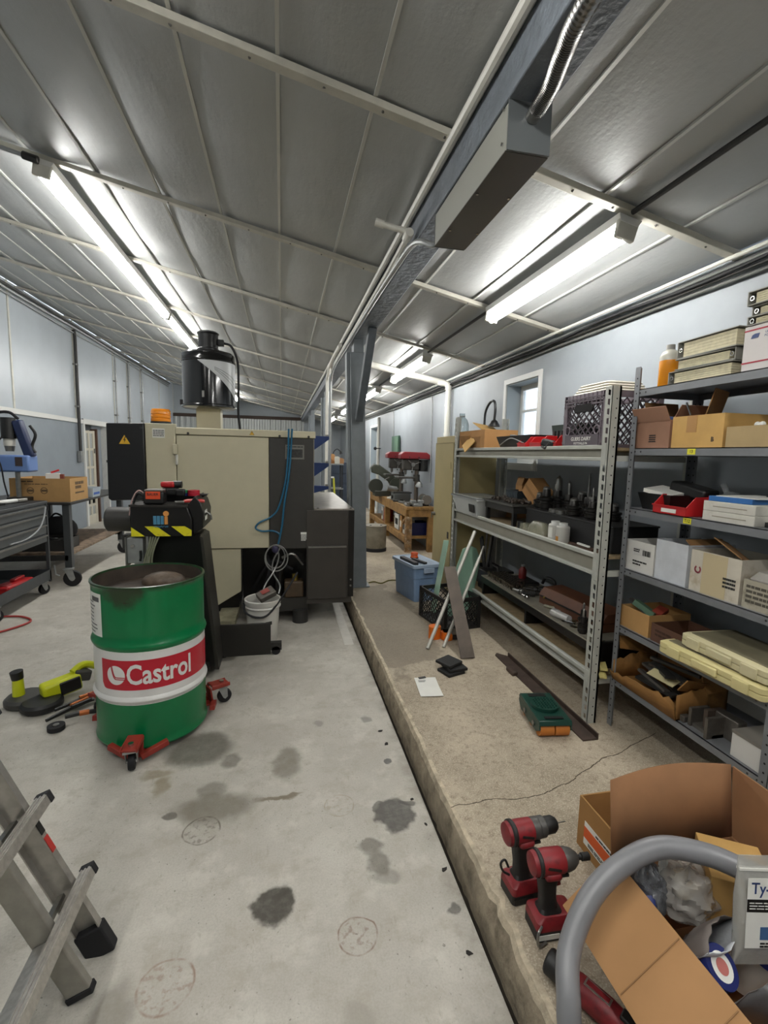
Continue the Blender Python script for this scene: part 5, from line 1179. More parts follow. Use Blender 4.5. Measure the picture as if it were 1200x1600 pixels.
deckm = mat('particle_board', '#8c7a5c', .8, var=.15, vscale=30)
for z1_, z0_ in ((1.70-PZ, 1.615-PZ), (1.105-PZ, .985-PZ), (.435-PZ, .368-PZ)):
    for x0, x1, sgn in ((.004, .035, 1), (R1D-.035, R1D-.004, -1)):
        k = MB(); a = x0 if sgn > 0 else x1
        k.b(a, a+sgn*.028, .03, W1-.03, z1_-.022, z1_); k.b(a, a+sgn*.028, .03, W1-.03, z0_, z0_+.018); bo = k.build('beam', shelfgrey, t, bevel=.002); MB().b(a+sgn*.024, a+sgn*.03, .03, W1-.03, z0_+.012, z1_-.02).build('beam_web', mat('beam_web_grey', '#8a877b', .5, var=.06), bo)
    MB().b(.032, R1D-.032, .03, W1-.03, z1_-.028, z1_-.012).build('deck', deckm, t)
    for y in (.006, W1-.036): MB().b(.03, R1D-.03, y, y+.025, z0_, z0_+.03).build('end_tie', shelfgrey, t)
    for y in (.012, W1-.04): MB().b(-.004, .002, y, y+.028, z0_-.02, z1_+.01).build('beam_clip', shelfgrey, t)
T1, M1, B1 = 1.689, 1.094, .424     # deck heights
# ---- top shelf
t = thing('torn_carton', 'open torn cardboard carton at the far end of the top rack shelf', 'box', (1.86, 4.22, T1))
k = MB(); k.obox(-.15, .16, -.30, .30, 0, .17, .006); k.build('carton', cardb, t); MB().bar((-.15, -.05, .10), (-.22, .0, .0), .006, .2, (0, 1, 0)).build('flap', cardb2, t)
MB().b(-.155, -.15, -.22, -.02, .0, .11).build('front_flap', cardin, t); MB().box((-.16, .1, .07), (.01, .16, .12), rotm(0, -.35, .2)).build('folded_flap', cardin, t); MB().box((.0, 0, .2), (.2, .25, .006), rotm(.3, .15, 0)).build('back_flap', cardb2, t)
t = thing('gooseneck_lamp', 'black gooseneck lamp arching above the top rack shelf', 'lamp', (1.93, 4.30, T1+.175))
MB().tube(smooth_path([(0, .14, -.15), (0, .14, .10), (0, .12, .20), (0, .03, .27), (0, -.06, .27), (0, -.09, .20), (.0, -.08, .10)], 8), .012, 8).build('gooseneck', black, t); MB().lathe([(.015, .06), (.03, .05), (.055, .01), (.055, 0), (.0, 0)], (0, -.08, .04), 18).build('shade', black, t)
t = thing('black_tray', 'low black plastic parts tray on the top rack shelf', 'tray', (1.87, 3.47, T1)); MB().taper(-.13, .13, -.28, .28, 0, .10, .82).build('tray', black, t)
for i in range(5): MB().box((random.uniform(-.06, .06), random.uniform(-.2, .2), .09), (.05, .22, .02), rotm(random.uniform(-.15, .15), 0, random.uniform(-.5, .5))).build('loose_part', [dark, galv, paper][i % 3], t)
MB().tube(smooth_path([(-.135, -.2, .04), (-.14, 0, .08), (-.135, .2, .03)], 6), .004, 6).build('strap', galv, t)
def bin_(name, lab, loc, w, d_, h, m, rz=0, grp=None, label=True):
    q = thing(name, lab, 'bin', loc, rz, grp); k = MB(); x0 = -d_/2; t_ = .004
    # stepped front: aisle side is -x
    k.b(-d_/2, d_/2, -w/2, w/2, 0, t_); k.b(d_/2-t_, d_/2, -w/2, w/2, 0, h)
    for y in (-w/2, w/2-t_): k.prism([(-d_/2, 0), (d_/2, 0), (d_/2, h), (-d_/4, h), (-d_/2, h*.45)], y, y+t_)
    k.b(-d_/2, -d_/2+t_, -w/2, w/2, 0, h*.45); k.build('bin', m, q, bevel=.0015)
    MB().b(-d_/2-.006, -d_/2, -w/2, w/2, h*.4, h*.47).build('lip', m, q)
    if label: MB().b(-d_/2-.002, -d_/2, -w*.22, w*.22, h*.1, h*.3).build('label_card', paper, q)
    return q
for i, (y, lab) in enumerate(((3.26, 'red plastic bin on the top rack shelf, farthest of three'), (3.07, 'red plastic bin on the top rack shelf, middle of three'), (2.91, 'red plastic bin on the top rack shelf, nearest the dairy crate'))): bin_('red_bin', lab, (1.80, y, T1), .15, .17, .085, redp, D(6*(i-1)), 'red bins on the top rack shelf', False)
t = thing('green_basket', 'dark green plastic basket beside the dairy crate', 'basket', (1.96, 2.93, T1)); gbk = mat('basket_green', '#27352f', .5); MB().taper(-.12, .12, -.15, .15, 0, .16, .85).build('basket', gbk, t); MB().b(-.125, .125, -.155, -.145, .14, .165).build('rim', gbk, t)
for j in range(6): MB().b(-.128, -.12, -.13+.045*j, -.105+.045*j, .06, .12).build('side_slot', black, t)
t = thing('black_clip', 'black plastic clamp hanging over the top rack edge', 'clamp', (1.72, 2.90, T1)); MB().box((0, 0, .03), (.05, .10, .05), rotm(.2, 0, .3)).build('body', black, t, bevel=.012); MB().tube(smooth_path([(-.02, -.04, .03), (-.035, -.02, .0), (-.03, .03, .01)], 5), .009).build('jaw', black, t)
# purple dairy crate
cp_ = mat('crate_plum', '#4d444b', .45); ce = mat('crate_edge', '#6f656c', .45)
t = crate('dairy_crate', 'plum-grey plastic dairy crate on the near top rack corner', (1.90, 2.545, T1), 0, .36, .40, .31, ce, cp_, .05)
g = MB()
for z in (.285, .265, .245): g.b(-.185, -.178, -.195, .195, z, z+.005)
for j in range(11): y = -.19+.038*j; g.b(-.185, -.178, y-.002, y+.002, .235, .31)
for y in (-.165, .165): g.b(-.185, -.178, y-.003, y+.003, .0, .24)
for j in range(5):
    for s_ in (-1, 1): g.b(-.185, -.178, s_*.165, s_*.198, .04*j+.03, .04*j+.034)
g.build('rim_grid', ce, t)
MB().b(-.188, -.178, -.16, .16, .004, .075).build('name_panel', cp_, t); text('GUERS DAIRY', .03, paper, t, (-.1886, 0, .05), '-x', .012, .19); text('POTTSVILLE PA', .018, paper, t, (-.1886, 0, .024), '-x', .01, .13)
hh = MB(); hh.prism([(-.08, .205), (.08, .205), (.09, .225), (.07, .25), (-.07, .25), (-.09, .225)], -.187, -.176, 'x'); hh.build('hand_hole', mat('hole_black', '#120f10', .9), t)
for y in (-.135, .145): MB().lathe([(.022, 0), (.027, 0), (.027, .006), (.022, .006), (.022, 0)], (-.186, y, .10), 18, rotm(0, PI/2, 0)).build('ring_boss', ce, t)
t = thing('shop_rags', 'folded white cloth on top of the dairy crate', 'cloth', (1.90, 2.57, T1+.312)); cl_w = mat('white_cloth', '#c4bfb2', .9, var=.05)
for i in range(4): loft([rrect(.13-.006*i, .17-.012*i, .03, .016*i+.0), rrect(.137-.006*i, .178-.012*i, .03, .016*i+.008), rrect(.13-.006*i, .17-.012*i, .03, .016*i+.0155)]).build('fold', cl_w, t)
# ---- middle shelf
clearp = mat('clear_plastic', '#c9ccca', .2, trans=.25, alpha=.75)
t = thing('clear_bin', 'clear plastic tub of sawdust coloured parts on the middle rack shelf', 'tub', (1.80, 4.18, M1)); MB().taper(-.15, .17, -.30, .30, 0, .15, .84).build('tub', clearp, t); MB().obox(-.165, .185, -.315, .315, .145, .155, .02).build('rim', clearp, t); MB().b(-.12, .14, -.24, .24, .006, .08).build('contents', mat('mixed_parts', '#7d6d50', .8, var=.4, vscale=40, bump=.8, bscale=60), t); MB().box((-.148, -.18, .07), (.004, .12, .07), rotm(0, -.12, 0)).build('dark_label', black, t)
t = thing('mesh_tray', 'black perforated tray of parts on the middle rack shelf', 'tray', (1.86, 3.62, M1)); MB().obox(-.13, .20, -.26, .26, .10, .165, .006).build('tray', dark, t); MB().b(-.15, .22, -.28, .28, .155, .17).build('rim', mat('tray_rim', '#4a4945', .5), t)
for x, y in ((-.11, -.24), (.18, -.24), (-.11, .24), (.18, .24)): MB().b(x-.015, x+.015, y-.015, y+.015, 0, .10).build('leg', black, t)
gr = MB()
for i in range(120): gr.box((random.uniform(-.10, .17), random.uniform(-.24, .24), .178+random.uniform(0, .012)), (.025, .02, .015), rotm(random.random(), random.random(), random.random()*3))
gr.build('loose_parts', mat('brown_swarf', '#4a4038', .6, .3, var=.3, vscale=30), t, kind='stuff')
t = thing('small_basket', 'small dark slotted basket on the perforated tray', 'basket', (1.93, 3.66, M1+.19)); MB().taper(-.07, .07, -.10, .10, 0, .07, .9).build('basket', mat('basket_slate', '#2b3338', .5), t)
for j in range(7): MB().b(-.073, -.067, -.09+.027*j, -.08+.027*j, .015, .055).build('rib', mat('basket_slate2', '#4a545a', .5), t)
for i, (y, z, a, lab) in enumerate(((3.90, M1+.0, .2, 'upright torn brown carton behind the perforated tray'), (3.745, M1+.19, -.1, 'brown carton with lifted flap behind the perforated tray'))):
    t = thing('torn_box', lab, 'box', (2.03, y, z-.0), a); MB().obox(-.06, .06, -.07, .07, 0, .11, .004).build('carton', cardb, t); MB().box((-.05, .0, .14), (.004, .13, .07), rotm(0, .3, 0)).build('flap', cardin, t); MB().box((.0, .07, .13), (.1, .004, .07), rotm(.3, 0, 0)).build('flap', cardb, t)
t = thing('tilted_carton', 'closed brown carton tipped on its corner on the middle rack shelf', 'box', (1.98, 3.50, M1+.20), 0, rot=(D(38), 0, D(8))); MB().b(-.07, .07, -.10, .10, 0, .14).build('carton', cardb, t, bevel=.003); MB().b(-.072, -.07, -.1, .1, .06, .08).build('tape', cardin, t)
# table under tool holders
t = thing('tool_block', 'long black covered block carrying the tool holders', 'tool block', (1.93, 2.79, M1)); MB().b(-.12, .18, -.46, .52, 0, .15).build('block', mat('black_cloth_cover', '#1a1a1b', .7, var=.1), t, bevel=.006); MB().b(-.125, .185, -.465, .525, .146, .157).build('cover', mat('black_top', '#222222', .6), t, bevel=.003)
TZ = M1+.157
thm = mat('tool_holder_steel', '#2f2d2b', .35, .7, var=.2, vscale=40)
def holder(loc, lab, r_, h, bit, bl, br_=.006, m=thm):
    q = thing('tool_holder', lab, 'tool holder', loc, random.uniform(0, 3), 'tool holders on the black block')
    MB().lathe([(0, 0), (r_*.75, 0), (r_*.8, h*.1), (r_, h*.12), (r_, h*.3), (r_*.86, h*.34), (r_*.86, h*.44), (r_, h*.48), (r_, h*.6), (r_*.62, h*.66), (r_*.55, h*.95), (r_*.5, h), (0, h)], n=20).build('body', m, q)
    if bit: MB().lathe([(br_, 0), (br_, bl*.7), (br_*.9, bl*.8), (0.0005, bl)], (0, 0, h), 10).build('cutter', steel, q)
    else: MB().lathe([(r_*.5, 0), (r_*.5, .012), (r_*.25, .02), (0, .02)], (0, 0, h), 14).build('nut', steel, q)
    for k in range(3): a = 2.1*k; MB().cyl((r_*.98*math.cos(a), r_*.98*math.sin(a), h*.52), (r_*1.08*math.cos(a), r_*1.08*math.sin(a), h*.52), .004, n=6).build('set_screw', black, q)
    return q
for i, (x, y, r_, h, b, bl, br_, lab) in enumerate((
    (1.90, 3.28, .045, .10, 0, 0, 0, 'stubby tool holder at the far end of the black block'), (2.03, 3.27, .045, .14, 1, .05, .015, 'white-tipped tool holder at the far end of the black block'),
    (1.87, 3.14, .05, .15, 0, 0, 0, 'tall stepped tool holder, second from the black block far end'), (1.99, 3.18, .045, .14, 1, .11, .022, 'tool holder with a broad silver cone cutter'),
    (2.0, 3.06, .045, .12, 1, .10, .012, 'tool holder with a short drill, middle of the black block'), (2.03, 2.95, .055, .13, 0, 0, 0, 'thick tool holder at the back of the black block'),
    (1.87, 2.80, .05, .10, 0, 0, 0, 'squat tool holder at the front of the black block'), (2.0, 2.84, .045, .12, 1, .16, .009, 'tool holder with the longest drill bit'), (1.95, 2.73, .045, .12, 0, 0, 0, 'dark tool holder right of the longest drill bit'),
    (1.88, 2.62, .045, .11, 1, .09, .007, 'tool holder with a thin point at the near end of the black block'), (1.98, 2.55, .045, .09, 0, 0, 0, 'low tool holder at the near back corner of the black block'))):
    holder((x, y, TZ), lab, r_, h, b, bl, br_)
for i, (x, y, lab) in enumerate(((1.85, 3.0, 'flat grey steel ring nearest the black block edge'), (1.85, 2.91, 'second flat grey steel ring on the black block edge'), (1.93, 3.02, 'larger dark steel ring behind the grey ones'))):
    t = thing('steel_ring', lab, 'ring', (x, y, TZ), 0, 'steel rings on the black block'); r_ = .035+.01*(i == 2); MB().lathe([(r_*.4, 0), (r_, 0), (r_, .022), (r_*.9, .026), (r_*.4, .026), (r_*.4, 0)], n=24).build('ring', steel if i < 2 else dark, t); MB().lathe([(r_*.40, .027), (r_*.52, .027)], n=20).build('bore_edge', dark, t)
for i, (y, lab) in enumerate(((2.80, 'white screw-top can with paper label, farther of the pair'), (2.71, 'white screw-top can with orange stain, nearer of the pair'))):
    t = thing('white_can', lab, 'can', (1.745, y, M1)); MB().lathe([(0, 0), (.040, 0), (.042, .004), (.042, .098), (.036, .106), (0, .106)], n=24).build('can', mat('can_white', '#c2c0ba', .4, .2), t); MB().cyl((0, 0, .106), (0, 0, .124), .027, n=20).build('cap', white, t)
    if i: cpatch(.043, D(120), D(200), .0, .04, 10).build('orange_stain', mat('amber_stain', '#b07a35', .5), t)
    else: cpatch(.043, D(110), D(215), .02, .085, 10).build('label', paper, t)
t = thing('blister_packs', 'clear plastic clamshell packs on the middle rack shelf front', 'packaging', (1.76, 3.02, M1), D(90)); cp2 = mat('clear_pack', '#b9b7a0', .2, trans=.3, alpha=.6)
loft([rrect(.11, .04, .02, 0), rrect(.10, .035, .02, .05), rrect(.07, .02, .015, .085)]).build('pack', cp2, t); loft([rrect(.06, .035, .015, .0), rrect(.05, .03, .015, .05)]).build('pack', cp2, t).location = (.18, 0, 0)
t = thing('black_cylinder', 'small black cylinder cap on the middle rack shelf front', 'cap', (1.74, 3.26, M1)); MB().cyl((0, 0, 0), (0, 0, .06), .022, n=16).build('cap', black, t); MB().lathe([(.0235, .05), (.0235, .06)], n=16).build('ridge', dark, t)  # taken for a plain black cylinder cap
t = thing('brown_sticks', 'brown wooden sticks lying on the middle rack shelf front', 'sticks', (1.75, 2.50, M1), D(93)); MB().b(-.14, .14, -.02, .0, 0, .016).build('stick', mat('dark_wood', '#4a362a', .6), t); MB().b(-.10, .12, .005, .02, 0, .012).build('stick', mat('dark_wood', '#4a362a', .6), t); MB().box((.0, .0, .022), (.12, .012, .01), rotm(0, 0, -.1)).build('white_stick', paper, t)
# ---- lower shelf: raised collet rack
t = thing('collet_rack', 'raised steel rack plate with round holes on the lower shelf', 'collet rack', (1.86, 3.09, B1))
rk = mat('rack_plate', '#8f8b7e', .45, .2, var=.12, vscale=16); ZT = .155
# plate with a row of round holes along the aisle edge
hs = [(-.085, -.70), (-.085, -.62), (-.085, -.54), (-.075, -.44), (-.085, -.78)]
pl_ = MB(); pl_.b(-.035, .235, -.75, .78, ZT, ZT+.008); pl_.b(-.14, -.118, -.75, .78, ZT, ZT+.008); pl_.b(-.118, -.035, -.36, .78, ZT, ZT+.008)
hc = [-.70, -.61, -.52, -.42]; y_ = -.75
for i, c_ in enumerate(hc):
    half = .042; r_ = .026+.004*(i > 1); n = 20; x0, x1, ya, yb = -.118, -.035, y_, (c_+hc[i+1])/2 if i < 3 else -.36
    cxh = (x0+x1)/2; ring = [(cxh+r_*math.cos(2*PI*k/n), c_+r_*math.sin(2*PI*k/n)) for k in range(n)]
    def edge(a):
        dx, dy = math.cos(a), math.sin(a); ts = []
        if dx > 1e-6: ts.append((x1-cxh)/dx)
        if dx < -1e-6: ts.append((x0-cxh)/dx)
        if dy > 1e-6: ts.append((yb-c_)/dy)
        if dy < -1e-6: ts.append((ya-c_)/dy)
        q_ = min(ts); return (cxh+dx*q_, c_+dy*q_)
    out = [edge(2*PI*k/n) for k in range(n)]
    vs = [(a, b, ZT+.008) for a, b in ring+out]+[(a, b, ZT) for a, b in ring]
    fs = [(k, (k+1) % n, n+(k+1) % n, n+k) for k in range(n)]+[(k, (k+1) % n, 2*n+(k+1) % n, 2*n+k) for k in range(n)]
    # square corners of the cell
    pl_.add(vs, fs); y_ = yb
    for ex in (x0, x1):
        for ey in (ya, yb):
            best = sorted(out, key=lambda p_: (p_[0]-ex)**2+(p_[1]-ey)**2)[:2]
            pl_.add([(ex, ey, ZT+.008), (*best[0], ZT+.008), (*best[1], ZT+.008)], [(0, 1, 2)])
pl_.build('top_plate', rk, t)
MB().b(-.142, -.132, -.75, .78, ZT-.05, ZT).build('front_edge', blackm, t)
for y in (-.76, .0, .76): MB().b(-.13, .22, y-.012, y+.012, 0, ZT).build('support', blackm, t)
ZR = B1+ZT+.008
col = mat('collet_steel', '#6b645a', .25, .9, var=.25, vscale=50)
cme = MB(); cme.lathe([(.006, .0), (.012, 0), (.013, .003), (.011, .008), (.011, .026), (.0165, .036), (.0165, .046), (.009, .046), (.007, .03), (.006, .0)], n=14); cmesh = cme.mesh('collet', col)
kk = 0
for i in range(13):
    for j in range(5):
        if i > 9 and j > 2: continue
        x = 1.765+j*.034+random.uniform(-.004, .004); y = 3.80-i*.036-j*.004+random.uniform(-.004, .004)
        o = bpy.data.objects.new('collet', cmesh); C.objects.link(o); o.location = (x, y, ZR); o.rotation_euler = (0, 0, random.random()*6)
        tag(o, 'small steel collet standing in rows on the rack plate', 'collet', 'collets in rows on the rack plate'); kk += 1
for i, (x, y, a, lab) in enumerate(((1.77, 3.27, .4, 'pale steel chuck lying past the collet rows'), (1.82, 3.20, 1.3, 'dark steel chuck beside the wooden case'), (1.90, 3.30, .9, 'stubby steel arbor behind the collet rows'), (1.92, 3.20, 2.0, 'long steel arbor behind the wooden case'), (1.75, 3.14, .1, 'small bright fitting in front of the wooden case'))):
    t = thing('arbor', lab, 'arbor', (x, y, ZR+.025), 0, None, rot=(PI/2, 0, a)); s_ = .8 if i != 4 else .5
    MB().lathe([(0, -.07*s_), (.016*s_, -.07*s_), (.018*s_, .0), (.03*s_, .005), (.03*s_, .035), (.022*s_, .04), (.018*s_, .07*s_), (0, .07*s_)], n=16).build('body', [steel, dark, thm, dark, chrome][i], t); MB().lathe([(.031*s_, .012), (.032*s_, .018), (.031*s_, .024)], n=16).build('collar', dark, t)
t = thing('wooden_case', 'long reddish wooden case with sloped lid on the rack plate', 'case', (1.93, 2.74, ZR), D(4)); wc = mat('varnished_wood', '#573420', .6, var=.2, vscale=7)
MB().b(-.09, .12, -.30, .33, 0, .055).build('base', wc, t, bevel=.004); MB().prism([(-.095, .058), (.125, .058), (.10, .12), (-.05, .115)], -.305, .335).build('lid', wc, t, bevel=.004); MB().b(-.097, -.09, -.28, .31, .052, .062).build('lid_gap', black, t); MB().ball((-.097, .26, .058), .008, 6).build('brass_stud', mat('brass', '#9a8440', .35, .8), t)
t = thing('torch', 'white and silver cylinder torch lying before the wooden case', 'torch', (1.755, 2.78, ZR+.026), rot=(PI/2, 0, D(10))); MB().lathe([(0, 0), (.026, 0), (.028, .004), (.028, .05), (.024, .055), (.022, .15), (0, .15)], n=20).build('body', mat('torch_white', '#b5b4b2', .35, .3), t); MB().lathe([(.012, -.001), (.024, -.001)], n=20).build('lens_ring', steel, t)
o_ = MB().tube([(.07*math.cos(D(200+12*i)), .10*math.sin(D(200+12*i)), 0) for i in range(12)], .012, 8).build('bent_tube', mat('tube_pale', '#85816f', .5, .3)); o_.location = (1.86, 2.98, ZR+.013); tag(o_, 'curved pale tube in front of the wooden case', 'tube')
for i, (x, y, h, lab) in enumerate(((1.80, 2.52, .12, 'upright dark drill chuck at the near end of the rack plate'), (1.86, 2.46, .16, 'tall dark drill holder at the near rack plate end'), (1.92, 2.52, .14, 'dark end mill holder behind the drill chuck'), (1.76, 2.46, .10, 'short dark holder at the rack plate front corner'))): holder((x, y, ZR), lab, .03, h, 1, .05, .007)['group'] = 'upright holders on the rack plate'
t = thing('steel_clips', 'bright folded steel strip near the torch', 'metal part', (1.77, 2.60, ZR), D(40)); MB().box((0, 0, .02), (.09, .05, .004), rotm(0, .3, 0)).build('strip', chrome, t); MB().box((.03, 0, .012), (.05, .05, .004), rotm(0, -.3, 0)).build('strip', chrome, t)
t = thing('black_clamps', 'black toggle clamp on the lower rack shelf back', 'clamp', (2.02, 3.28, ZR), D(20)); MB().b(-.04, .04, -.08, .08, 0, .03).build('base', black, t, bevel=.005); MB().tube(smooth_path([(0, -.06, .03), (0, -.05, .10), (0, .03, .11), (0, .06, .06)], 5), .012).build('lever', black, t)
t = thing('red_oiler', 'small dark red oil can at the far end of the lower shelf', 'can', (1.98, 3.62, ZR+.03)); MB().lathe([(0, 0), (.03, 0), (.032, .01), (.032, .07), (.018, .09), (.018, .10), (0, .10)], n=18).build('can', mat('dark_red', '#6f1f1d', .4), t); MB().cyl((0, 0, .10), (0, 0, .115), .016, n=12).build('cap', galv, t); 
t = thing('gauge_block', 'dark flat metal box under the red oil can', 'box', (1.97, 3.60, ZR)); MB().b(-.09, .08, -.14, .12, 0, .022).build('box', dark, t, bevel=.004); MB().b(-.088, .078, -.138, .118, .022, .029).build('lid', blackm, t, bevel=.003)
t = thing('rod_bundle', 'bundle of dark steel rods standing at the far end of the lower shelf', 'rods', (1.95, 4.25, B1)); 
for i in range(6): MB().cyl((random.uniform(-.06, .06), random.uniform(-.06, .06), 0), (random.uniform(-.07, .07), random.uniform(-.07, .07), .42+.05*i/6), .012, n=8).build('rod', steel if i % 2 else dark, t)
MB().obox(-.10, .10, -.10, .10, 0, .16, .005).build('holder_box', black, t)
t = thing('black_toolbox', 'black metal tool box at the far lower shelf', 'tool box', (1.90, 4.0-.02, B1)); MB().b(-.12, .14, -.10, .10, 0, .18).build('box', blackm, t, bevel=.008); MB().tube([(0, -.06, .18), (0, -.05, .21), (0, .05, .21), (0, .06, .18)], .008).build('handle', dark, t)
# ================================================================ RACK 2 (bolted, mid grey)
R2X, R2D, R2Y0, R2Y1 = 1.80, .40, 1.345, 2.24
t = thing('bolted_rack', 'mid-grey bolted steel rack filled with cartons on the right', 'shelving', (R2X, R2Y0, PZ)); W2 = R2Y1-R2Y0
for x, sx in ((0, 1), (R2D, -1)):
    for y, sy in ((0, 1), (W2, -1)):
        k = MB(); h = 1.96
        k.b(x, x+sx*.002, y, y+sy*.036, 0, h); k.b(x, x+sx*.036, y, y+sy*.002, 0, h); o = k.build('post', shelfgrey2, t)
        d = MB(); z = .04
        while z < h-.02:
            d.cyl((x-sx*.0006, y+sy*.018, z), (x+sx*.0026, y+sy*.018, z), .0045, n=6); d.cyl((x+sx*.018, y-sy*.0006, z), (x+sx*.018, y+sy*.0026, z), .0045, n=6); z += .038
        d.build('punched_holes', mat('hole_dark', '#171717', .9), o, kind='stuff')
LV = [1.985, 1.685, 1.372, 1.045, .725, .418]
for z in LV:
    zz = z-PZ; k = MB(); k.b(.003, R2D-.003, .003, W2-.003, zz-.004, zz); k.b(.003, .006, .003, W2-.003, zz-.036, zz); k.b(R2D-.006, R2D-.003, .003, W2-.003, zz-.036, zz); k.b(.003, R2D-.003, .003, .006, zz-.036, zz); k.b(.003, R2D-.003, W2-.006, W2-.003, zz-.036, zz); k.b(.006, .018, .003, W2-.003, zz-.036, zz-.033)
    s_ = k.build('shelf', shelfgrey2, t)
    for y in (.04, .08, W2-.08, W2-.04): MB().cyl((.0035, y, zz-.018), (.0022, y, zz-.018), .005, n=6).build('bolt_hole', black, s_)
def shelf_tag(s, y, z):
    q = MB().b(-.0008, .0, -.022, .022, -.013, .013).build('number_tag', mat('tag_yellow', '#d6d02e', .5), t); q.location = (.0024, y-R2Y0, z-PZ-.018); text(s, .02, ink, q, (-.0012, 0, 0), '-x', .02)
shelf_tag('T12', 1.83, LV[2]); shelf_tag('13', 1.845, LV[1])
XF = R2X+.02
def carton(name, lab, y0, y1, z, d_, h, m, x0=XF, cat='box', closed=False, flaps=()):
    q = thing(name, lab, cat, (x0, (y0+y1)/2, z)); w = (y1-y0)/2
    if closed: MB().b(0, d_, -w, w, 0, h).build('carton', m, q, bevel=.002)
    else: MB().obox(0, d_, -w, w, 0, h, .005).build('carton', m, q)
    return q, w
# level 6
Z6 = LV[0]
t = thing('amber_bottle', 'clear squeeze bottle of orange fluid on the top shelf', 'bottle', (1.90, 2.13, Z6)); MB().lathe([(0, .0), (.042, 0), (.045, .006), (.045, .135), (0, .135)], n=24).build('fluid', mat('orange_fluid', '#d1830f', .25), t); MB().lathe([(.0455, .135), (.0455, .155), (.035, .178), (.02, .188), (.018, .195)], n=24).build('shoulder', mat('cloudy_bottle', '#c4c2b4', .25, alpha=.8), t); MB().cyl((0, 0, .188), (0, 0, .212), .02, n=18).build('cap', mat('grey_cap', '#8d8a84', .5), t)
binder_m = mat('grey_binder', '#8a8981', .6); pages = mat('aged_pages', '#c9c0a2', .85, var=.1, vscale=40)
def binder(loc, lab, w, d_, h, rz, flip=1, grp='binders stacked on the top shelf'):
    q = thing('ring_binder', lab, 'binder', loc, rz, grp)
    MB().b(0, d_, -w/2, w/2, 0, .004).build('cover', binder_m, q); MB().box((d_/2, 0, h-.002), (d_, w, .004), rotm(.0, .0, 0)).build('cover', binder_m, q)
    MB().b(0, d_, flip*w/2-.004, flip*w/2, 0, h).build('spine', binder_m, q)
    n_ = 5
    for i in range(n_):
        z = .006+i*(h-.014)/n_; j = random.uniform(-.004, .004); MB().b(.008, d_-.008+j, -w/2+.012 if flip > 0 else -w/2+.03, w/2-.03 if flip > 0 else w/2-.012, z, z+(h-.014)/n_-.001).build('page_block', pages, q)
    MB().lathe([(.007, 0), (.009, 0), (.009, .002), (.007, .002), (.007, 0)], (.004, flip*(w/2-.016), h/2), 14, rotm(0, PI/2, 0)).build('ring', chrome, q)
    return q
binder((XF+.0, 1.87, Z6), 'bottom grey ring binder of the top shelf stack', .34, .25, .060, D(0)); binder((XF+.0, 1.85, Z6+.062), 'middle grey ring binder, spine turned to the postal carton', .30, .25, .05, D(2), -1); binder((XF, 1.845, Z6+.114), 'thick topmost grey ring binder of the top shelf stack', .32, .25, .078, D(-2))
q, w = carton('postal_carton', 'white postal carton with red stripes on the top shelf', 1.40, 1.66, Z6, .22, .175, mat('postal_white', '#cfc9c6', .6), closed=True)
rs = mat('stripe_red', '#a5293a', .5)
for z in (.155, .03): MB().b(-.001, .0, -w, w, z, z+.006).build('red_stripe', rs, q)
pb = mat('postal_blue', '#3a4a78', .5); MB().prism([(.10, .125), (.07, .125), (.065, .142), (.085, .142), (.095, .138)], -.0012, -.0002, 'x').build('postal_emblem', pb, q); text('UNITED STATES', .012, pb, q, (-.0014, .0, .14), '-x', .01); text('POSTAL SERVICE', .012, pb, q, (-.0014, .0, .127), '-x', .01)
binder((XF, 1.53, Z6+.177), 'closed thin binder lying on the postal carton', .24, .22, .035, D(3), grp='binders on the postal carton'); binder((XF+.005, 1.52, Z6+.214), 'black-ringed binder above the thin one on the postal carton', .26, .22, .04, D(-3), grp='binders on the postal carton'); binder((XF, 1.53, Z6+.256), 'topmost binder on the postal carton', .26, .22, .055, D(2), grp='binders on the postal carton')
# level 5
Z5 = LV[1]
q, w = carton('open_carton', 'brown open carton with raised flaps at the far end, second shelf from the top', 2.0, 2.225, Z5, .24, .135, mat('cardboard_pinkish', '#96705a', .85, var=.06)); cb3 = mat('cardboard_pinkish', '#96705a', .85, var=.06)
MB().box((-.018, 0, .165), (.004, 2*w, .075), rotm(0, -.45, 0)).build('flap', cb3, q); MB().box((.12, -w-.025, .165), (.22, .004, .085), rotm(.6, 0, 0)).build('flap', cb3, q); MB().box((.12, w-.03, .20), (.2, .004, .07), rotm(-.2, 0, 0)).build('flap', cardin, q)
k = MB(); rnd = random.Random(4)
MB().b(-.001, .0, -.03, .02, .03, .032).build('print_mark', ink, q); print_lines(q, (-.0012, -.005, .048), .045, .04, 4, ink, '-x', 11); MB().box((.12, 0, .12), (.12, .12, .05), rotm(.2, .3, .2)).build('blue_packet', mat('packet_blue', '#4a5f8d', .5), q)
q, w = carton('lettered_carton', 'yellowish open carton marked B on the second shelf', 1.71, 1.985, Z5, .24, .145, cardb2); text('B', .028, ink, q, (-.0008, -w+.05, .035), '-x', .02); MB().b(-.001, .0, .0, .055, .07, .145).build('tape_patch', mat('brown_tape', '#a67b45', .4), q)
MB().box((.13, .03, .20), (.2, .004, .13), rotm(.25, 0, .5)).build('inner_flap', cardin, q); MB().tube([(.05, .06, .10), (.02, .09, .21)], .005, 6).build('steel_rod', chrome, q)
q, w = carton('low_carton', 'low tan open carton at the near end of the second shelf', 1.40, 1.695, Z5, .22, .085, mat('cardboard_grey', '#a58e66', .85, var=.05)); MB().tube(smooth_path([(.05, .0, .08), (.03, -.03, .11), (.05, -.07, .10), (.08, -.1, .08)], 5), .006, 6).build('cable_loop', paper, q)
for y in (.02, .04): MB().ball((.03, y, .09), .012, 6).build('white_cap', paper, q)
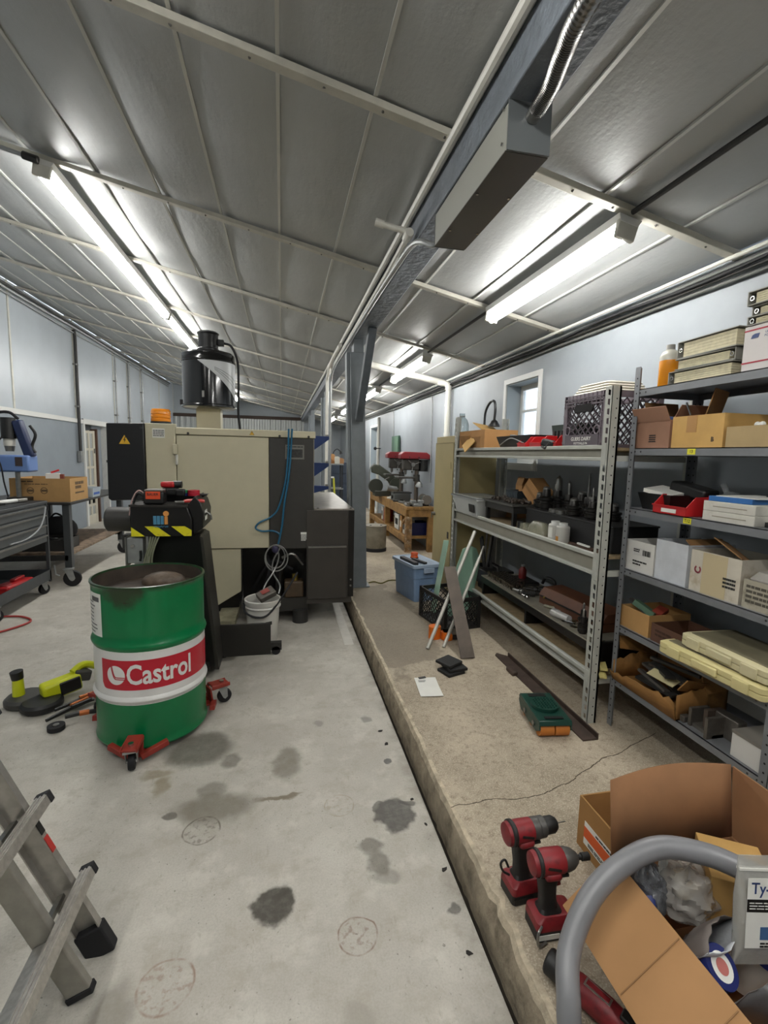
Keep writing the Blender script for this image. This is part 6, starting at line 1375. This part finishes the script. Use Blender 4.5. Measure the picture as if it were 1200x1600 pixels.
# level 4
Z4 = LV[2]
t = thing('black_tub', 'black plastic tub of papers on the third shelf', 'tub', (1.95, 2.09, Z4)); MB().taper(-.11, .11, -.11, .11, 0, .085, .82).build('tub', black, t); MB().box((-.03, .0, .095), (.14, .16, .02), rotm(.15, -.1, .2)).build('papers', paper, t); MB().box((.05, -.08, .105), (.1, .2, .06), rotm(.2, 0, .1)).build('black_pouch', black, t, bevel=.012)
t = bin_('red_parts_bin', 'single red parts bin on the third shelf', (1.89, 1.93, Z4), .20, .20, .09, redp)
t = thing('plastic_bag', 'crumpled clear plastic bag behind the red parts bin', 'bag', (1.99, 1.79, Z4)); MB().ball((0, 0, .06), .06, 8, (.9, 1.1, 1)).build('bag', mat('clear_bag', '#9aa0a0', .25, trans=.4, alpha=.5, bump=.8, bscale=30), t); MB().tube([(0, .02, .1), (0, .05, .15)], .012).build('bag_neck', mat('clear_bag', '#9aa0a0', .25), t)
for i, (z, lab) in enumerate(((0, 'lower flat white carton on the third shelf'), (.042, 'upper flat white carton on the third shelf'))): q, w = carton('flat_carton', lab, 1.53, 1.77, Z4+z, .24, .041, mat('white_carton', '#bdbab0', .7, var=.05, dirt='#8b8578', damt=.3, dscale=10), closed=True); q['group'] = 'flat white cartons'; MB().b(-.001, 0, -w*.7, w*.6, .018, .022).build('torn_edge', mat('torn_line', '#8a8375', .8), q)
t = thing('blue_booklet', 'blue covered booklet on the flat white cartons', 'booklet', (1.95, 1.67, Z4+.0835), D(4)); MB().b(-.12, .11, -.10, .09, 0, .022).build('booklet', mat('booklet_blue', '#2c63a0', .5), t, bevel=.002); MB().b(-.115, .115, -.12, .06, .0225, .026).build('loose_sheet', paper, t); MB().box((.02, -.10, .035), (.10, .05, .012), rotm(.1, 0, .3)).build('black_clip', black, t)
t = thing('white_vial', 'small white vial at the near end of the third shelf', 'vial', (1.85, 1.475, Z4)); MB().cyl((0, 0, 0), (0, 0, .05), .014, n=14).build('vial', paper, t); MB().cyl((0, 0, .05), (0, 0, .062), .009, n=12).build('tip', paper, t)
t = thing('dark_tray', 'dark flat tray at the near end of the third shelf', 'tray', (1.96, 1.45, Z4)); MB().obox(-.10, .10, -.08, .07, 0, .02, .004).build('tray', black, t); MB().b(-.09, .05, -.06, .05, .005, .018).build('card', paper, t)
# level 3
Z3 = LV[3]; wcm = mat('white_carton_clean', '#c6c4be', .65, var=.03); wcd = mat('white_carton_dirty', '#bcb5a6', .7, var=.06, dirt='#8a7450', damt=.6, dscale=9)
q, w = carton('white_carton', 'white open carton with barcode label at the far end of the fourth shelf', 2.025, 2.225, Z3, .24, .158, wcm); MB().b(-.001, 0, -.03, .04, .085, .125).build('shipping_label', mat('label_off', '#bab8b4', .6), q); k = MB()
for j in range(9): k.b(-.0016, -.001, -.075+.006*j, -.0725+.006*j+.001*(j % 3), .09, .118)
k.build('barcode', ink, q); print_lines(q, (-.0012, -.005, .045), .10, .03, 2, ink, '-x', 21); print_lines(q, (-.0016, .02, .11), .045, .02, 2, ink, '-x', 22)
q, w = carton('white_carton', 'plain scuffed white open carton on the fourth shelf', 1.825, 2.015, Z3, .26, .195, mat('white_carton_blue', '#b9bcc0', .65, var=.08, vscale=14)); MB().box((.12, -w+.02, .20), (.2, .004, .05), rotm(-.9, 0, 0)).build('flap', cardin, q)
q, w = carton('white_carton', 'stained white carton with red emblem on the fourth shelf', 1.56, 1.805, Z3, .24, .185, wcd); MB().lathe([(.010, 0), (.018, 0)], (-.0012, w-.04, .10), 16, rotm(0, -PI/2, 0), D(30), D(330)).build('red_emblem', mat('emblem_maroon', '#7a2a35', .6), q); MB().b(-.001, 0, -.06, .06, .0, .182).build('brown_tape', mat('stained_tape', '#b5a685', .5), q); print_lines(q, (-.0018, -.075, .075), .06, .05, 3, ink, '-x', 31)
MB().box((.06, -.03, .205), (.10, .15, .004), rotm(.5, .3, .2)).build('flap', cardin, q)
q, w = carton('soiled_carton', 'soiled low carton with bagged hardware at the near end of the fourth shelf', 1.36, 1.545, Z3, .22, .115, mat('white_carton_soiled', '#a39c8b', .75, var=.12, dirt='#57503f', damt=.7, dscale=14)); print_lines(q, (-.001, .02, .06), .12, .08, 4, mat('smudged_print', '#4d493f', .7), '-x', 41)
for i, (y, a) in enumerate(((.05, .3), (-.03, -.4))): loft([rrect(.05, .045, .02, 0), rrect(.055, .05, .02, .03), rrect(.035, .03, .015, .06)]).build('hardware_bag', mat('cloudy_bag', '#a7a39b', .3, alpha=.9, bump=.6, bscale=40), q).location = (.08, y, .085)
# level 2
Z2 = LV[4]
q, w = carton('brown_carton', 'open brown carton printed GA at the far end of the fifth shelf', 2.02, 2.225, Z2, .25, .115, mat('cardboard_light', '#ab8350', .85, var=.05)); text('GA', .045, ink, q, (.05, -w-.0008, .05), '-y', .015); MB().box((.08, .02, .11), (.05, .12, .03), rotm(.4, .2, .4)).build('green_part', mat('green_part', '#54705a', .5), q); MB().box((.13, -.03, .11), (.07, .05, .02), rotm(.2, -.3, .3)).build('red_part', mat('red_part', '#8d3a2c', .5), q); MB().box((.06, .05, .12), (.03, .11, .008), rotm(.5, 0, .2)).build('metal_strip', steel, q)
q, w = carton('brown_box', 'dark red-brown open box on the fifth shelf', 1.81, 2.0, Z2, .22, .09, mat('dark_brown_box', '#57392a', .6, var=.1)); print_lines(q, (-.001, .02, .05), .10, .04, 2, mat('dark_box_print', '#3c2418', .7), '-x', 51)
cream = mat('cream_plastic', '#c9bd88', .45, var=.04); cream2 = mat('cream_plastic_grey', '#c2b994', .45, var=.05)
def blow_case(lab, loc, L, d_, h, rz, m):
    q = thing('tool_case', lab, 'case', loc, rz, 'cream tool cases')
    loft([rrect(d_/2-.01, L/2-.01, .02, 0), rrect(d_/2, L/2, .02, .008), rrect(d_/2, L/2, .02, h*.46), rrect(d_/2-.006, L/2-.006, .02, h*.5)]).build('base', m, q); loft([rrect(d_/2-.006, L/2-.006, .02, h*.5), rrect(d_/2, L/2, .02, h*.54), rrect(d_/2, L/2, .02, h-.008), rrect(d_/2-.012, L/2-.012, .02, h)]).build('lid', m, q)
    MB().b(-d_/2-.012, -d_/2, -.06, .06, h*.25, h*.8).build('handle', m, q, bevel=.005)
    for y in (-L*.32, L*.32): MB().b(-d_/2-.008, -d_/2+.002, y-.035, y+.035, h*.1, h*.85).build('latch', m, q, bevel=.004)
    MB().b(-d_/2+.03, d_/2-.02, -L/2+.03, L/2-.03, h, h+.003).build('lid_panel', mat('case_top_grey', '#77705a', .6, var=.1), q)
    return q
blow_case('lower yellowed tool case hanging over the fifth shelf edge', (1.90, 1.62, Z2), .50, .30, .062, D(2), cream); blow_case('upper cream tool case on the fifth shelf', (1.915, 1.57, Z2+.066), .42, .28, .062, D(-2), cream2)
# level 1
Z1 = LV[5]
t = thing('ragged_carton', 'ragged brown carton full of steel bars on the bottom shelf', 'box', (1.94, 2.0, Z1)); oc = mat('oily_cardboard', '#8c6330', .8, var=.15, vscale=6, dirt='#4d3213', damt=.6)
def ragged(p0, p1, h0, h1, nm, lean=(0, 0)):
    n_ = 14; vs = []; fs = []
    for i in range(n_+1):
        q_ = i/n_; a = Vector(p0).lerp(Vector(p1), q_); h = h0+(h1-h0)*q_+random.uniform(-.012, .012)
        vs += [(a.x, a.y, 0), (a.x+lean[0], a.y+lean[1], h)]
    for i in range(n_): fs.append((2*i, 2*i+2, 2*i+3, 2*i+1))
    o_ = MB().add(vs, fs).build(nm, oc, t); s_ = o_.modifiers.new('thickness', 'SOLIDIFY'); s_.thickness = .005; return o_
ragged((-.145, .22, 0), (-.145, -.22, 0), .05, .10, 'front_wall', (-.02, 0)); ragged((.14, .22, 0), (.14, -.22, 0), .17, .16, 'back_wall'); ragged((-.145, .22, 0), (.14, .22, 0), .10, .18, 'side_wall'); ragged((-.145, -.22, 0), (.14, -.22, 0), .13, .17, 'side_wall'); MB().b(-.145, .14, -.22, .22, 0, .005).build('floor_panel', oc, t)
MB().box((-.05, -.215, .155), (.16, .006, .07), rotm(.5, .25, .12)).build('crumpled_flap', oc, t); MB().box((.06, -.225, .17), (.12, .006, .08), rotm(-.3, -.2, -.1)).build('crumpled_flap', oc, t); MB().box((-.02, .215, .19), (.2, .006, .07), rotm(-.4, .2, 0)).build('crumpled_flap', oc, t)
for i in range(9):
    L = random.uniform(.16, .28); MB().box((random.uniform(-.07, .07), random.uniform(-.07, .10), .045+.012*i), (random.uniform(.02, .05), L, .014), rotm(random.uniform(-.15, .15), random.uniform(-.25, .25), random.uniform(-.7, .7))).build('steel_bar', [steel, dark, mat('scrap_grey', '#65605a', .5, .5)][i % 3], t)
MB().box((-.06, -.04, .12), (.06, .14, .003), rotm(.1, -.3, .2)).build('paper_scrap', mat('cream_paper', '#c9bf93', .8), t)
t = thing('wood_strips', 'two pale yellow strips sticking out past the bottom shelf', 'strips', (1.765, 2.27, Z1+.0)); 
for i, (x, y, z) in enumerate(((0, 0, .002), (.025, .03, .03))): MB().box((x, y, z+.01), (.04, .13, .014), rotm(.05, 0, -.5)).build('strip', mat('pale_yellow_wood', '#b5a96a', .7), t, bevel=.003); MB().cyl((x-.012, y+.03, z+.015), (x-.012, y+.03, z+.021), .005, n=8).build('hole', dark, t)
t = thing('v_block', 'grey steel channel blocks on the bottom shelf', 'steel blocks', (1.88, 1.655, Z1)); vb = mat('ground_steel', '#6c6760', .45, .6, var=.15, vscale=18)
MB().b(-.05, .05, .075, .09, 0, .085).build('plate', vb, t); MB().b(-.07, .03, -.03, -.015, 0, .095).build('plate', vb, t); MB().b(-.04, .06, -.03, .09, 0, .015).build('base', vb, t); MB().b(.02, .07, -.09, .02, .0, .10).build('block', vb, t, bevel=.004); MB().b(-.02, .07, .02, .04, .015, .10).build('web', mat('rusty_web', '#4f433b', .6, .3), t); MB().b(-.06, -.02, .10, .14, 0, .03).build('small_block', vb, t, bevel=.004)
q, w = carton('closed_white_carton', 'closed grey-topped white carton at the near end of the bottom shelf', 1.37, 1.52, Z1, .22, .11, mat('white_carton_plain', '#c9c7c1', .65), closed=True); MB().b(.0, .22, -w, w, .11, .113).build('grey_top', mat('grey_board', '#77726a', .7), q); MB().b(-.003, .0, -w, w, .100, .113).build('lid_edge', mat('grey_board', '#77726a', .7), q)
# ================================================================ FOREGROUND RIGHT
mr = mat('drill_red', '#7e1c22', .5, var=.12, vscale=20, dirt='#3e1214', damt=.6, dscale=25); mb_ = mat('drill_black', '#191817', .55); mg = mat('drill_grey', '#4c4a47', .45, .3)
def drill(loc, rz, lab, impact):
    q = thing('cordless_drill', lab, 'drill', loc, rz)
    # +x is the nose; the battery foot stands on the slab
    loft([rrect(.065, .042, .012, 0), rrect(.07, .045, .012, .006), rrect(.07, .045, .012, .038)]).build('battery', mb_, q).location = (.012, 0, 0)
    loft([rrect(.070, .046, .012, .038), rrect(.068, .044, .012, .062), rrect(.05, .034, .012, .075)]).build('battery_shell', mr, q).location = (.012, 0, 0)
    MB().b(-.055, .015, -.047, -.045, .012, .028).build('battery_mark', paper if impact else black, q)
    m = MB()
    rings = []
    for z, cx_, hx, hy in ((.072, .0, .04, .03), (.085, -.005, .028, .022), (.12, -.008, .026, .021), (.16, -.012, .028, .022), (.20, -.012, .034, .026)):
        rings.append([(p[0]+cx_, p[1], p[2]) for p in rrect(hx, hy, .016, z)])
    loft(rings).build('grip', mb_, q)
    MB().box((.022, 0, .172), (.016, .018, .04), rotm(0, -.2, 0)).build('trigger', mr, q, bevel=.004)
    zc = .235; Rx = rotm(0, PI/2, 0)
    if impact:
        MB().lathe([(0, -.073), (.020, -.073), (.034, -.068), (.037, -.055)], (0, 0, zc), 20, Rx).build('rear_cap', mr, q)
        MB().lathe([(.038, -.056), (.041, -.053), (.041, -.045), (.038, -.042)], (0, 0, zc), 20, Rx).build('band', mb_, q)
        MB().lathe([(.036, -.043), (.038, -.02), (.037, .03), (.034, .035)], (0, 0, zc), 20, Rx).build('motor_housing', mr, q)
        MB().lathe([(.034, .033), (.035, .045), (.030, .065), (.018, .082), (.014, .085), (0, .085)], (0, 0, zc), 20, Rx).build('nose', mg, q)
        MB().lathe([(.008, .083), (.008, .098), (.012, .1), (.012, .125), (.008, .128), (0, .128)], (0, 0, zc), 14, Rx).build('hex_collet', mb_, q)
        MB().tube(smooth_path([(-.045, -.045, .06), (-.065, -.06, .05), (-.06, -.06, .01), (-.03, -.05, .01)], 4), .004, 6).build('belt_hook', steel, q)
    else:
        MB().lathe([(0, -.076), (.024, -.076), (.035, -.072), (.038, -.06)], (0, 0, zc), 20, Rx).build('rear_cap', mr, q)
        MB().lathe([(.038, -.062), (.042, -.058), (.042, -.048), (.038, -.044)], (0, 0, zc), 20, Rx).build('band', mb_, q)
        MB().lathe([(.037, -.045), (.038, -.02), (.036, .02), (.034, .022)], (0, 0, zc), 20, Rx).build('motor_housing', mr, q)
        MB().lathe([(.033, .02), (.035, .023), (.035, .045), (.032, .048), (.034, .052), (.034, .068), (.029, .072)], (0, 0, zc), 20, Rx).build('clutch_ring', mg, q)
        MB().lathe([(.026, .07), (.028, .075), (.028, .105), (.020, .118), (.008, .122), (0, .122)], (0, 0, zc), 20, Rx).build('chuck', mb_, q)
        MB().cyl((.12, 0, zc), (.158, 0, zc), .0022, n=6).build('drill_bit', steel, q)
        MB().tube(smooth_path([(-.05, .0, .08), (-.075, .0, .10), (-.085, 0, .13), (-.07, 0, .14), (-.055, 0, .11)], 4), .004, 6).build('belt_ring', mb_, q)
    MB().b(.018, .045, -.028, .028, .200, .208).build('trim_line', mb_, q); MB().box((-.01, -.0385, zc+.005), (.045, .002, .008), rotm(0, .3, 0)).build('side_badge', mb_, q)
    MB().b(-.035, .02, -.0385, .0385, .195, .22).build('neck', mr, q, bevel=.01)
    return q
drill((.800, 1.345, PZ), D(4), 'red cordless drill with chuck and bit, standing at the slab edge', False)
drill((.822, 1.215, PZ), D(-2), 'red cordless impact driver standing in front of the drill', True)
# angle grinder lying at the kerb
t = thing('red_grinder', 'red cordless rotary tool lying beside the big carton', 'power tool', (.775, 1.05, PZ+.042), rot=(0, D(4), D(-58)))
Rx = rotm(0, PI/2, 0)
MB().lathe([(0, -.05), (.030, -.05), (.034, -.045), (.034, .0), (.030, .006)], (0, 0, 0), 20, Rx).build('head', mb_, t); MB().lathe([(.0305, .006), (.036, .012), (.036, .02), (.031, .024)], (0, 0, 0), 20, Rx).build('collar', alu, t)
MB().lathe([(.030, .022), (.034, .04), (.035, .12), (.030, .16), (.026, .22), (.032, .30), (0, .305)], (0, 0, 0), 20, Rx).build('body', mr, t); MB().box((.09, 0, .034), (.07, .022, .004), rotm(0, .03, 0)).build('nameplate', alu, t); MB().box((.09, 0, .0365), (.06, .014, .003), rotm(0, .03, 0)).build('nameplate_field', mr, t); MB().box((.20, 0, .028), (.10, .03, .012), rotm(0, .1, 0)).build('switch_paddle', mb_, t, bevel=.004); MB().box((.34, 0, -.005), (.09, .075, .06)).build('battery', mb_, t, bevel=.01)
# ---- labelled carton behind
lc = mat('carton_mid', '#99703f', .85, var=.05)
t = thing('labelled_carton', 'small open carton with orange shipping label by the drills', 'box', (1.12, 1.18, PZ))
MB().obox(0, .32, -.0, .325, 0, .20, .006).build('carton', lc, t)
MB().b(-.0012, 0, .10, .285, .035, .125).build('label', paper, t); MB().b(-.002, -.0012, .10, .285, .062, .105).build('orange_field', mat('label_deep_orange', '#d2571c', .5), t); print_lines(t, (-.0022, .17, .115), .10, .012, 1, ink, '-x', 61); print_lines(t, (-.0022, .19, .048), .14, .014, 2, ink, '-x', 62)
# ---- big carton
bc = mat('carton_kraft', '#a37a50', .85, var=.04, vscale=6); bci = mat('carton_kraft_inside', '#876040', .88, var=.05)
BX0, BX1, BY0, BY1, BH = .965, 1.40, .55, 1.135, .44
t = thing('big_carton', 'large open carton of bagged supplies in the near right corner', 'box', (BX0, BY0, PZ)); wx, wy, hz = BX1-BX0, BY1-BY0, BH-PZ
MB().obox(0, wx, 0, wy, 0, hz, .006).build('carton', bci, t)
# left flap folded outwards, far and right flaps standing
fl = MB(); a = Vector((0, 0, hz)); b = Vector((-.150, 0, hz-.13))
MB().add([(0, 0, hz), (0, wy, hz), (-.158, wy-.01, hz-.125), (-.158, .01, hz-.125), (.005, 0, hz+.004), (.005, wy, hz+.004), (-.154, wy-.01, hz-.121), (-.154, .01, hz-.121)], [(0,1,2,3), (7,6,5,4), (0,4,5,1), (1,5,6,2), (2,6,7,3), (3,7,4,0)]).build('side_flap', bc, t)
far = MB(); n_ = 12; vs = []; fs = []
for i in range(n_+1):
    q_ = i/n_; x = wx*q_; h = hz+.225+.012*math.sin(q_*PI)
    bow = .02*math.sin(q_*PI)
    vs += [(x, wy, hz-.002), (x+.0, wy+.03+bow, h)]
for i in range(n_): fs.append((2*i, 2*i+2, 2*i+3, 2*i+1))
o_ = far.add(vs, fs).build('far_flap', bci, t); s_ = o_.modifiers.new('thickness', 'SOLIDIFY'); s_.thickness = .005
MB().add([(wx, 0, hz), (wx, wy, hz), (wx+.012, wy+.03, hz+.215), (wx+.03, 0, hz+.20), (wx+.005, 0, hz), (wx+.005, wy, hz), (wx+.017, wy+.03, hz+.215), (wx+.035, 0, hz+.20)], [(0,1,2,3), (7,6,5,4), (0,4,5,1), (1,5,6,2), (2,6,7,3), (3,7,4,0)]).build('right_flap', bci, t)
for q_ in ((.28,), (.12,)): MB().bar((-.155, q_[0]+.05, hz-.1200), (0, q_[0]+.05, hz+.0040), .003, .001, (-.6, 0, .8)).build('crease', mat('crease_tan', '#8a6743', .9), t)
# supplies in the carton
t = thing('inner_carton', 'small closed yellowish carton inside the big carton', 'box', (1.268, 1.005, PZ+.17), D(-32)); MB().b(-.08, .08, -.085, .085, 0, .18).build('carton', cardb2, t, bevel=.002); MB().b(-.08, .08, -.012, .012, .18, .181).build('tape', cardb, t)
def bag(name, lab, loc, sx, sy, sz, m, rz=0, rot=None, amp=.22, seed=1, cat='bag'):
    q = thing(name, lab, cat, loc, rz, rot=rot); n1, n2 = 44, 28; vs = []; fs = []
    for j in range(n2+1):
        th_ = PI*j/n2
        for i in range(n1):
            ph = 2*PI*i/n1; d_ = Vector((math.sin(th_)*math.cos(ph), math.sin(th_)*math.sin(ph), -math.cos(th_)))
            k_ = 1+amp*mnoise.noise(d_*2.2+Vector((seed*7, 0, 0)))+amp*.55*(.4-abs(mnoise.noise(d_*4+Vector((seed*3, 1, 0)))))+amp*.35*(.3-abs(mnoise.noise(d_*9+Vector((seed*5, 1, 2)))))
            vs.append((d_.x*sx*k_, d_.y*sy*k_, sz+d_.z*sz*k_))
    for j in range(n2):
        for i in range(n1): fs.append((j*n1+i, j*n1+(i+1) % n1, (j+1)*n1+(i+1) % n1, (j+1)*n1+i))
    MB().add(vs, fs).build('bag', m, q); return q
clb = mat('clear_bag_shiny', '#b5b2ac', .16, alpha=.5, bump=.35, bscale=60, coat=.6)
q = bag('clear_bag', 'clear plastic bag of white fittings in the big carton', (1.125, 1.02, PZ+.20), .08, .07, .07, clb, seed=2, amp=.3); MB().cyl((-.06, .03, .10), (-.045, .04, .155), .012, n=10).build('white_nozzle', paper, q); MB().ball((-.044, .041, .16), .015, 6).build('nozzle_tip', paper, q)
for i in range(4): MB().ball((random.uniform(-.03, .04), random.uniform(-.03, .03), .05+.02*i), .022, 6, (1.4, .8, .8)).build('fitting', mat('beige_fitting', '#b9aa8d', .5), q)
q = bag('grey_bag', 'grey translucent bag of blue sealant by the carton fold', (1.02, 1.06, PZ+.19), .045, .06, .075, mat('grey_film', '#6f7175', .25, trans=.3, alpha=.85, bump=.9, bscale=25), seed=5, amp=.3); MB().ball((-.02, -.03, .07), .03, 7, (.8, 1.3, 1)).build('blue_patch', mat('deep_blue_print', '#1d2a63', .5), q)
def pouch(name, lab, loc, rot, w, h, m, mi, th_=.05):
    q = thing(name, lab, 'pouch', loc, rot=rot); n_ = 14
    for s_, nm in ((-1, 'front_film'), (1, 'back_film')):
        vs = []; fs = []
        for i in range(n_+1):
            u = -1+2*i/n_
            for j in range(9):
                v = j/8; d_ = th_*(1-u*u)*(v**.8)*s_*(.6+.4*math.sin(3*v)); vs.append((u*w/2*(1-.08*v*math.cos(u)), d_+.006*mnoise.noise((u*3, v*4, s_)), v*h+.012*mnoise.noise((u*4, s_*3, 1))*v))
        for i in range(n_):
            for j in range(8): o = i*9+j; fs.append((o, o+9, o+10, o+1))
        o_ = MB().add(vs, fs).build(nm, m if s_ < 0 else mi, q); k_ = o_.modifiers.new('thickness', 'SOLIDIFY'); k_.thickness = .0015
    return q
mail = mat('white_mailer', '#b9bcbf', .4, bump=.4, bscale=30); maili = mat('mailer_inside', '#6b635e', .7)
pouch('foil_pouch', 'torn open white mailer pouch with grey lining', (1.045, .965, PZ+.15), (D(34), D(-2), D(22)), .17, .19, mail, maili, .04)
q = pouch('silver_pouch', 'large open grey-lined pouch at the near side of the carton', (1.12, .77, PZ+.14), (D(24), D(10), D(-28)), .20, .24, mat('silver_film', '#8f9092', .3, .3, bump=.3, bscale=20), maili, .045); print_lines(q, (.05, .03, .10), .05, .08, 5, paper, '-y', 71)
t = thing('blue_roll', 'roll of dark blue tape with white and red label in the carton', 'tape', (1.045, .845, PZ+.245), rot=(D(38), D(14), 0)); bt = mat('tape_navy', '#1b2560', .4)
MB().lathe([(.022, -.02), (.044, -.02), (.046, -.015), (.046, .015), (.044, .02), (.022, .02)], n=28).build('roll', bt, t); MB().lathe([(0, .0205), (.030, .0205)], n=28).build('label', paper, t); MB().lathe([(0, .0212), (.017, .0212)], n=24).build('red_mark', mat('label_pink', '#b56a63', .6), t)
t = thing('blue_can', 'white can with blue lid deep in the carton', 'can', (1.225, .925, PZ+.08), rot=(D(20), D(8), 0)); MB().cyl((0, 0, 0), (0, 0, .13), .042, n=24).build('can', paper, t); MB().cyl((0, 0, .13), (0, 0, .155), .045, n=24).build('lid', mat('lid_blue', '#1c3d9e', .4), t)
q = bag('red_bag', 'clear bag with something red beside the zip bag', (1.265, .965, PZ+.19), .035, .035, .05, mat('red_in_bag', '#8d2e36', .3, bump=.6, bscale=30), seed=9)
# zip bag with the cable-tie label
t = thing('zip_bag', 'clear zip bag of cable ties with printed label', 'bag', (1.165, .835, PZ+.24), rot=(D(-10), D(6), D(-6))); zb = mat('zip_film', '#b9b8b2', .15, alpha=.6, bump=.6, bscale=30, coat=.8)
loft([rrect(.075, .002, .0015, 0), rrect(.072, .016, .012, .05), rrect(.075, .016, .012, .16), rrect(.075, .004, .003, .22), rrect(.076, .0015, .001, .26)]).build('film', zb, t)
MB().b(-.073, .073, -.0055, .0055, .225, .231).build('zip_strip', paper, t); MB().b(-.06, .07, -.0172, -.0165, .05, .215).build('label', paper, t); text('Ty-Rap', .038, mat('label_navy', '#1f3566', .5), t, (.005, -.0176, .19), '-y', .015, .11); MB().b(-.06, .07, -.0178, -.0172, .135, .165).build('black_bar', black, t); MB().b(-.02, .07, -.0178, -.0172, .07, .10).build('blue_block', mat('label_blue2', '#41648f', .5), t); print_lines(t, (.02, -.0178, .058), .08, .014, 2, ink, '-y', 81); print_lines(t, (.005, -.0182, .15), .12, .02, 3, paper, '-y', 82, gapy=.7)
# ---- thick grey hose arching over the carton
hq = smooth_path([(.86, .50, PZ+.03), (.74, .68, .19), (.675, .845, .25), (.681, .90, .32), (.722, .963, .38), (.814, 1.013, .46), (.92, 1.03, .52), (1.025, 1.025, .555), (1.12, .975, .565), (1.19, .922, .555), (1.26, .85, .54), (1.34, .66, .50), (1.36, .40, .40)], 12)
tag(MB().tube(hq, .0285, 18).build('grey_hose', mat('hose_grey', '#77777a', .35, var=.05)), 'thick smooth grey hose arching over the big carton', 'hose')
# ================================================================ SMALL FLOOR BITS
for i, (x, y, z, s_, a) in enumerate(((.565, 2.60, 0, .03, .3), (.575, 2.47, 0, .036, 1.1), (.625, 1.62, 0, .028, .6), (.60, 2.02, 0, .022, .2), (.62, 1.86, 0, .02, 2.0), (.60, 1.30, 0, .024, 2.4))):
    m = MB(); n_ = 7; rnd = random.Random(i); ring = [(s_*rnd.uniform(.5, 1)*math.cos(2*PI*k/n_), s_*rnd.uniform(.3, .7)*math.sin(2*PI*k/n_)) for k in range(n_)]
    ring = [(a_*.6, b_*.6) for a_, b_ in ring]; m.prism(ring, .0, .003, 'z'); o_ = m.build('dirt_flake', mat('black_dirt', '#262320', .9)); o_.location = (x, y, .0); o_.rotation_euler = (0, 0, a)
    tag(o_, 'small black dirt flake on the floor along the slab edge', 'debris', 'dirt flakes along the slab edge')
tag(MB().tube(smooth_path([(-2.62, 4.45, .012), (-2.40, 4.62, .012), (-2.28, 4.86, .012), (-2.42, 5.02, .012), (-2.60, 5.05, .012)], 8), .009, 8).build('red_air_line', mat('red_rubber', '#a83a36', .5)), 'thin red air line on the floor in front of the tool cart', 'hose')
